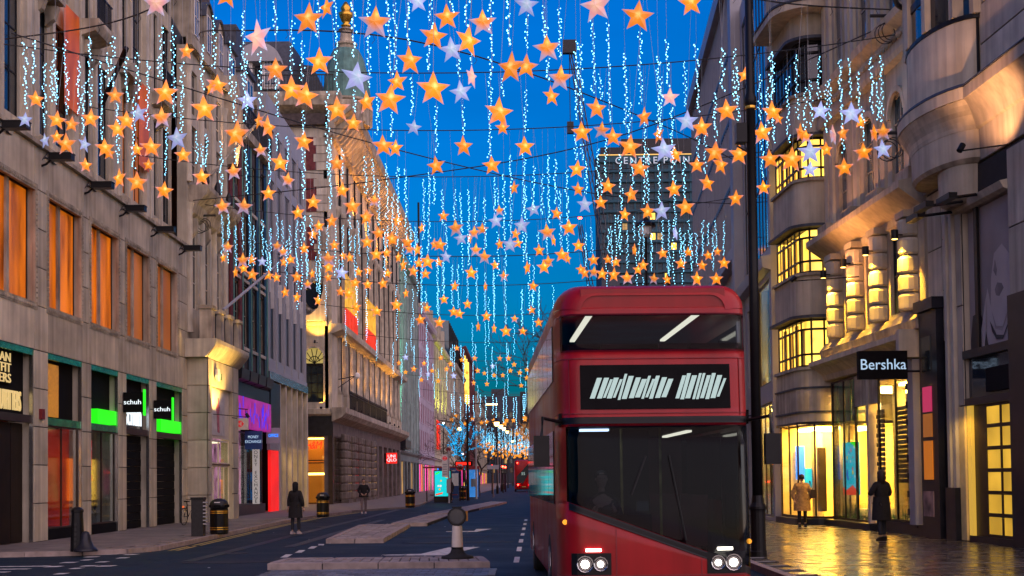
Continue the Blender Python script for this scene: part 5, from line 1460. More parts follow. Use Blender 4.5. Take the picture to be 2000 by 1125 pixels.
# shop at street level
w_ = MB()
for p, an in along(path, 1.15): w_.box(p.x - .02, p.x + .02, p.y - .02 + .12, p.y + .04 + .12, .25, 3.36)
path_strip(w_, path, .2, .28, -.1, .1); w_ = w_.build('shop_window', 'bronze', r3)
for (pa, _), (pb, _) in zip(along(path, 1.15), along(path, 1.15)[1:]):
    MB().quad((pa.x, pa.y + .13, .28), (pb.x, pb.y + .13, .28), (pb.x, pb.y + .13, 3.36), (pa.x, pa.y + .13, 3.36)).build('pane', 'shopglass', w_)
strip('plinth', 0.001, .2, 'darktile', .12, .8)
MB().plan([(.75, .0), (4.1, .4), (4.1, 3.4), (.75, 3.4)], .15, .19).build('shop_floor', 'shopfloor', r3)
MB().box(.75, 4.1, 3.3, 3.4, .19, 3.4).build('shop_back', 'interior', r3)
MB().box(.7, .75, .1, 3.4, .19, 3.4).build('shop_side', 'interior', r3)
MB().box(.75, 4.1, .3, 3.3, 3.3, 3.36).build('shop_ceiling', 'interior', r3)
for x in (.9, 1.9, 2.9): MB().box(x, x + .6, .7, 2.9, 3.2, 3.28).build('ceiling_light', 'shoplight', r3)
MB().lathe([(.32, .19), (.32, 3.3)], 18, (3.35, 1.75)).build('shop_column', 'column', r3, smooth=True)
MB().lathe([(.2, .19), (.2, 3.3)], 14, (1.6, 1.2)).build('shop_column', 'column', r3, smooth=True)
for i, (x, y, z0, z1, m) in enumerate(((.9, .6, 1.5, 2.7, 'bluelit'), (1.3, .8, 1.2, 1.9, 'cyanprint'), (2.6, .9, .4, 2.6, 'bronze'))):
    MB().box(x, x + .12, y, y + .3, z0, z1).build('display_panel', m, r3)
MB().plan([(3.2, 1.9), (4.1, 1.9), (4.1, 3.2), (3.2, 3.2)], .19, .5).build('display_plinth', 'white', r3)
text('sign_letters', 'ZARA', .46, 'litgold', r3, (4.29, .86, 4.12), rot=(R(90), 0, R(90)), depth=.02, sx=1.2, align='LEFT')

# ---- recessed building with tall yellow window, blue glass above
r4 = right('blue_glass_building', 'narrow building of stone piers and dark blue glass with one tall yellow window', 9.6, 57.3, math.atan2(-8.8, -.5))
wall(MB(), 0, 8.8, 0, 22, [(4.4, 8.2, 5.1, 9.0), (.6, 8.2, 10.1, 21), (4.4, 8.4, .1, 4.4), (.6, 3.0, .1, 4.0), (.8, 2.9, 5.4, 8.6)], 0, .4).build('wall', 'panelgrey', r4)
box('building_core', r4, 0, 8.8, 2.2, 12, 0, 22, 'stone2')
window(r4, .6, 8.2, 10.1, 21, .03, 8, 4, .1, 'black', 'glassblue')
window(r4, 4.4, 8.2, 5.1, 9.0, .06, 1, 1, .08, 'bronze', 'shopglass')
window(r4, .8, 2.9, 5.4, 8.6, .2, 2, 2, .08, 'black', 'glass')
box('lit_room', r4, 4.0, 8.6, .9, 1.0, 5.0, 9.1, glow('yellow_room', (1, .60, .10), .95, var=.4, scale=.9))
box('shop_room', r4, 3.9, 8.6, .9, 1.0, 0, 4.5, glow('yellow_shop_room', (1, .58, .08), 1.0, var=.4, scale=.6))
box('ceiling_light', r4, 4.4, 8, .5, .85, 4.2, 4.3, 'shoplight')
window(r4, 4.4, 8.4, .1, 4.4, .06, 3, 1, .08, 'bronze', 'shopglass')
window(r4, .6, 3.0, .1, 4.0, .2, 2, 1, .08, 'bronze', 'glass')
MB().extr([(0, 9.2), (-.3, 9.3), (-.35, 9.7), (0, 9.75)], 0, 8.8).build('ledge', 'panelgrey', r4)
zs_ = thing('blade_sign', 'dark blade sign with small gold fashion lettering beside the red bus', 'sign', (8.0, 54.2, 3.85))
box('sign_box', zs_, 0, 1.15, -.06, .06, 0, .5, 'blackmat')
text('sign_letters', 'ZARA', .33, 'litgold', zs_, (.57, -.07, .25), depth=.006, sx=1.15)
MB().tube([(1.15, 0, .25), (1.7, 0, .25)], .03, 6).build('bracket', 'black', zs_)

# ---- curtain-walled office block
r5 = right('curtain_wall_building', 'blue curtain-walled office block with stone end pier behind the tall black post', 10.62, 82.0, math.atan2(-24.5, -1.17))
LR5 = 24.53
box('stone_end_pier', r5, LR5 - .9, LR5 + .1, -.25, 3, 0, 24.8, 'panelgrey')
box('building_core', r5, 0, LR5 - .9, .8, 12, 0, 24.7, 'slate')
box('roof_parapet', r5, -.1, LR5, -.3, 1, 24.0, 24.85, 'panelgrey')
box('soffit_beam', r5, 0, LR5 - .9, -.2, .8, 11.3, 11.8, 'panelgrey')
for j in range(4):
    z0 = 11.8 + j * 3.05
    for i in range(11):
        x0 = i * 2.14
        MB().box(x0 + .03, x0 + 2.11, .02, .06, z0 + .02, z0 + 3.03).build('glass_panel', 'glassblue', r5)
    MB().box(0, LR5 - .9, -.035, .1, z0 - .09, z0 + .09).build('floor_band', 'black', r5)
for i in range(44):
    MB().box(i * .535 - .05, i * .535 + .05, -.022, .1, 11.8, 24.0).build('fin', 'panelgrey', r5)
wall(MB(), 0, LR5 - .9, 0, 11.3, [(1 + i * 3.8, 3.8 + i * 3.8, .1, 4.2) for i in range(6)] + [(1 + i * 3.8, 3.8 + i * 3.8, 5.6, 10.2) for i in range(6)], .3, .4).build('wall', 'panelgrey', r5)
for i in range(6):
    window(r5, 1 + i * 3.8, 3.8 + i * 3.8, .1, 4.2, .5, 2, 1, .08, 'bronze', 'litdim'); window(r5, 1 + i * 3.8, 3.8 + i * 3.8, 5.6, 10.2, .5, 3, 2, .08, 'black', 'glass')
tk = thing('vertical_sign', 'pale vertical lettering sign turned sideways beside the bus roof', 'sign', (9.0, 59.5, 2.5))
box('sign_board', tk, -.22, .22, -.05, .05, 0, 3.4, 'redcloth')
text('sign_letters', 'TK maxx', .62, 'litblueltr', tk, (0, -.06, 1.7), rot=(R(90), R(90), 0), depth=.01)
r6 = right('low_terrace', 'low terrace continuing beyond the office block behind the bus', 10.9, 190, R(-90))
wall(MB(), 0, 107, 0, 10.5, [(2 + i * 5, 5.4 + i * 5, .1, 4) for i in range(21)] + [(2 + i * 5, 5 + i * 5, 5.6, 8.6) for i in range(21)], 0, .4).build('wall', 'stone2', r6)
for i in range(21):
    window(r6, 2 + i * 5, 5.4 + i * 5, .1, 4, .2, 2, 1, .1, 'bronze', shopg[i % 5]); window(r6, 2 + i * 5, 5 + i * 5, 5.6, 8.6, .2, 2, 2, .1, 'black', 'glass')
box('building_core', r6, 0, 107, 1, 12, 0, 10.45, 'stone2')

# housings of the facade lamps: short cans on thin arms, fixed to the building they light
for nm, p, q in SPOTS:
    if nm in ('added_green_flood', 'added_lilac_flood', 'sconce_lamp', 'uplight_lamp', 'jamb_light'): continue
    own = b2 if nm in ('porch_light', 'gable_light') else b5 if nm in ('hood_lamp', 'column_uplight', 'cornice_uplight') else b8 if nm == 'yellow_uplight' else r1 if nm == 'cornice_light' else r2
    inv = (Matrix.Translation(own.location) @ Matrix.Rotation(own.rotation_euler.z, 4, 'Z')).inverted()
    d = (p - q).normalized()
    a = inv @ (p + d * .03); b = inv @ (p + d * .22)
    far_ = inv @ q; wall_p = Vector((a.x, far_.y + .1, a.z)) if own is not b5 or nm == 'hood_lamp' else Vector((far_.x - .05, a.y, a.z))
    h = MB().tube([a, b], .07, 8).build('facade_lamp', 'black', own)
    MB().tube([b, wall_p], .018, 5).build('lamp_arm', 'black', h)

# ---- the tower block far behind
M['towerglass'] = mat('haze_tinted_glass', (.012, .05, .085), .35, var=.5, scale=.15)  # glass carries the same painted haze as the concrete
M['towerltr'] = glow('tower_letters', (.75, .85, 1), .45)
M['concrete'] = mat('haze_tinted_concrete', (.03, .10, .145), .8, var=.2, scale=.3)  # blue haze of distance is put into the base colour
tw = thing('tower_block', 'tall concrete tower with gridded facade and white rooftop lettering', 'tower', (43.4, 450, 0))
cols, rws = 14, 31
hl = []
for i in range(cols):
    for j in range(rws):
        x = -16.6 + i * 2.37
        hl.append((x + .32, x + 2.06, 3 + j * 3.45, 5.3 + j * 3.45))
tp = [(-16.75, 2.5), (-16.75, 0)]
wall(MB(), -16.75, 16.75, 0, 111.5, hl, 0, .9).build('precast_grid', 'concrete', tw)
for s_ in (-1, 1):
    MB().add([(s_ * 16.75, 0, 0), (s_ * 18.0, 6, 0), (s_ * 18.0, 6, 111.5), (s_ * 16.75, 0, 111.5)], [(0, 1, 2, 3)]).build('canted_end', 'concrete', tw)
gp = MB()
for h in hl: gp.box(h[0], h[1], .6, .7, h[2], h[3])
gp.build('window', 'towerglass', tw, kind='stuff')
gm = MB()
for h in hl:
    gm.box((h[0] + h[1]) / 2 - .05, (h[0] + h[1]) / 2 + .05, .5, .6, h[2], h[3]); gm.box(h[0], h[1], .5, .6, (h[2] + h[3]) / 2 - .04, (h[2] + h[3]) / 2 + .04)
gm.build('glazing_bar', 'concrete', tw, kind='stuff')
for i, j in ((7, 23), (8, 23), (6, 25), (7, 25), (4, 27), (10, 22), (3, 24), (9, 19)):
    h = hl[i * rws + j]
    MB().box(h[0], h[1], .5, .58, h[2], h[3]).build('lit_window', 'litdim' if (i + j) % 2 else 'litwin', tw)
ledges = MB()
for j in range(rws + 1):
    ledges.box(-16.9, 16.9, -.55, -.01, 2.0 + j * 3.45, 2.35 + j * 3.45)
ledges.build('floor_ledge', 'concrete', tw, kind='stuff')
box('building_core', tw, -16.5, 16.5, 1, 16, 0, 111, 'slate')
box('top_storey', tw, -16.2, 16.2, .6, 15, 111.5, 114.3, 'darktile')
box('roof_plant', tw, -9, 16.0, 2, 12, 114.3, 117.5, 'darktile')
box('light_line', tw, -16.9, 16.9, -.5, -.2, 111.3, 111.6, glow('warm_light_line', (1, .6, .15), .9))
text('sign_letters', 'CENTRE POINT', 3.3, 'towerltr', tw, (2.6, -.6, 109.3), depth=.12, sx=1.0, space=1.28)
def crane(name, label, base, tip, w, m, mast=None):
    t = thing(name, label, 'crane', base)
    a = Vector((0, 0, 0)); b = Vector(tip) - Vector(base)
    d = b.normalized(); u = Vector((0, 1, 0)); v = d.cross(u).normalized()
    L = b.length; n = int(L / (w * 1.5))
    c = MB(); br = MB()
    cs = [v * w / 2, -v * w / 2, u * w * .8]
    for q in cs: c.tube([a + q, b + q * .5], w * .06, 4)
    for i in range(n):
        for p, q in ((0, 1), (1, 2), (2, 0)):
            s0 = 1 - .5 * i / n; s1 = 1 - .5 * (i + 1) / n
            br.tube([a + d * (L * i / n) + cs[p] * s0, a + d * (L * (i + 1) / n) + cs[q] * s1], w * .035, 3)
    c.build('jib_chord', m, t); br.build('lattice', m, t, kind='stuff')
    if mast:
        ms = MB(); 
        for sx_, sy_ in ((-1, -1), (1, -1), (1, 1), (-1, 1)): ms.tube([(sx_ * w * .5, sy_ * w * .5, -base[2]), (sx_ * w * .5, sy_ * w * .5, 0)], w * .07, 4)
        for i in range(int(base[2] / w / 1.5)):
            z = -base[2] + i * w * 1.5
            ms.tube([(-w * .5, -w * .5, z), (w * .5, -w * .5, z + w * 1.5)], w * .04, 3).tube([(w * .5, -w * .5, z), (-w * .5, -w * .5, z + w * 1.5)], w * .04, 3)
        ms.build('mast', m, t)
        box('cab', t, -w * .9, w * .9, -w * .7, w * .7, -w, w * .4, m)
    return t, b
t, b = crane('tower_crane', 'tall lattice crane jib leaning in front of the tower', (26.5, 400, 62), (15.5, 400, 133), 3.0, 'slate', True)
box('jib_head', t, b.x - 2.4, b.x + 1.6, -1, 1, b.z - 2.5, b.z + 1.5, 'darktile')
hk = MB().tube([(b.x - .4, 0, b.z), (b.x - .4, 0, b.z - 24)], .12, 4).build('hoist_rope', 'cable', t); box('hook_block', t, b.x - 1.4, b.x + .6, -.8, .8, b.z - 27, b.z - 23.5, 'darktile')
t, b = crane('tower_crane', 'second shorter dark crane jib with red lamp left of the tower', (24.2, 420, 45), (18.5, 420, 82), 2.4, 'darktile', True)
MB().lathe([(.1, -.5), (.6, -.3), (.6, .3), (.1, .5)], 8, (b.x, b.y)).build('warning_lamp', 'redlamp', t, loc=(0, 0, b.z + 2.2))
# ------------------------------------------------------------------ double-decker buses
M['busclear'] = clear_glass('bus_windscreen', (.5, .56, .62), .004, .22)
TBL = [(0, 0.0), (.95, 0.0), (1.06, .03), (1.15, .09), (1.22, .2), (1.265, .45), (1.275, .8)]
def ys(x, z, rake=.07):
    x = abs(x); y = 0.0
    for (a, b), (c, d) in zip(TBL, TBL[1:]):
        if x <= c:
            y = b + (d - b) * max(0, x - a) / (c - a); break
    else: y = .8
    return y + rake * max(0, z - 1.0) + (0.10 * max(0, z - 3.9) ** 1 if z > 3.9 else 0)

def section(w, z0, z1, r, y, rake=0.0, n=5):
    pts = []
    for cx, cz, a0 in ((w - r, z1 - r, 0), (-w + r, z1 - r, 90), (-w + .12, z0 + .12, 180), (w - .12, z0 + .12, 270)):
        rr = r if a0 < 180 else .12
        for k in range(n + 1):
            t = R(a0 + 90 * k / n)
            x, z = cx + rr * math.cos(t), cz + rr * math.sin(t)
            pts.append((x, y + rake * max(0, z - 1.0), z))
    return pts
def bus_body(front_open=False):
    secs = [section(.95, .30, 4.16, .2, 0.0, .07), section(1.06, .28, 4.22, .24, .03, .07), section(1.15, .27, 4.27, .28, .09, .07), section(1.22, .26, 4.31, .31, .2, .065), section(1.265, .26, 4.34, .32, .45, .055), section(1.275, .26, 4.36, .32, .8, .04),
            section(1.275, .26, 4.36, .32, 10.3), section(1.24, .28, 4.30, .32, 10.8), section(1.12, .32, 4.15, .28, 11.05)]
    n = len(secs[0]); m = MB()
    vs = [p for s in secs for p in s]; fs = []
    for i in range(len(secs) - 1):
        for k in range(n):
            # corner points 5..6 and 11..12 .. bound the flat sides; with an open front these are filled by the shaped front panels
            if front_open and i < 5 and k not in (0, 1, 2, 3, 4, 5, 6, 7, 8, 9, 10): continue
            fs.append((i * n + k, i * n + (k + 1) % n, (i + 1) * n + (k + 1) % n, (i + 1) * n + k))
    if not front_open: fs.append(tuple(range(n - 1, -1, -1)))
    fs.append(tuple((len(secs) - 1) * n + k for k in range(n)))
    return m.add(vs, fs)
def skinplate(xs, lo, hi, eps=.015, th=.03, nz=4):
    """a panel that follows the curved front of the bus"""
    m = MB(); vs = []; fs = []
    q = nz + 1
    for x in xs:
        for j in range(q):
            z = lo(x) + (hi(x) - lo(x)) * j / nz
            vs.append((x, ys(x, z) - eps, z))
    N = len(vs)
    vs += [(x, y + th, z) for x, y, z in vs]
    for i in range(len(xs) - 1):
        for j in range(nz):
            a = i * q + j
            fs.append((a, a + q, a + q + 1, a + 1)); fs.append((N + a, N + a + 1, N + a + q + 1, N + a + q))
    for i in range(len(xs) - 1):
        for j in (0, nz):
            a = i * q + j; fs.append((a, a + q, N + a + q, N + a))
    for i in (0, len(xs) - 1):
        for j in range(nz):
            a = i * q + j; fs.append((a, a + 1, N + a + 1, N + a))
    return m.add(vs, fs)
def frange(a, b, n): return [a + (b - a) * i / n for i in range(n + 1)]

bodymesh = bus_body().mesh('bus_body', 'busred', True)
openbody = bus_body(True).mesh('bus_body', 'busred', True)
for q in (bodymesh, openbody): q.set_sharp_from_angle(angle=R(35))
bus = thing('double_decker_bus', 'red double-decker bus driving towards us with headlights on, large in the right foreground', 'bus', (1.72, 17.2, RZ), R(1.9))
link('body', openbody, bus)
XS = [-1.275, -1.265, -1.22, -1.15, -1.06, -.95, -.6, -.2, .2, .6, .95, 1.06, 1.15, 1.22, 1.265, 1.275]
wlo = lambda x: 1.46 - .37 * (x + 1.15)
skinplate(XS, lambda x: .27, lambda x: min(wlo(x), 1.48), .0, .03).build('front_panel', 'busred', bus, smooth=True)
skinplate(XS, lambda x: 2.44, lambda x: 3.44, .0, .03).build('front_panel', 'busred', bus, smooth=True)
skinplate(XS, lambda x: 3.9, lambda x: 4.0, .0, .03).build('front_panel', 'busred', bus, smooth=True)
skinplate([-1.275, -1.265, -1.22, -1.17], lambda x: 1.44, lambda x: 2.46, .0, .03).build('windscreen_pillar', 'busred', bus, smooth=True)
for sx_ in (-1, 1): skinplate(sorted([sx_ * q for q in (1.275, 1.265, 1.2)]), lambda x: 3.4, lambda x: 3.92, .0, .03).build('windscreen_pillar', 'busred', bus, smooth=True)
MB().box(-.95, .95, .24, .30, 3.9, 4.25).build('roof_front', 'busred', bus)
# decks, cab and seats behind the glass
MB().box(-1.25, 1.25, .30, 10, 2.46, 2.62).build('upper_deck_floor', 'blackmat', bus)
MB().box(-1.25, 1.25, .12, 10, .32, .40).build('lower_deck_floor', 'blackmat', bus)
MB().box(-1.24, .1, 1.75, 1.8, .4, 2.46).build('cab_bulkhead', 'blackmat', bus)
MB().box(-1.22, 1.22, 6.0, 6.05, .4, 4.1).build('bulkhead', 'redcloth', bus)
MB().box(-1.1, -.05, .3, .75, .95, 1.28).build('dashboard', 'blackmat', bus)
MB().tube([(-.62 + .2 * math.cos(R(t)), .82 + .06 * math.sin(R(t)), 1.38 + .19 * math.sin(R(t))) for t in range(0, 361, 24)], .018, 6).build('steering_wheel', 'black', bus)
M['added_cablight'] = glow('added_cab_light', (.75, .85, 1.0), 5.0)  # added lamp that brings out the driver
M['added_deckstrip'] = glow('added_deck_strip_light', (1.0, .80, .55), 3.0)  # added lamps that bring out the decks and seats
MB().box(-.9, -.5, 1.3, 1.5, 2.42, 2.45).build('added_cab_light', 'added_cablight', bus)
for x in (-.75, .75): MB().box(x - .04, x + .04, 1.2, 4.8, 4.02, 4.05).build('added_strip_light', 'added_deckstrip', bus)
MB().box(.72, .80, 2.2, 4.8, 2.42, 2.45).build('added_strip_light', 'added_deckstrip', bus)
MB().box(-.2, -.04, .7, .74, 1.32, 1.45).build('ticket_screen', 'lens', bus)
for y in (1.2, 2.1, 3.0, 3.9):
    for x in (-.85, -.4, .4, .85):
        MB().box(x - .2, x + .2, y, y + .12, 2.95, 3.62).build('seat', 'redcloth', bus)
for y in (2.4, 3.3, 4.2):
    for x in (.4, .85): MB().box(x - .2, x + .2, y, y + .12, .75, 1.5).build('seat', 'redcloth', bus)
for x in (-.3, .25): MB().tube([(x, 1.6, .4), (x, 1.6, 2.46)], .02, 6).build('grab_pole', 'lineyellow', bus)

ws = skinplate([x for x in XS if x > -1.19], lambda x: 1.46 - .37 * (x + 1.15), lambda x: 2.46, nz=6).build('windscreen', 'busclear', bus, smooth=True)
skinplate([x for x in XS if -1.19 < x], lambda x: 1.36 - .37 * (x + 1.15), lambda x: 1.455 - .37 * (x + 1.15), .012).build('windscreen_lower_trim', 'black', bus, smooth=True)
skinplate(XS, lambda x: 2.47, lambda x: 2.56, .012).build('windscreen_upper_trim', 'black', bus, smooth=True)
skinplate([x for x in XS if abs(x) < 1.25], lambda x: 3.42, lambda x: 3.92, nz=4).build('upper_windscreen', 'busclear', bus, smooth=True)
skinplate(frange(-.98, .98, 8), lambda x: 2.66, lambda x: 3.24).build('destination_panel', 'blackmat', bus)
for x in (-1.12, 1.12): skinplate([x - .006, x + .006], lambda q: 2.58, lambda q: 3.32, .012).build('panel_seam', 'redcloth', bus)
for x in (-.55, .55): skinplate([x - .006, x + .006], lambda q: .36, lambda q: wlo(q) - .12, .008).build('panel_seam', 'redcloth', bus)
skinplate(XS, lambda x: .50, lambda x: .515, .008).build('panel_seam', 'redcloth', bus)
skinplate(frange(-.45, .45, 6), lambda x: .38, lambda x: .49, .01).build('lower_grille', 'black', bus)
for x in (-1.2, 1.2): MB().lathe([(.0, -.01), (.035, -.01), (.035, .01), (0, .01)], 8).build('marker_light', glow('amber_marker', (1, .35, .02), 1.2), bus, loc=(x, ys(x, 1.0) - .01, .92 if x > 0 else 1.2), rot=(R(90), 0, 0))
random.seed(11)
dl = MB()
x = -.86
while x < .84:
    h = random.choice((.30, .24, .34, .27)); w = random.choice((.035, .05, .065))
    if .16 < x < .24: x += .09; continue
    z0 = 2.78 + (.34 - h) * .3
    a = [(x, z0), (x + w, z0), (x + w + .10, z0 + h), (x + .10, z0 + h)]
    yy = ys(x, 2.95)
    dl.add([(px_, ys(px_, pz_) - .019, pz_) for px_, pz_ in a], [(0, 1, 2, 3)])
    x += w + random.choice((.018, .028, .014))
dl.build('destination_display', 'blind', bus, kind='stuff')
# lights, plate, wipers, mirrors
for sx_ in (-1, 1):
    hb = skinplate(sorted([sx_ * q for q in (.62, .8, .95, 1.06, 1.13)]), lambda x: .52, lambda x: .80, .014).build('headlight', 'black', bus)
    for q, r_ in ((.76, .07), (.96, .085)):
        MB().prism([(r_ * math.cos(R(30 * k)), r_ * math.sin(R(30 * k))) for k in range(12)], -.004, 0).build('reflector', 'steel', hb, loc=(sx_ * q, ys(q, .66) - .016, .66))
    for q, r_ in ((.76, .042), (.96, .055)):
        MB().prism([(r_ * math.cos(R(30 * k)), r_ * math.sin(R(30 * k))) for k in range(12)], -.008, 0).build('lamp_lens', 'headlamp', hb, loc=(sx_ * q, ys(q, .66) - .022, .66))
    for q, r_ in ((.76, .09), (.96, .105)):
        MB().tube([(sx_ * q + r_ * math.cos(R(t)), ys(q, .66) - .022, .66 + r_ * math.sin(R(t))) for t in range(0, 361, 30)], .012, 5).build('lamp_ring', 'steel', hb)
    MB().prism([(-.10, -.018), (.10, -.018), (.10, .018), (-.10, .018)], -.01, 0).build('running_light', 'headlamp', hb, loc=(sx_ * .85, ys(.85, .83) - .017, .84))
    MB().tube([(sx_ * 1.2, .35, 2.5), (sx_ * 1.48, .05, 2.55), (sx_ * 1.5, 0.0, 2.3)], .025, 6).build('mirror_arm', 'black', bus)
    MB().box(sx_ * 1.5 - .10, sx_ * 1.5 + .10, -.05, .09, 1.92, 2.32).build('mirror', 'black', bus)
    wp = MB().tube([(sx_ * .35, ys(.35, 1.2) - .03, 1.25 - .3 * sx_), (sx_ * .15, ys(.2, 2.0) - .04, 2.05)], .014, 5)
    wp.build('wiper', 'black', bus)
skinplate(frange(-.27, .27, 2), lambda x: .36, lambda x: .47, .014).build('number_plate', 'white', bus)
skinplate(XS, lambda x: .27, lambda x: .34, .016).build('front_bumper', 'black', bus)
for z in (2.6, 3.32): skinplate(XS, lambda x: z, lambda x: z + .015, .008).build('panel_seam', 'redcloth', bus)
for sx_ in (-1, 1):
    for k in range(7):
        y0 = 1.15 + k * 1.36
        if not (sx_ > 0 and k in (0, 4)):
            MB().box(sx_ * 1.278 - .012, sx_ * 1.278 + .012, y0, y0 + 1.3, 1.42, 2.42).build('side_window', 'busglass', bus)
        MB().box(sx_ * 1.278 - .012, sx_ * 1.278 + .012, y0, y0 + 1.3, 3.1, 3.86).build('side_window', 'busglass', bus)
    for y0 in (2.6, 8.7):
        wh = MB().lathe([(.2, -.12), (.46, -.12), (.49, -.08), (.49, .08), (.46, .12), (.2, .12)], 20).build('wheel', 'rubber', bus, loc=(sx_ * 1.16, y0, .49), rot=(0, R(90), 0))
        MB().lathe([(.05, -.13), (.28, -.13), (.28, .13), (.05, .13)], 16).build('rim', 'steel', wh)
for y0 in (1.2, 6.6):
    d_ = MB().box(1.268, 1.295, y0, y0 + 1.25, .42, 2.4).build('door', 'busglass', bus)
    MB().box(1.29, 1.30, y0 + .61, y0 + .64, .42, 2.4).build('door_seal', 'black', d_)

fb = thing('double_decker_bus', 'distant red double-decker bus seen from behind, at the far end of the road', 'bus', (-.15, 182.0, RZ), R(180))
link('body', bodymesh, fb)
def rear(name, poly, m, e=.03): return MB().prism(poly, -e, .05).build(name, m, fb)
# (front surface of the shared body stands in for the near-identical rear shape)
def rplate(name, poly, m, e=.02, parent=None):
    vs = [(x, ys(x, z) - e, z) for x, z in poly]
    return MB().add(vs + [(x, y + .04, z) for x, y, z in vs], [tuple(range(len(poly)))] + [(i, (i + 1) % len(poly), len(poly) + (i + 1) % len(poly), len(poly) + i) for i in range(len(poly))]).build(name, m, parent or fb)
fb.rotation_euler = (0, 0, 0)
rplate('rear_glass', [(-.95, 1.15), (-.1, 1.15), (.95, 2.9), (.95, 3.9), (.75, 3.9), (-.95, 2.1)], 'busglass')
text('route_number', '55', .55, 'blind', fb, (-.05, .06, 2.45), depth=.01)
for sx_ in (-1, 1):
    MB().lathe([(.02, -.02), (.10, 0), (.10, .04)], 10).build('tail_light', 'redlamp', fb, loc=(sx_ * .78, -.05, .95), rot=(R(90), 0, 0))
    MB().lathe([(.02, -.02), (.08, 0), (.08, .04)], 10).build('tail_light', 'redlamp', fb, loc=(sx_ * .85, .18, 3.95), rot=(R(90), 0, 0))
MB().box(-.27, .27, -.05, .02, .62, .74).build('number_plate', 'lineyellow', fb)
MB().box(-1.2, 1.2, -.03, .1, .27, .42).build('bumper', 'black', fb)
for sx_ in (-1, 1):
    for y0 in (2.6, 8.7): MB().lathe([(.2, -.12), (.49, -.1), (.49, .1), (.2, .12)], 14).build('wheel', 'rubber', fb, loc=(sx_ * 1.16, y0, .49), rot=(0, R(90), 0))
    for k in range(7): MB().box(sx_ * 1.278 - .012, sx_ * 1.278 + .012, 1.15 + k * 1.36, 2.4 + k * 1.36, 1.42, 2.42).build('side_window', 'busglass', fb)

# ------------------------------------------------------------------ street furniture
bc = thing('beacon_bollard', 'white traffic beacon post with round black head on the near island', 'bollard', (-1.42, 27.75, .015))
MB().lathe([(.34, 0), (.33, .04), (.22, .07), (.15, .12), (.12, .2)], 18).build('rubber_base', 'rubber', bc, smooth=True)
MB().lathe([(.115, .2), (.12, .24), (.105, .66), (.1, .68)], 18).build('post', 'cream', bc, smooth=True)
MB().lathe([(.123, .17), (.125, .22), (.123, .235)], 18).build('post_collar', 'black', bc)
hd = MB().prism([(.20 * math.cos(R(t)), .87 + .20 * math.sin(R(t)) * (1.0 if math.sin(R(t)) < 0 else .93)) for t in range(0, 360, 15)], -.10, .10).build('head', 'black', bc)
MB().prism([(.175 * math.cos(R(t)), .87 + .175 * math.sin(R(t))) for t in range(0, 360, 15)], -.118, -.101).build('rim', 'ironwork', hd)
MB().prism([(.15 * math.cos(R(t)), .87 + .15 * math.sin(R(t))) for t in range(0, 360, 15)], -.126, -.119).build('lens', 'lens', hd)
MB().box(.185, .225, -.06, .06, .77, .98).build('amber_strip', 'amber', hd)
MB().box(-.10, .10, -.05, .05, 1.045, 1.075).build('head_cap', 'black', hd)

bo = thing('bollard', 'black tapered bollard with flared bell-shaped base at the left kerb', 'bollard', (-11.0, 32.75, 0))
MB().lathe([(.17, 0), (.16, .35), (.135, .95), (.15, .96), (.15, 1.02), (.08, 1.08), (.02, 1.1)], 14).build('post', 'black', bo, smooth=False)
MB().lathe([(.02, .50), (.07, .48), (.11, .40), (.13, .28), (.19, .13), (.26, .07), (.29, .03), (.29, 0)], 18, (.22, -.06)).build('bell_base', 'darktile', bo, smooth=True)
for i in range(5): MB().box(-.03, .03, -.165 + .004 * i, -.14, .15 + i * .12, .22 + i * .12).build('bollard_rib', 'ironwork', bo)

def litter_bin(label, x, y, r=.29, h=1.15, first=[None]):
    if first[0] is None:
        t = thing('litter_bin', label, 'litter bin', (x, y, 0), 0, 'domed black litter bins')
        MB().lathe([(.27, 0), (.29, .05), (.29, .78), (.27, .79)], 20).build('body', 'black', t, smooth=False)
        MB().lathe([(.275, .79), (.275, .84), (.30, .85), (.30, .95), (.26, 1.04), (.17, 1.11), (.05, 1.14)], 20).build('domed_lid', 'ironwork', t, smooth=True)
        for z in (.14, .20, .66, .72): MB().lathe([(.292, z), (.294, z + .006), (.294, z + .024), (.292, z + .03)], 20).build('gold_band', 'gold', t)
        for a in (200, 270, 340): MB().box(-.11, .11, -.02, .02, .86, .94).build('slot', 'blackmat', t, loc=(.29 * math.cos(R(a)), .29 * math.sin(R(a)), 0), rz=R(a + 90))
        MB().prism([(-.09, 1.0), (.09, 1.0), (.09, 1.03), (-.09, 1.03)], -.285, -.27).build('label_plate', 'white', t)
        first[0] = t
        return t
    t = copy_tree(first[0]); t.location = (x, y, 0); t['label'] = label
    return t
litter_bin('black domed bin with gold bands on the left kerb beside the ridged post', -9.78, 42.6)
litter_bin('black domed bin on the left pavement in front of the red-lettered corner shop', -9.3, 61.3)
litter_bin('black domed bin near the lilac building, right of the banded piers', -6.9, 80.0)
litter_bin('black domed bin cut by the right edge of the photo', 7.78, 19.6)
litter_bin('small distant bin left of the no-turn sign', -5.95, 104)
litter_bin('small distant bin right of the no-turn sign', -5.05, 108)
litter_bin('farthest small bin beside the phone box', -4.9, 122)
gp_ = thing('ridged_post', 'square black post with pale ridges on one side, in front of the nearest bin', 'post', (-10.1, 41.2, 0))
MB().box(-.18, .18, -.18, .18, 0, 1.12).build('post', 'ironwork', gp_)
MB().box(-.2, .2, -.2, .2, 1.12, 1.2).build('cap', 'black', gp_)
for i in range(7): MB().box(.18, .27, -.17, .10, .36 + i * .11, .40 + i * .11).build('ridge', 'panelgrey', gp_)

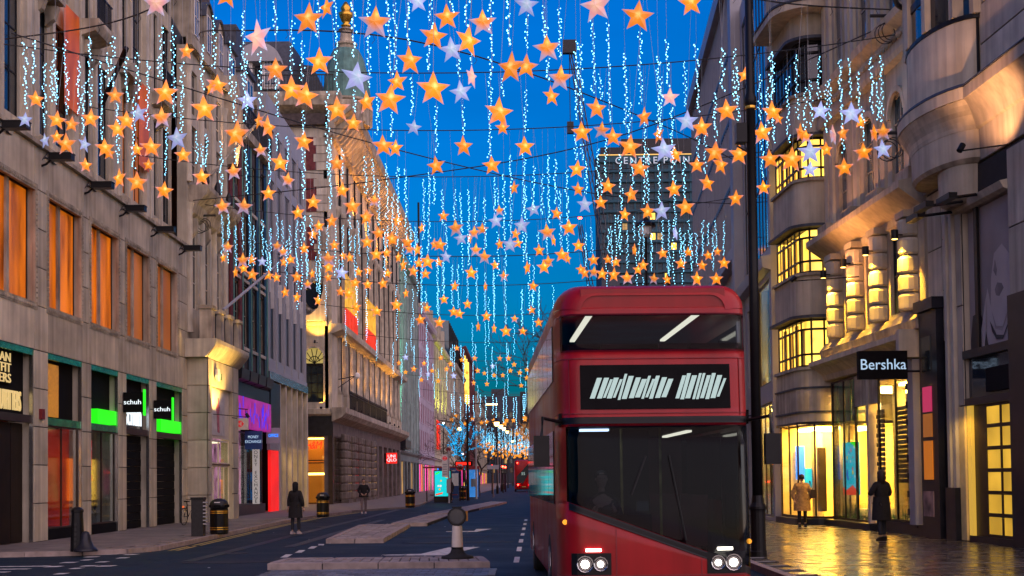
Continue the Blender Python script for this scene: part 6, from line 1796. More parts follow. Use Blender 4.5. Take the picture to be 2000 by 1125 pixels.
bi = thing('bicycle', 'dark bicycle with orange reflector leaning by the bank porch', 'bicycle', (-13.2, 52.4, 0), R(80))
for x in (-.5, .5):
    w_ = MB().tube([(x + .33 * math.cos(R(t)), 0, .34 + .33 * math.sin(R(t))) for t in range(0, 361, 20)], .022, 6).build('wheel', 'rubber', bi)
    sp = MB()
    for k in range(8): sp.tube([(x, 0, .34), (x + .32 * math.cos(R(45 * k)), 0, .34 + .32 * math.sin(R(45 * k)))], .004, 3)
    sp.build('spokes', 'steel', w_, kind='stuff')
MB().tube([(-.5, 0, .34), (-.12, 0, .32), (.38, 0, .75), (-.2, 0, .78), (-.5, 0, .34)], .02, 6).tube([(-.12, 0, .32), (-.24, 0, .9)], .02, 6).tube([(.5, 0, .34), (.36, 0, .95)], .02, 6).build('frame', 'black', bi)
MB().tube([(.32, -.27, 1.0), (.36, 0, .97), (.32, .27, 1.0)], .016, 6).build('handlebar', 'black', bi)
MB().box(-.36, -.12, -.07, .07, .9, .95).build('saddle', 'black', bi)
MB().lathe([(.0, 0), (.05, .01), (.05, .02)], 8).build('reflector', glow('orange_reflector', (1, .2, .05), .7), bi, loc=(-.55, 0, .72), rot=(0, R(-90), 0))

# tall black post by the right-hand kerb
po = thing('street_column', 'tall black street column with box fitting, rising right of the bus out of the top', 'lamp post', (4.78, 27.4, 0))
MB().lathe([(.17, 0), (.17, .1), (.155, .12), (.155, .9), (.16, .95), (.18, .97), (.18, 1.02), (.13, 1.1), (.11, 1.25)], 16).build('pedestal', 'black', po)
MB().lathe([(.105, 1.2), (.10, 6.0), (.09, 9.3), (.13, 9.35), (.13, 9.5), (.085, 9.6), (.075, 13.5)], 14).build('shaft', 'black', po, smooth=True)
MB().lathe([(.115, 9.26), (.12, 9.28), (.115, 9.32)], 14).build('brass_ring', 'gold', po)
MB().box(-.32, -.10, -.14, .14, 8.55, 8.95).build('box_fitting', 'black', po)
MB().tube([(-.3, 0, 8.5), (-.05, 0, 8.35), (.0, 0, 8.2)], .02, 5).build('cable', 'cable', po)

def lamp_post(label, x, y, h, lit, group=None, arm=.0):
    t = thing('street_lamp', label, 'street lamp', (x, y, 0), 0, group)
    MB().lathe([(.16, 0), (.14, .8), (.08, 1.0), (.06, h - .6)], 8).build('post', 'black', t)
    MB().lathe([(.06, h - .6), (.16, h - .55), (.30, h - .5), (.42, h - .15), (.48, h - .12), (.45, h), (.2, h + .12), (.08, h + .3)][3:], 12).build('hood', 'black', t)
    MB().lathe([(.12, h - .62), (.26, h - .5), (.30, h - .16), (.28, h - .14)], 12).build('lantern_glass', 'lamplit' if lit else 'white', t)
    return t
lamp_post('unlit street lamp with wide black hood rising behind the bus roof', 5.64, 60.3, 13.2, False)
q = thing('street_column', 'shorter black column behind the bus roof, right of the hooded lamp', 'lamp post', (8.4, 76, 0))
MB().lathe([(.12, 0), (.1, 14.0)], 8).build('post', 'black', q)
for i, (px, Y, py) in enumerate(((970, 150, 822), (978, 176, 828), (984, 205, 833), (991, 240, 840), (1001, 300, 859))):
    p = at(px, py, Y)
    lamp_post('warm lit street lamp in the far row, ' + ['nearest and highest', 'second', 'third', 'fourth', 'farthest'][i] + ' towards the red bus', p.x, Y, p.z, True, 'lit street lamps in a receding row')
p = at(955, 789, 140); t = thing('street_lamp', 'flat lit lamp head on an arm above the far strands', 'street lamp', (p.x - 2.2, 140, 0))
MB().lathe([(.1, 0), (.06, p.z)], 8).build('post', 'black', t); MB().tube([(0, 0, p.z), (2.2, 0, p.z + .15)], .05, 6).build('arm', 'black', t); MB().box(1.9, 3.1, -.15, .15, p.z - .1, p.z + .02).build('lamp_head', 'lamplit', t)
p = at(897, 839, 125); t = thing('wall_lamp', 'single warm globe lamp beside the blue-lit tree', 'lamp', (p.x, 125, p.z))
MB().lathe([(.02, -.15), (.2, -.05), (.2, .1), (.05, .2)], 10).build('globe', 'lamplit', t); MB().tube([(0, 0, .2), (-.3, 0, .7), (-2.0, 0, .9)], .04).build('arm', 'black', t)
t = thing('street_column', 'slim dark column between the blue-lit tree and the phone box', 'lamp post', (-4.45, 104, 0)); MB().lathe([(.13, 0), (.11, 1.2), (.085, 6.4)], 8).build('post', 'black', t)
t = thing('roof_mast', 'thin dark mast standing against the sky above the faience building', 'mast', (-14.8, 190, 24)); MB().tube([(0, 0, 0), (0, 0, 14.5)], .16, 6).build('pole', 'black', t)
t.location = (-14.8, 190, 27.0)

# bus stop, advertising panel, signs, phone box
bs_ = thing('bus_stop', 'bus stop post with white panel and red roundel beside the bright advertising screen', 'bus stop', (-5.75, 93.5, 0))
MB().tube([(.42, 0, 0), (.42, 0, 3.7)], .06, 8).build('post', 'panelgrey', bs_)
MB().box(-.05, .36, -.04, .04, 1.85, 3.42).build('flag_panel', 'white', bs_)
rd = MB(); rd.add([(.155 + r_ * math.cos(R(20 * k)), -.05, 3.15 + r_ * math.sin(R(20 * k))) for r_ in (.15, .095) for k in range(18)], [(k, (k + 1) % 18, 18 + (k + 1) % 18, 18 + k) for k in range(18)])
rd.box(-.02, .33, -.056, -.051, 3.11, 3.19).build('roundel', glow('roundel_red', (.8, .02, .03), .45), bs_)
for i in range(5): MB().box(0.0, .3, -.048, -.042, 2.0 + i * .17, 2.08 + i * .17).build('route_tile', 'panelgrey', bs_)
MB().lathe([(.0, -.03), (.16, -.03), (.16, .03), (.0, .03)], 14).build('top_disc', 'redcloth', bs_, loc=(.4, 0, 3.75), rot=(R(90), 0, 0))
MB().box(.26, .54, -.12, .1, .7, 1.7).build('timetable_case', 'panelgrey', bs_)
ad = thing('advertising_screen', 'bright cyan advertising screen in a black frame on the left pavement', 'advertising screen', (-6.0, 97, 0))
MB().box(-.62, .68, -.14, .14, 0, 2.35).build('case', 'black', ad)
sc = MB().box(-.55, .58, -.16, -.141, .45, 2.28).build('screen', glow('ad_cyan', (0, .62, .66), 1.0), ad)
random.seed(5)
for i in range(11):
    a = .04 + random.random() * .06; xx, zz = random.uniform(-.3, .5), random.uniform(.95, 2.1)
    MB().prism([(xx + a * math.cos(R(60 * k)), zz + a * math.sin(R(60 * k))) for k in range(6)], -.168, -.161).build('screen_picture', glow('adp%d' % (i % 4), [(1, .5, 0), (.9, .9, .9), (.9, .1, .05), (.05, .15, .6)][i % 4], .8), sc)
MB().prism([(-.5, .5), (.0, .62), (.05, .75), (-.5, .62)], -.168, -.161).build('screen_swoosh', glow('ad_red', (1, .10, .02), .9), sc)
MB().prism([(-.5, 2.0), (-.2, 2.15), (-.2, 2.25), (-.5, 2.12)], -.168, -.161).build('screen_swoosh', 'litgreen', sc)
sh = thing('bus_shelter', 'low bus shelter with red roof edge behind the advertising screen', 'bus shelter', (-6.4, 101, 0))
MB().box(-1.3, 1.7, -.7, 2.5, 2.55, 2.65).build('roof', 'redcloth', sh)
for x in (-1.2, 1.6): MB().tube([(x, 2.2, 0), (x, 2.2, 2.55)], .05).build('post', 'black', sh)
MB().box(-1.1, 1.5, 2.15, 2.2, .3, 2.4).build('glass_panel', 'shopglass', sh)
MB().box(-.9, 1.2, 1.6, 2.0, .45, .52).build('bench', 'redcloth', sh)
nt_ = thing('road_sign', 'round no-right-turn sign with red border on a thin black pole', 'road sign', (-5.0, 102.5, 0))
MB().tube([(0, 0, 0), (0, 0, 2.6)], .05, 8).build('pole', 'black', nt_)
MB().lathe([(0, -.02), (.3, -.02), (.3, .02), (0, .02)], 20).build('red_disc', glow('sign_red', (.7, .03, .03), .35), nt_, loc=(0, -.07, 2.6), rot=(R(90), 0, 0))
MB().lathe([(0, -.005), (.235, -.005), (.235, .005), (0, .005)], 20).build('white_disc', 'white', nt_, loc=(0, -.097, 2.6), rot=(R(90), 0, 0))
ar = MB().prism([(-.06, -.15), (0, -.15), (0, .02), (.08, .02), (.08, -.04), (.17, .06), (.08, .15), (.08, .09), (-.06, .09)], -.115, -.104).build('arrow', 'black', nt_, loc=(0, 0, 2.6))
MB().prism([(-.19, .13), (-.13, .19), (.19, -.13), (.13, -.19)], -.122, -.116).build('slash', 'redcloth', nt_, loc=(0, 0, 2.6))
lb = thing('lit_box_sign', 'red-lettered lit box sign on a post near the no-turn sign', 'sign', (-4.85, 106, 2.7))
MB().box(-.7, .7, -.1, .1, 0, .4).build('sign_box', 'blackmat', lb); MB().box(-.6, .55, -.12, -.1, .1, .32).build('lit_strip', 'redneon', lb)
ph = thing('phone_box', 'blue-lit glass phone box behind a slim pole on the left pavement', 'phone box', (-4.55, 117, 0))
MB().box(-.5, .5, -.45, -.4, 0.2, 2.5).build('door', 'shopglass', ph)
for x in (-.5, .5):
    for y in (-.45, .45): MB().box(x - .05, x + .05, y - .05, y + .05, 0, 2.55).build('post', 'bluepaint', ph)
MB().box(-.56, .56, -.5, .5, 2.55, 2.8).build('roof', 'redcloth', ph)
MB().box(-.45, .45, .4, .44, .1, 2.5).build('back_panel', glow('phone_blue', (.06, .35, 1), .6), ph)
MB().box(-.2, .2, .2, .4, 1.0, 1.7).build('telephone', 'panelgrey', ph)
kb = thing('advert_kiosk', 'dark blue kiosk with a pale poster behind the bins', 'kiosk', (-6.6, 118, 0))
MB().box(-1.0, 1.0, -.5, .5, 0, 2.7).build('body', 'bluepaint', kb); MB().box(-.2, .75, -.53, -.5, 1.1, 2.2).build('poster', 'white', kb)
def signal(label, px, Y, py, col, arm=None):
    p = at(px, py, Y)
    t = thing('traffic_signal', label, 'traffic light', (p.x, Y, 0))
    MB().lathe([(.09, 0), (.07, p.z - .3)], 8).build('pole', 'black', t)
    MB().box(-.17, .17, -.12, .12, p.z - .75, p.z + .3).build('signal_head', 'black', t)
    for k in range(3): MB().lathe([(.02, -.02), (.13, 0), (.13, .03)], 12).build('lens', col if k == 0 else 'lens', t, loc=(0, -.13, p.z + .1 - .32 * k), rot=(R(90), 0, 0))
    return t
signal('left traffic light showing red near the distant bus', 961, 150, 912, 'redlamp'); signal('second traffic light showing red, just left of the distant bus', 982, 158, 913, 'redlamp'); signal('third traffic light showing red, close to the second', 987, 170, 914, 'redlamp'); signal('traffic light showing red right of the distant bus', 1049, 165, 912, 'redlamp')
ns = thing('street_name_sign', 'pale street name plate on posts beyond the phone box', 'sign', (-3.1, 121, 2.55)); MB().box(-.3, .75, -.03, .03, 0, .38).build('plate', 'panelgrey', ns); MB().tube([(.2, .05, -2.55), (.2, .05, .3)], .05).build('post', 'steel', ns)
for i, (px, Y) in enumerate(((930, 112), (972, 170), (978, 185))):
    p = at(px, 900, Y); t = thing('street_column', ['slim grey-blue pole in front of the phone box', 'slim pole left of the distant bus', 'second slim pole left of the distant bus'][i], 'lamp post', (p.x, Y, 0)); MB().lathe([(.09, 0), (.06, 5.5)], 8).build('post', 'panelgrey', t)

# ------------------------------------------------------------------ people
def skinned(name, verts, edges, radii, m, parent, levels=1, root=0):
    me = bpy.data.meshes.new(name); me.from_pydata(verts, edges, []); me.materials.append(M[m])
    o = link(name, me, parent)
    md = o.modifiers.new('skin', 'SKIN'); md.use_smooth_shade = True
    for i, r_ in enumerate(radii):
        sv = me.skin_vertices[0].data[i]; sv.radius = r_ if isinstance(r_, tuple) else (r_, r_)
    me.skin_vertices[0].data[root].use_root = True
    s_ = o.modifiers.new('sub', 'SUBSURF'); s_.levels = levels; s_.render_levels = levels
    return o
def hand(parent, p, d, m='skin'):
    d = Vector(d).normalized(); a = Vector((1, 0, 0)) if abs(d.x) < .8 else Vector((0, 1, 0))
    s_ = d.cross(a).normalized(); u = s_.cross(d)
    b = MB(); p = Vector(p)
    b.tube([p, p + d * .05, p + d * .09], .036, 6, r1=.034)
    for i, L in enumerate((.065, .078, .072, .055)):
        r0 = p + d * .085 + s_ * (-.027 + .018 * i)
        b.tube([r0, r0 + d * L * .5 + u * .006, r0 + d * L * .9 + u * .03], .0095, 5, r1=.007)
    t0 = p + d * .03 - s_ * .03
    b.tube([t0, t0 + d * .03 - s_ * .03, t0 + d * .06 - s_ * .035 + u * .015], .011, 5, r1=.008)
    return b.build('hand', m, parent, smooth=True)
def person(label, loc, rz, h, top, legs, hairm, shoem, step=.12, coat_len=.45, arms='down', bulk=1.0, bag=False, long_hair=False, topname='coat'):
    t = thing('person', label, 'person', loc, rz)
    k = h / 1.72
    hip, kn, an = .90 * k, .50 * k, .09 * k
    sh_, nk, hd_ = 1.40 * k, 1.46 * k, 1.60 * k
    s = step
    if arms == 'down': el = [(-.235 * bulk, .03, 1.12 * k), (.235 * bulk, -.02, 1.12 * k)]; wr = [(-.25, -.06 - s * .5, .87 * k), (.25, .02 + s * .5, .87 * k)]
    elif arms == 'front': el = [(-.27 * bulk, -.02, 1.13 * k), (.29 * bulk, -.02, 1.15 * k)]; wr = [(-.08, -.27, 1.14 * k), (.10, -.28, 1.18 * k)]
    else: el = [(-.25 * bulk, .02, 1.13 * k), (.25 * bulk, .0, 1.13 * k)]; wr = [(-.10, -.2, .98 * k), (.10, -.2, .98 * k)]
    V = [(0, 0, hip), (0, .01, 1.12 * k), (0, .01, sh_ - .06), (0, 0, nk), (0, -.01, hd_ - .06),
         (-.17, .01, sh_ - .02), el[0], wr[0], (.17, .01, sh_ - .02), el[1], wr[1],
         (-.09, 0, hip - .05), (-.10, -s * .6, kn), (-.10, s * .2 - s, an), (.09, 0, hip - .05), (.10, s * .5, kn), (.10, s, an)]
    E_ = [(0, 1), (1, 2), (2, 3), (3, 4), (2, 5), (5, 6), (6, 7), (2, 8), (8, 9), (9, 10), (0, 11), (11, 12), (12, 13), (0, 14), (14, 15), (15, 16)]
    Rr = [(.14, .10), (.13, .09), (.14, .095), .05, .05, .055, .042, .03, .055, .042, .03, .08, .055, .04, .08, .055, .04]
    skinned('body', V, E_, Rr, 'skin', t)
    skinned('trousers', [V[0], V[11], V[12], (V[13][0], V[13][1], an + .03), V[14], V[15], (V[16][0], V[16][1], an + .03)], [(0, 1), (1, 2), (2, 3), (0, 4), (4, 5), (5, 6)], [(.155, .115), .095, .068, .058, .095, .068, .058], legs, t)
    c = skinned(topname, [V[0], V[1], V[2], (0, 0, nk - .02), V[5], V[6], tuple(V[6][i] * .12 + V[7][i] * .88 for i in range(3)), V[8], V[9], tuple(V[9][i] * .12 + V[10][i] * .88 for i in range(3))],
                [(0, 1), (1, 2), (2, 3), (2, 4), (4, 5), (5, 6), (2, 7), (7, 8), (8, 9)], [(.175 * bulk, .13 * bulk), (.165 * bulk, .12 * bulk), (.165 * bulk, .12 * bulk), .065, .078 * bulk, .066 * bulk, .05 * bulk, .078 * bulk, .066 * bulk, .05 * bulk], top, t)
    n = 16; zt, zb = hip + .10, hip - coat_len + .05
    hem = MB(); rings = [(.19 * bulk, .145 * bulk, zt + .08), (.20 * bulk, .155 * bulk, zt - .06), (.215 * bulk, .17 * bulk, (zt + zb) / 2), (.225 * bulk, .185 * bulk, zb)]
    vs = []; fs = []
    for a, b, z in rings:
        for q in range(n):
            w = 1 + .04 * math.sin(q * 2.7)
            vs.append((a * w * math.cos(2 * math.pi * q / n), b * w * math.sin(2 * math.pi * q / n), z))
    for i in range(len(rings) - 1):
        for q in range(n): fs.append((i * n + q, i * n + (q + 1) % n, (i + 1) * n + (q + 1) % n, (i + 1) * n + q))
    hem.add(vs, fs).build('skirt_of_coat', top, c, smooth=True)
    # head with face, ears, hair
    H = MB(); ph_ = []
    rows_ = [(-.115, .02), (-.10, .05), (-.06, .068), (-.02, .076), (.03, .079), (.07, .07), (.10, .045), (.118, .01)]
    H.lathe([(r_ * k * 1.0, z * k) for z, r_ in rows_], 12)
    hdo = H.build('head', 'skin', t, smooth=True, loc=(0, -.015, hd_ + .02), scale=(1, 1.18, 1))
    MB().add([(-.014, -.078, -.03), (.014, -.078, -.03), (0, -.10, -.028), (0, -.08, .015)], [(0, 1, 2), (0, 2, 3), (1, 3, 2)]).build('nose', 'skin', hdo)
    for sx_ in (-1, 1):
        MB().lathe([(.002, -.025), (.014, 0), (.002, .025)], 6).build('ear', 'skin', hdo, loc=(sx_ * .08, .0, 0))
        MB().lathe([(.002, -.006), (.010, 0), (.002, .006)], 6).build('eye', 'hair', hdo, loc=(sx_ * .03, -.072, .012))
    MB().box(-.022, .022, -.075, -.068, -.062, -.054).build('mouth', 'redcloth', hdo)
    hr = MB().lathe([(.088 * k, -.03 if not long_hair else -.22), (.094 * k, .03), (.085 * k, .08), (.055 * k, .115), (.01, .13)], 12)
    hr.build('hair', hairm, hdo, smooth=True, loc=(0, .022, 0))
    for i in (0, 1):
        w_, e_ = Vector(wr[i]), Vector(el[i]); hand(t, w_, (w_ - e_))
    for x, y in ((V[13][0], V[13][1]), (V[16][0], V[16][1])):
        MB().add([(x - .045, y + .08, 0), (x + .045, y + .08, 0), (x + .05, y - .13, 0), (x - .05, y - .13, 0), (x - .04, y + .07, .10), (x + .04, y + .07, .10), (x + .035, y - .02, .09), (x - .035, y - .02, .09), (x + .035, y - .14, .04), (x - .035, y - .14, .04)],
                 [(3, 2, 1, 0), (0, 1, 5, 4), (4, 5, 6, 7), (7, 6, 8, 9), (9, 8, 2, 3), (1, 2, 8, 6, 5), (0, 4, 7, 9, 3)]).build('shoe', shoem, t)
    return t
person('person in long black hooded jacket and pale trainers standing in the road at left', (-7.75, 45.0, RZ), R(160), 1.74, 'coatblack', 'denim', 'coatblack', 'shoe', .05, .42, 'down', 1.12, long_hair=True)
person('person in dark jacket and pale trousers walking near the banded piers', (-8.05, 66.5, 0), R(10), 1.72, 'coatblack', 'paletrouser', 'hair', 'shoe', .14, .12, 'pocket', 1.1, topname='jacket')
p3 = person('person in fluffy tan coat with a dark shoulder bag walking away at right', (8.85, 42.6, 0), R(175), 1.66, 'coattan', 'coatblack', 'hair', 'black', .12, .40, 'down', 1.22)
b_ = thing('shoulder_bag', 'dark shoulder bag carried by the person in the tan coat', 'bag', (9.17, 42.62, .92))
MB().box(-.07, .07, -.17, .17, 0, .27).build('bag_body', 'bronze', b_); MB().tube([(0, -.13, .26), (-.06, -.05, .55), (-.06, .05, .55), (0, .13, .26)], .012, 5).build('strap', 'bronze', b_)
person('person in long black coat looking at a phone in front of the glass clothes shop', (8.9, 33.3, 0), R(205), 1.74, 'coatblack', 'denim', 'hair', 'black', .07, .45, 'front', 1.15, long_hair=True)
person('dark-clothed person waiting beside the bus stop and bright screen', (-5.35, 95.6, 0), R(40), 1.75, 'coatblack', 'denim', 'hair', 'black', .04, .2, 'down', 1.1)

dr = thing('person', 'bus driver in dark jacket seated behind the big slanting windscreen', 'person', to_world(bus, (-.62, 1.2, .42)), R(1.9))
skinned('body', [(0, .1, .48), (0, .1, .75), (0, .08, 1.02), (0, .06, 1.12), (0, .04, 1.24), (-.19, .08, 1.0), (-.24, -.02, .78), (-.15, -.30, .88), (.19, .08, 1.0), (.24, -.02, .78), (.15, -.30, .88), (-.1, -.05, .46), (-.12, -.38, .46), (-.12, -.40, .05), (.1, -.05, .46), (.12, -.38, .46), (.12, -.40, .05)],
        [(0, 1), (1, 2), (2, 3), (3, 4), (2, 5), (5, 6), (6, 7), (2, 8), (8, 9), (9, 10), (0, 11), (11, 12), (12, 13), (0, 14), (14, 15), (15, 16)], [(.16, .11), (.15, .11), (.15, .1), .05, .05, .06, .05, .032, .06, .05, .032, .08, .06, .04, .08, .06, .04], 'skin', dr)
skinned('jacket', [(0, .1, .48), (0, .1, .75), (0, .08, 1.02), (0, .06, 1.10), (-.19, .08, 1.0), (-.24, -.02, .78), (-.16, -.26, .87), (.19, .08, 1.0), (.24, -.02, .78), (.16, -.26, .87)], [(0, 1), (1, 2), (2, 3), (2, 4), (4, 5), (5, 6), (2, 7), (7, 8), (8, 9)], [(.19, .14), (.18, .13), (.17, .12), .07, .08, .07, .05, .08, .07, .05], 'denim', dr)
hh_ = MB().lathe([(.02, -.115), (.05, -.10), (.068, -.06), (.078, .0), (.078, .05), (.06, .09), (.01, .118)], 12).build('head', 'skin', dr, smooth=True, loc=(0, .03, 1.33), scale=(1, 1.18, 1))
MB().lathe([(.084, .02), (.086, .06), (.06, .11), (.01, .125)], 12).build('hair', 'hair', hh_, smooth=True, loc=(0, .012, 0))
MB().add([(-.014, -.078, -.03), (.014, -.078, -.03), (0, -.10, -.028), (0, -.08, .015)], [(0, 1, 2), (0, 2, 3), (1, 3, 2)]).build('nose', 'skin', hh_)
for q in (-1, 1): MB().lathe([(.002, -.006), (.010, 0), (.002, .006)], 6).build('eye', 'hair', hh_, loc=(q * .03, -.074, .012)); MB().lathe([(.002, -.025), (.014, 0), (.002, .025)], 6).build('ear', 'skin', hh_, loc=(q * .08, 0, 0))
for q in (-1, 1): hand(dr, (q * .15, -.31, .885), (-q * .3, -.4, .5))
# ------------------------------------------------------------------ bare winter trees
def tree(name, label, loc, h, spread, seed, m='wood', lights=None, trunk=.16, depth=6, twig=.012):
    rnd = random.Random(seed)
    t = thing(name, label, 'tree', loc)
    tr, br = MB(), MB(); pts = []
    def grow(p, d, L, r, lv):
        q = p
        seg = [p]
        for i in range(3):
            d = (d + Vector((rnd.uniform(-.16, .16), rnd.uniform(-.16, .16), rnd.uniform(-.05, .12)))).normalized()
            q = q + d * (L / 3); seg.append(q)
        (tr if lv < 1 else br).tube(seg, r, 7 if lv < 2 else 4 if lv < 4 else 3, r1=max(twig * .7, r * .66))
        if lv < 4:
            for a, b in zip(seg, seg[1:]):
                for k in range(7): pts.append(a.lerp(b, k / 7) + Vector((rnd.uniform(-1, 1), rnd.uniform(-1, 1), rnd.uniform(-1, 1))) * (r + .04))
        if lv >= depth: return
        n = 3 if lv < 3 else rnd.choice((2, 3))
        for k in range(n):
            a = 2 * math.pi * (k + rnd.random() * .6) / n
            tilt = rnd.uniform(.35, .8) if lv else rnd.uniform(.4, .75)
            u = d.cross(Vector((1, .3, .2))).normalized(); v = d.cross(u)
            nd = (d * math.cos(tilt) + (u * math.cos(a) + v * math.sin(a)) * math.sin(tilt) * spread).normalized()
            grow(seg[rnd.choice((2, 3))] if lv else q, nd, L * rnd.uniform(.62, .82), max(twig, r * .62), lv + 1)
    grow(Vector((0, 0, 0)), Vector((0, 0, 1)), h * .34, trunk, 0)
    tr.build('trunk', m, t); br.build('crown', m, t)
    if lights:
        lb = MB(); r_ = .05
        for p in pts:
            lb.add([p + Vector(o) * r_ for o in ((1, 0, 0), (-1, 0, 0), (0, 1, 0), (0, -1, 0), (0, 0, 1), (0, 0, -1))], [(0, 2, 4), (2, 1, 4), (1, 3, 4), (3, 0, 4), (2, 0, 5), (1, 2, 5), (3, 1, 5), (0, 3, 5)])
        lb.build('fairy_lights', lights, t, kind='stuff')
    return t
tree('bare_tree', 'bare tree wound with cyan fairy lights on the left pavement', (-5.25, 122, 0), 8.4, 1.1, 4, lights='cyanlit', twig=.012)
tree('bare_tree', 'bare dark tree just behind the cyan-lit one', (-4.6, 134, 0), 8.0, 1.15, 9, twig=.012, trunk=.11)
tree('bare_tree', 'tall bare tree against the sky beside the bus roof', (4.9, 150, 0), 21, 1.0, 21, trunk=.3, twig=.03)
tree('bare_tree', 'bare tree glowing amber among the farthest stars', (2.0, 215, 0), 12, 1.1, 15, m=glow('amber_glow_bark', (1, .35, .02), .35, base=(.1, .06, .03)), lights=None, trunk=.2, twig=.03)  # amber light is put into the bark as emission
tree('bare_tree', 'bare tree in front of the kiosk and lit box sign', (-6.9, 126, 0), 6.5, 1.2, 33, twig=.012, trunk=.09)

# ------------------------------------------------------------------ star lanterns and light strands over the street
ROWS = [21.5, 25.0, 30.0, 36.0, 42.0, 48.5, 57.0, 66.0, 76.0, 90.0, 108.0, 125.0, 150.0]
ZC, ZE = 12.75, 13.7
def xr(Y): return 10.74 - .051 * (Y - 33) if Y < 57.5 else (9.45 + .046 * (Y - 57.5) if Y < 82 else 10.8)
def cableZ(x, Y):
    a, b = XL, xr(Y); u = (x - (a + b) / 2) / ((b - a) / 2)
    return ZC + (ZE - ZC) * u * u
for i, Y in enumerate(ROWS + [175.0, 275.0, 300.0, 330.0]):
    a, b = XL + .02, min(xr(Y), 10.85)
    pts = [(a + (b - a) * k / 24, Y, cableZ(a + (b - a) * k / 24, Y)) for k in range(25)]
    o_ = ['first', 'second', 'third', 'fourth', 'fifth', 'sixth', 'seventh', 'eighth', 'ninth', 'tenth', 'eleventh', 'twelfth', 'thirteenth', 'fourteenth', 'fifteenth', 'sixteenth', 'seventeenth'][i]
    tag(MB().tube(pts, .016 if Y < 60 else .022, 5).build('catenary_cable', 'cable'), 'dark cable across the street carrying lights, %s counted from the camera' % o_, 'cable', 'cables across the street')
# crossing diagonal cables
for lab, pts in (('diagonal cable from top left facade to the black post side', [(-13.9, 36, 14.0), (-5, 44, 12.9), (3, 52, 12.8), (9.6, 60, 14.0)]),
                 ('diagonal cable rising to the pilastered building on the right', [(-13.9, 56, 13.6), (-5, 49, 12.8), (3, 43, 12.7), (10.4, 37, 14.3)]),
                 ('high diagonal cable at top right running to the stone facade', [(-6, 22, 13.5), (1.5, 27, 12.7), (5.5, 31, 12.9), (10.6, 36.2, 14.4)]),
                 ('high diagonal cable at top left running to the stone block', [(-13.9, 35.6, 13.7), (-9.5, 32.5, 13.2), (-5, 28, 13.4), (2, 22, 14.0)]),
                 ('second high diagonal from the bank gables across the open sky', [(-13.9, 57, 21), (-8, 36, 14), (-2, 33, 12.5), (5, 48, 14.5), (9.4, 58, 15.5)])):
    P = []
    for k in range(33):
        t = k / 32 * (len(pts) - 1); i = min(int(t), len(pts) - 2); f_ = t - i
        P0, P1, P2, P3 = (Vector(pts[max(i - 1, 0)]), Vector(pts[i]), Vector(pts[i + 1]), Vector(pts[min(i + 2, len(pts) - 1)]))
        P.append(.5 * ((2 * P1) + (P2 - P0) * f_ + (2 * P0 - 5 * P1 + 4 * P2 - P3) * f_ ** 2 + (3 * P1 - P0 - 3 * P2 + P3) * f_ ** 3))
    c = MB().tube(P, .02, 5)
    for k in range(2, 31, 3): c.tube([P[k], P[k] + Vector((.05, 0, -.12)), P[k] + Vector((-.02, 0, -.22))], .008, 3)
    tag(c.build('catenary_cable', 'cable'), lab, 'cable', 'cables across the street')
for i, (x, y, z, lab) in enumerate(((10.25, 36.2, 14.2, 'upper coil'), (10.3, 36.4, 11.0, 'lower coil'), (-13.8, 57.5, 13.2, 'left coil'))):
    c = MB()
    for q in range(3): c.tube([(x + .0 + .28 * math.cos(R(t)) - .1 * q, y, z - .35 + .28 * math.sin(R(t)) - .05 * q) for t in range(0, 361, 24)], .014, 4)
    c.tube([(x - .6, y, z + .05), (x + .5, y, z + .05)], .05, 5)
    tag(c.build('cable_coil', 'cable'), lab + ' of spare cable at the wall fixing', 'cable')

def star_mesh(m, seed):
    rnd = random.Random(seed); vs = []
    for k in range(10):
        a = R(90 + 36 * k); r_ = (.525 if k % 2 == 0 else .225) * rnd.uniform(.96, 1.04)
        vs.append((r_ * math.cos(a), 0, r_ * math.sin(a)))
    vs += [(0, -.15, 0), (0, .15, 0)]
    fs = [(10, k, (k + 1) % 10) for k in range(10)] + [(11, (k + 1) % 10, k) for k in range(10)]
    return MB().add(vs, fs).mesh('star_lantern', m)
SM = {k: [star_mesh('star_' + k, i) for i in range(3)] for k in 'ompb'}
wire_me = MB().tube([(0, 0, 0), (0, 0, 1)], .004, 3).mesh('hanging_wire', 'wire')
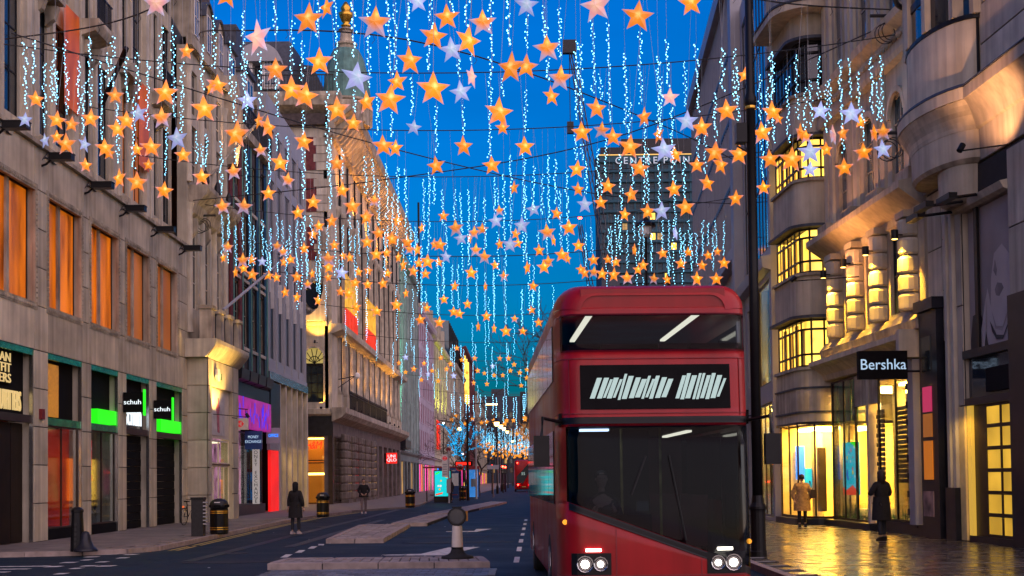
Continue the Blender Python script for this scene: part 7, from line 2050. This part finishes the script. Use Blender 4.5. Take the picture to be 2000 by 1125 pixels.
# photo x, y, width, kind, turn
ST = """305,8,50,p 443,-8,45,o 364,101,32,o 70,194,33,o 49,234,29,b 88,275,29,b,35 111,235,35,o 140,243,30,o 111,268,27,o 129,282,41,o 177,232,36,o 165,282,30,b,60 167,323,28,o,45 225,187,33,o 247,236,38,o 229,252,37,o 271,222,38,b 205,289,36,o,20 213,300,25,o 267,292,27,o,40 295,288,40,o,20 290,322,24,o 233,349,38,o 268,356,40,o 320,373,34,o 323,182,48,o 316,230,42,m 346,271,44,b 358,303,33,o 424,166,40,o 411,172,28,o 399,213,50,o 462,263,53,o 394,346,34,o 456,336,33,m 483,197,37,b 435,404,32,m 476,404,33,m 445,483,24,m 436,504,20,o,40 474,509,29,m 476,524,20,o 460,532,22,o,50 493,536,24,o 492,507,22,o
602,38,60,o 638,15,40,o,40 504,74,66,p 733,45,62,m 873,34,48,o 847,71,52,o 943,45,52,m 914,80,58,o 882,98,48,b 816,4,40,b 800,119,52,o 624,121,52,o 538,137,47,o 696,153,60,b 570,175,50,o 596,188,50,o 776,160,40,o,20 761,195,57,o 846,174,62,o 900,180,43,b 921,150,42,p,65 659,214,47,o 716,200,42,o,30 690,241,34,o 998,133,58,o,30 974,220,56,o 981,250,28,o 506,236,32,o,45 523,249,46,o,60 509,294,27,m 593,277,37,o 808,249,30,b 748,285,42,o 772,290,34,o,25 905,286,38,o 852,324,36,o 961,323,36,o 547,318,37,o,30 658,319,34,o 562,352,31,m 524,378,30,o 612,395,30,o 668,372,30,o 582,416,28,o 731,392,26,m 688,403,35,o 648,432,30,o 623,442,23,o 611,458,22,o 716,424,30,o 739,456,27,o 777,431,26,o,30 717,473,26,o 766,467,28,o 541,481,22,m 594,486,24,o 653,479,21,o 735,497,26,o 755,494,20,o 641,506,30,m 642,522,24,o 795,473,27,o 800,487,22,m 815,488,25,o 778,503,22,o 788,518,25,o 818,514,22,o 835,511,30,o 857,512,20,o 871,502,25,b 807,530,23,o 831,535,21,o 670,500,19,o,35 683,503,20,o,35 667,533,26,b 700,531,20,o 719,529,19,o 641,542,20,o 580,541,24,o 610,535,21,o,45 553,492,22,m 554,512,20,o 568,507,20,o 512,511,19,b 524,538,20,o 540,542,20,o 601,556,20,m 694,552,22,o 718,556,22,o 748,554,24,o 757,534,19,o 866,422,22,o 824,445,20,o,40 890,446,32,m 900,466,26,b 926,455,26,m 942,448,24,m 917,466,20,o,65 848,477,22,o 859,478,28,o 929,489,26,m 946,502,28,m 968,432,28,b 975,412,22,m 976,477,22,o,40 967,518,20,o 996,478,30,b 920,533,26,o 888,559,21,o 948,560,19,o,65 984,540,21,m
1028,10,46,b 1165,12,62,p 1246,32,60,o 1349,6,48,o 1069,95,52,m 1028,130,46,o 1094,154,48,m 1077,188,38,o,35 1025,287,38,o 1165,212,42,o,25 1136,259,40,o 1175,255,32,m 1197,268,36,o 1230,287,45,o 1258,229,38,o,50 1286,263,34,o,60 1308,191,36,p 1297,293,46,b 1318,302,34,o 1249,329,38,o 1127,331,34,o 1129,370,28,o 1187,364,32,o,20 1233,380,32,o 1173,396,27,o 1142,400,33,b 1220,419,26,o 1265,413,30,o 1292,413,36,b 1316,370,32,o 1339,405,37,o 1342,237,42,b,20 1370,250,40,o,20 1419,217,44,o 1361,323,31,o 1397,298,42,o 1407,322,40,o 1443,302,40,o 1381,358,34,o,25 1437,388,32,o 1488,260,42,o,25 1491,367,28,o 1447,268,30,b,65 1455,147,30,o 1042,409,28,b 1019,441,33,b 1087,417,26,o,30 1004,367,26,o,45 1007,457,22,o,30 1011,475,20,o 1069,454,33,m 1111,445,33,o 1081,470,22,o,65 1053,489,24,o,25 1097,498,28,o 1109,505,22,o,55 1130,480,25,o 1062,522,27,o 1071,511,24,m 1030,523,27,o,60 1041,559,21,o 1159,508,24,o 1135,526,20,o 1142,534,22,o 1160,532,22,m 1176,535,24,o 1199,537,27,o 1225,543,27,m 1187,507,19,o 1203,512,21,o 1239,488,24,o,65 1294,495,23,o 1246,527,20,o 1256,518,22,o 1277,545,22,m 1303,546,20,o 1344,493,20,o 1330,515,23,o 1383,499,20,o 1401,492,18,o 1371,519,22,o 1414,514,24,o 1361,545,28,o 1399,545,26,o 1319,456,26,b,60
1508,219,41,o 1520,232,24,o 1504,311,38,o 1546,312,47,o 1582,297,44,b 1582,331,30,b 1602,217,36,b 1563,260,36,o,50 1574,267,28,m 1614,292,30,o 1627,264,38,p,60 1646,261,33,o,60 1663,222,44,b 1680,238,28,o 1649,328,36,o 1707,261,34,o,50 1725,258,34,m 1686,298,36,o 1724,292,36,b
557,571,21,o 580,581,22,o 621,587,22,o,50 665,570,20,o 681,574,22,o 696,600,20,o 736,608,22,o 774,596,26,o 793,573,19,o 834,602,18,o 821,625,22,o 858,630,23,o 867,585,19,o 886,609,21,o 897,613,20,o 913,594,20,o 934,638,20,o,60 950,618,21,o 965,642,19,o,60 988,647,23,o 1038,606,17,o 1005,623,16,m 1021,647,17,o 1052,630,18,o
892,680,12,o 779,709,11,o 792,698,13,b 792,727,10,o 808,721,13,o 828,710,11,o 823,742,10,b 836,731,12,b 844,724,10,m 861,699,11,o 856,744,10,o 872,721,11,o 880,711,12,o 886,734,13,b 902,703,10,m 912,728,10,o 927,700,12,o 925,748,11,o 933,724,11,o 946,729,9,o 951,750,10,o 962,715,11,b 965,733,10,o 976,700,12,o 982,733,10,o 993,700,12,o 997,724,10,o 1015,728,11,o 1029,722,10,o 1029,738,11,o 1045,749,11,o 1018,753,10,m 1004,712,11,o 1040,712,10,o"""
SR = """49,82,212 66,76,165 87,122,250 101,130,200 108,77,200 110,140,205 127,76,160 131,140,225 155,118,225 163,160,265 175,70,208 198,120,275 209,105,170 221,70,170 229,200,320 247,110,200 262,190,330 269,102,195 289,120,255 315,50,155 309,112,150 324,250,345 339,50,150 339,150,230 355,180,260 357,120,190 385,255,320 403,260,325 394,85,175 418,30,135 451,80,190 460,160,240 475,20,170 479,100,240 432,275,380 459,290,320 481,290,380
508,100,215 536,5,70 540,130,230 540,260,295 571,40,145 590,80,160 592,215,390 621,0,75 655,0,185 639,180,345 645,270,410 688,0,115 691,175,220 718,0,170 758,0,150 771,5,140 794,0,92 805,150,225 840,0,60 838,80,140 852,205,300 880,0,25 897,115,150 904,205,265 910,0,50 921,85,125 957,0,150 956,150,310 980,150,190 737,190,265 766,220,270 995,0,90 562,265,330 668,290,350 712,305,380 728,310,380 755,320,430 777,325,440 792,330,470 827,350,470 848,345,400 864,370,440 889,370,430 965,345,430 984,340,470
1028,30,95 1027,175,260 1060,10,75 1066,50,95 1092,15,115 1069,105,160 1125,80,235 1134,85,230 1136,280,315 1157,40,185 1172,145,195 1188,45,240 1220,105,250 1231,200,290 1250,60,205 1258,230,400 1285,110,270 1290,150,260 1302,75,170 1312,210,350 1338,120,210 1360,85,220 1364,240,320 1397,180,290 1410,90,180 1435,95,200 1440,130,300 1484,145,235 1487,260,350 1497,170,290 1506,100,190 1508,105,280 1042,325,410 1060,340,420 1085,310,400 1107,330,440 1145,315,380 1167,290,390 1212,300,410 1235,310,370 1287,320,400 1336,310,400
1538,150,280 1555,105,235 1573,170,255 1584,155,250 1600,110,195 1613,165,260 1620,155,235 1641,115,235 1647,240,300 1659,112,190 1676,140,215 1686,215,275 1700,112,225 1714,160,235 1720,108,240
434,420,500 447,418,465 460,440,520 474,425,490 487,420,520 496,440,520 513,430,500 520,470,530 528,445,530 541,418,470 552,430,490 560,470,520 566,440,495 580,430,530 594,420,470 607,420,480 618,500,570 600,480,540 640,440,500 670,440,530 683,420,490 700,430,500
1188,445,495 1194,440,520 1208,420,490 1225,450,525 1238,422,470 1248,440,510 1272,455,530 1294,430,490 1306,430,540 1328,445,510 1336,455,520 1345,430,490 1350,455,530 1360,455,520 1372,430,500 1383,435,480 1397,430,485 1413,432,500 1392,455,530"""
def pick(px, py, size):
    best = None
    for Y in ROWS:
        p = at(px, py, Y)
        if not (XL + .75 < p.x < xr(Y) - .55): continue
        if p.z > cableZ(p.x, Y) - .25 or p.z < 6.2: continue
        real = size * Y / FPX
        c = abs(math.log(real / .56)) + (0.25 if p.z < 7.3 else 0)
        if best is None or c < best[0]: best = (c, Y, p, real)
    return best
def ordinal(n):
    w = ['first', 'second', 'third', 'fourth', 'fifth', 'sixth', 'seventh', 'eighth', 'ninth', 'tenth', 'eleventh', 'twelfth', 'thirteenth', 'fourteenth', 'fifteenth', 'sixteenth', 'seventeenth', 'eighteenth', 'nineteenth']
    tens = ['', '', 'twenty', 'thirty', 'forty', 'fifty', 'sixty', 'seventy']
    if n < 20: return w[n - 1]
    t, u = divmod(n, 10)
    return (tens[t][:-1] + 'ieth') if u == 0 else tens[t] + '-' + w[u - 1]
def zone(px, py):
    if px < 430: return 'before the left stone block'
    if px < 735 and py > 90 or px < 640: return 'before the ornate left facades'
    if px < 1160 or py < 250 and px < 1345: return 'against the blue sky'
    if px < 1362: return 'before the distant tower'
    if px < 1475: return 'before the blue glass offices'
    return 'before the curved cream building' if px < 1625 else 'before the pilastered stone facade'
stars = []
for tok in ST.split():
    f_ = tok.split(','); px, py, w_ = float(f_[0]), float(f_[1]), float(f_[2]) * 1.1
    b = pick(px, py, w_)
    if b: stars.append([px, py, w_, f_[3], float(f_[4]) if len(f_) > 4 else 0.0, b[1], b[2], b[3]])
stars.sort(key=lambda s: -s[2])
KW = {'o': 'orange', 'm': 'pale orange-hearted', 'p': 'pink', 'b': 'ice-blue'}
near, rest = stars[:300], stars[300:]
groups = {}
for s in near:
    sz = 'large' if s[2] >= 48 else 'mid-sized' if s[2] >= 33 else 'small' if s[2] >= 24 else 'tiny'
    groups.setdefault((sz, s[3], zone(s[0], s[1])), []).append(s)
random.seed(17)
_ws = {}
def shape_of(s): return SM[s[3]][int(s[0]) % 3]
for (sz, kd, zn), L in groups.items():
    L.sort(key=lambda s: s[0])
    for i, s in enumerate(L):
        yaw = (s[4] * (1 if int(s[0]) % 2 else -1)) if s[4] else random.gauss(0, 19)
        o = link('star_lantern', shape_of(s), None, s[6], rot=(random.uniform(-.05, .05), R(random.uniform(-7, 7)), R(yaw)), scale=s[7])
        pos = '' if len(L) == 1 else ', %s from left' % ordinal(i + 1)
        tag(o, '%s %s star lantern %s%s' % (sz, KW[kd], zn, pos), 'star lantern', 'star lanterns hanging over the street')
        wl = max(.3, cableZ(s[6].x, s[5]) - s[6].z - .5 * s[7])
        link('hanging_wire', wire_me, o, (0, 0, .5), scale=(1 / s[7], 1 / s[7], wl / s[7]))
sf = {k: MB() for k in 'omb'}
def add_star(mb, p, r_, yaw):
    c, s = math.cos(yaw), math.sin(yaw); vs = []
    for k in range(10):
        a = R(90 + 36 * k); q = r_ * (.5 if k % 2 == 0 else .22)
        vs.append((p.x + q * math.cos(a) * c, p.y + q * math.cos(a) * s, p.z + q * math.sin(a)))
    vs += [(p.x + .14 * r_ * s, p.y - .14 * r_ * c, p.z), (p.x - .14 * r_ * s, p.y + .14 * r_ * c, p.z)]
    mb.add(vs, [(10, k, (k + 1) % 10) for k in range(10)] + [(11, (k + 1) % 10, k) for k in range(10)], 0)
farS = MB()
for s in rest: add_star(farS, s[6], s[7], random.uniform(-.4, .4))
DROWS = [175.0, 275.0, 300.0, 330.0, 365.0, 400.0]
fl_ = MB()
def led(mb, p, r_):
    mb.add([p + Vector(o) * r_ for o in ((1, 0, 0), (-1, 0, 0), (0, 1, 0), (0, -1, 0), (0, 0, 1.2), (0, 0, -1.2))], [(0, 2, 4), (2, 1, 4), (1, 3, 4), (3, 0, 4), (2, 0, 5), (1, 2, 5), (3, 1, 5), (0, 3, 5)])
for Y in DROWS:
    n = 26 if Y < 200 else 30
    for i in range(n):
        x = -10 + 17.5 * (i + random.random()) / n
        zt = cableZ(x, Y) - random.uniform(0, .6) - (0 if Y < 250 else .4); L = random.uniform(2.6, 4.6)
        for k in range(int(L * 4)):
            led(fl_, Vector((x + random.uniform(-.07, .07), Y + random.uniform(-.07, .07), zt - k / 4)), .05)
        for _ in range(1): add_star(farS, Vector((x + random.uniform(-.2, .2), Y, zt - L - random.uniform(-.8, .9))), .75 if Y < 260 else .85, random.uniform(-.4, .4))
M['star_far'] = glow('distant_star_paper', (1, .34, .02), 1.0, sample=False)
o = farS.build('star_lantern', 'star_far'); o['kind'] = 'stuff'; tag(o, 'many tiny orange star lanterns massed far down the street', 'star lanterns')
o = fl_.build('light_strand', 'led'); o['kind'] = 'stuff'; tag(o, 'many ice-white light strands massed far down the street', 'light strands')

# strands of ice-white bulbs
_st = {}
def strand_mesh(L, var, big):
    k = (round(L / .25) * .25, var, big)
    if k not in _st:
        rnd = random.Random(int(k[0] * 100) + var); n = int(k[0] * (19 if not big else 14))
        b = MB(); c = MB(); P = []
        ph = rnd.uniform(0, 6); am = rnd.choice((.008, .016, .03))
        for i in range(9):
            z = -k[0] * i / 8
            P.append(Vector((am * math.sin(ph + z * 1.7), .02 * math.cos(z * 2), z)))
        c.tube(P, .006, 3)
        for i in range(n):
            z = -k[0] * (i + rnd.random() * .7) / n
            a = rnd.uniform(0, 6.28); r_ = rnd.uniform(.01, .06)
            led(b, Vector((am * math.sin(ph + z * 1.7) + r_ * math.cos(a), r_ * math.sin(a), z)), rnd.uniform(.012, .018) if not big else rnd.uniform(.018, .025))
        _st[k] = (c.mesh('light_strand', 'wire'), b.mesh('led_bulbs', 'led'), k[0])
    return _st[k]
strands = []
for tok in SR.split():
    px, y0, y1 = map(float, tok.split(','))
    best = None
    near_star = [s for s in stars if abs(s[0] - px) < 14 and -6 < s[1] - s[2] * .5 - y1 < 22]
    if near_star: best = min(near_star, key=lambda s: abs(s[0] - px))[5]
    cand = []
    for Y in ROWS:
        p = at(px, y0, Y)
        if not (XL + .4 < p.x < xr(Y) - .3): continue
        d = cableZ(p.x, Y) - p.z
        if y0 > 3 and d < .0: continue
        cand.append((abs(d - .3) + (0 if Y != best else -.9), Y))
    if not cand: continue
    Y = min(cand)[1] if y0 > 3 else (best or 25.0)
    a, b = at(px, y0 if y0 > 3 else -70, Y), at(px, y1, Y)
    strands.append([px, y0, a, a.z - b.z, Y])
for s in stars:
    if s[2] < 14 or s[1] > 330:
        if any(abs(q[0] - s[0]) < 6 and abs(q[4] - s[5]) < 9 for q in strands): continue
        top = s[6].z + .5 * s[7]
        zt = cableZ(s[6].x, s[5]) - random.uniform(.05, .9)
        zt = min(zt, top + random.uniform(2.2, 3.9))
        if zt - top < .5: continue
        strands.append([s[0], s[1] - 60, Vector((s[6].x + random.uniform(-.08, .08), s[5] + .12, zt)), zt - top - .02, s[5]])
strands.sort(key=lambda s: s[4])
main, over = strands[:300], strands[300:]
G_ = {}
for s in main:
    z_ = 'high nearest' if s[4] < 33 else 'near' if s[4] < 45 else 'middle' if s[4] < 62 else 'farther' if s[4] < 95 else 'far'
    G_.setdefault((z_, zone(s[0], s[1])), []).append(s)
for (z_, zn), L in G_.items():
    L.sort(key=lambda s: s[0])
    for i, s in enumerate(L):
        c, b, Lq = strand_mesh(s[3], int(s[0]) % 3, s[4] > 70)
        o = link('light_strand', c, None, s[2], rz=random.uniform(0, 6.28), scale=(1, 1, s[3] / Lq))
        pos = '' if len(L) == 1 else ', %s from left' % ordinal(i + 1)
        tag(o, '%s ice-white light strand %s%s' % (z_, zn, pos), 'light strand', 'ice-white light strands over the street')
        link('led_bulbs', b, o, kind='stuff')
        g = cableZ(s[2].x, s[4]) - s[2].z
        if g > .06: link('hanging_wire', wire_me, o, (0, 0, 0), scale=(1, 1, g / (s[3] / Lq)))
# further strands that hang too close together to be told apart
dense = MB()
for s in over:
    for k in range(int(s[3] * 9)): led(dense, s[2] + Vector((random.uniform(-.05, .05), random.uniform(-.05, .05), -k / 9)), .024)
for Y, n in ((57.0, 10), (66.0, 10), (76.0, 11), (90.0, 11), (108.0, 12), (125.0, 10), (150.0, 9)):
    for i in range(n):
        x = XL + 1.2 + (xr(Y) - XL - 2.4) * (i + random.random()) / n
        zt = cableZ(x, Y) - random.uniform(.02, .7); L = random.uniform(1.6, 3.4)
        for k in range(int(L * 8)): led(dense, Vector((x + random.uniform(-.05, .05), Y + random.uniform(-.4, .4) * 0 + .1, zt - k / 8)), .02 if Y < 100 else .024)
o = dense.build('light_strand', 'led'); o['kind'] = 'stuff'; tag(o, 'close-packed ice-white light strands filling the middle distance', 'light strands')
print('over', len(over), 'stars', len(stars), 'strands', len(strands), 'objects', len(bpy.data.objects))
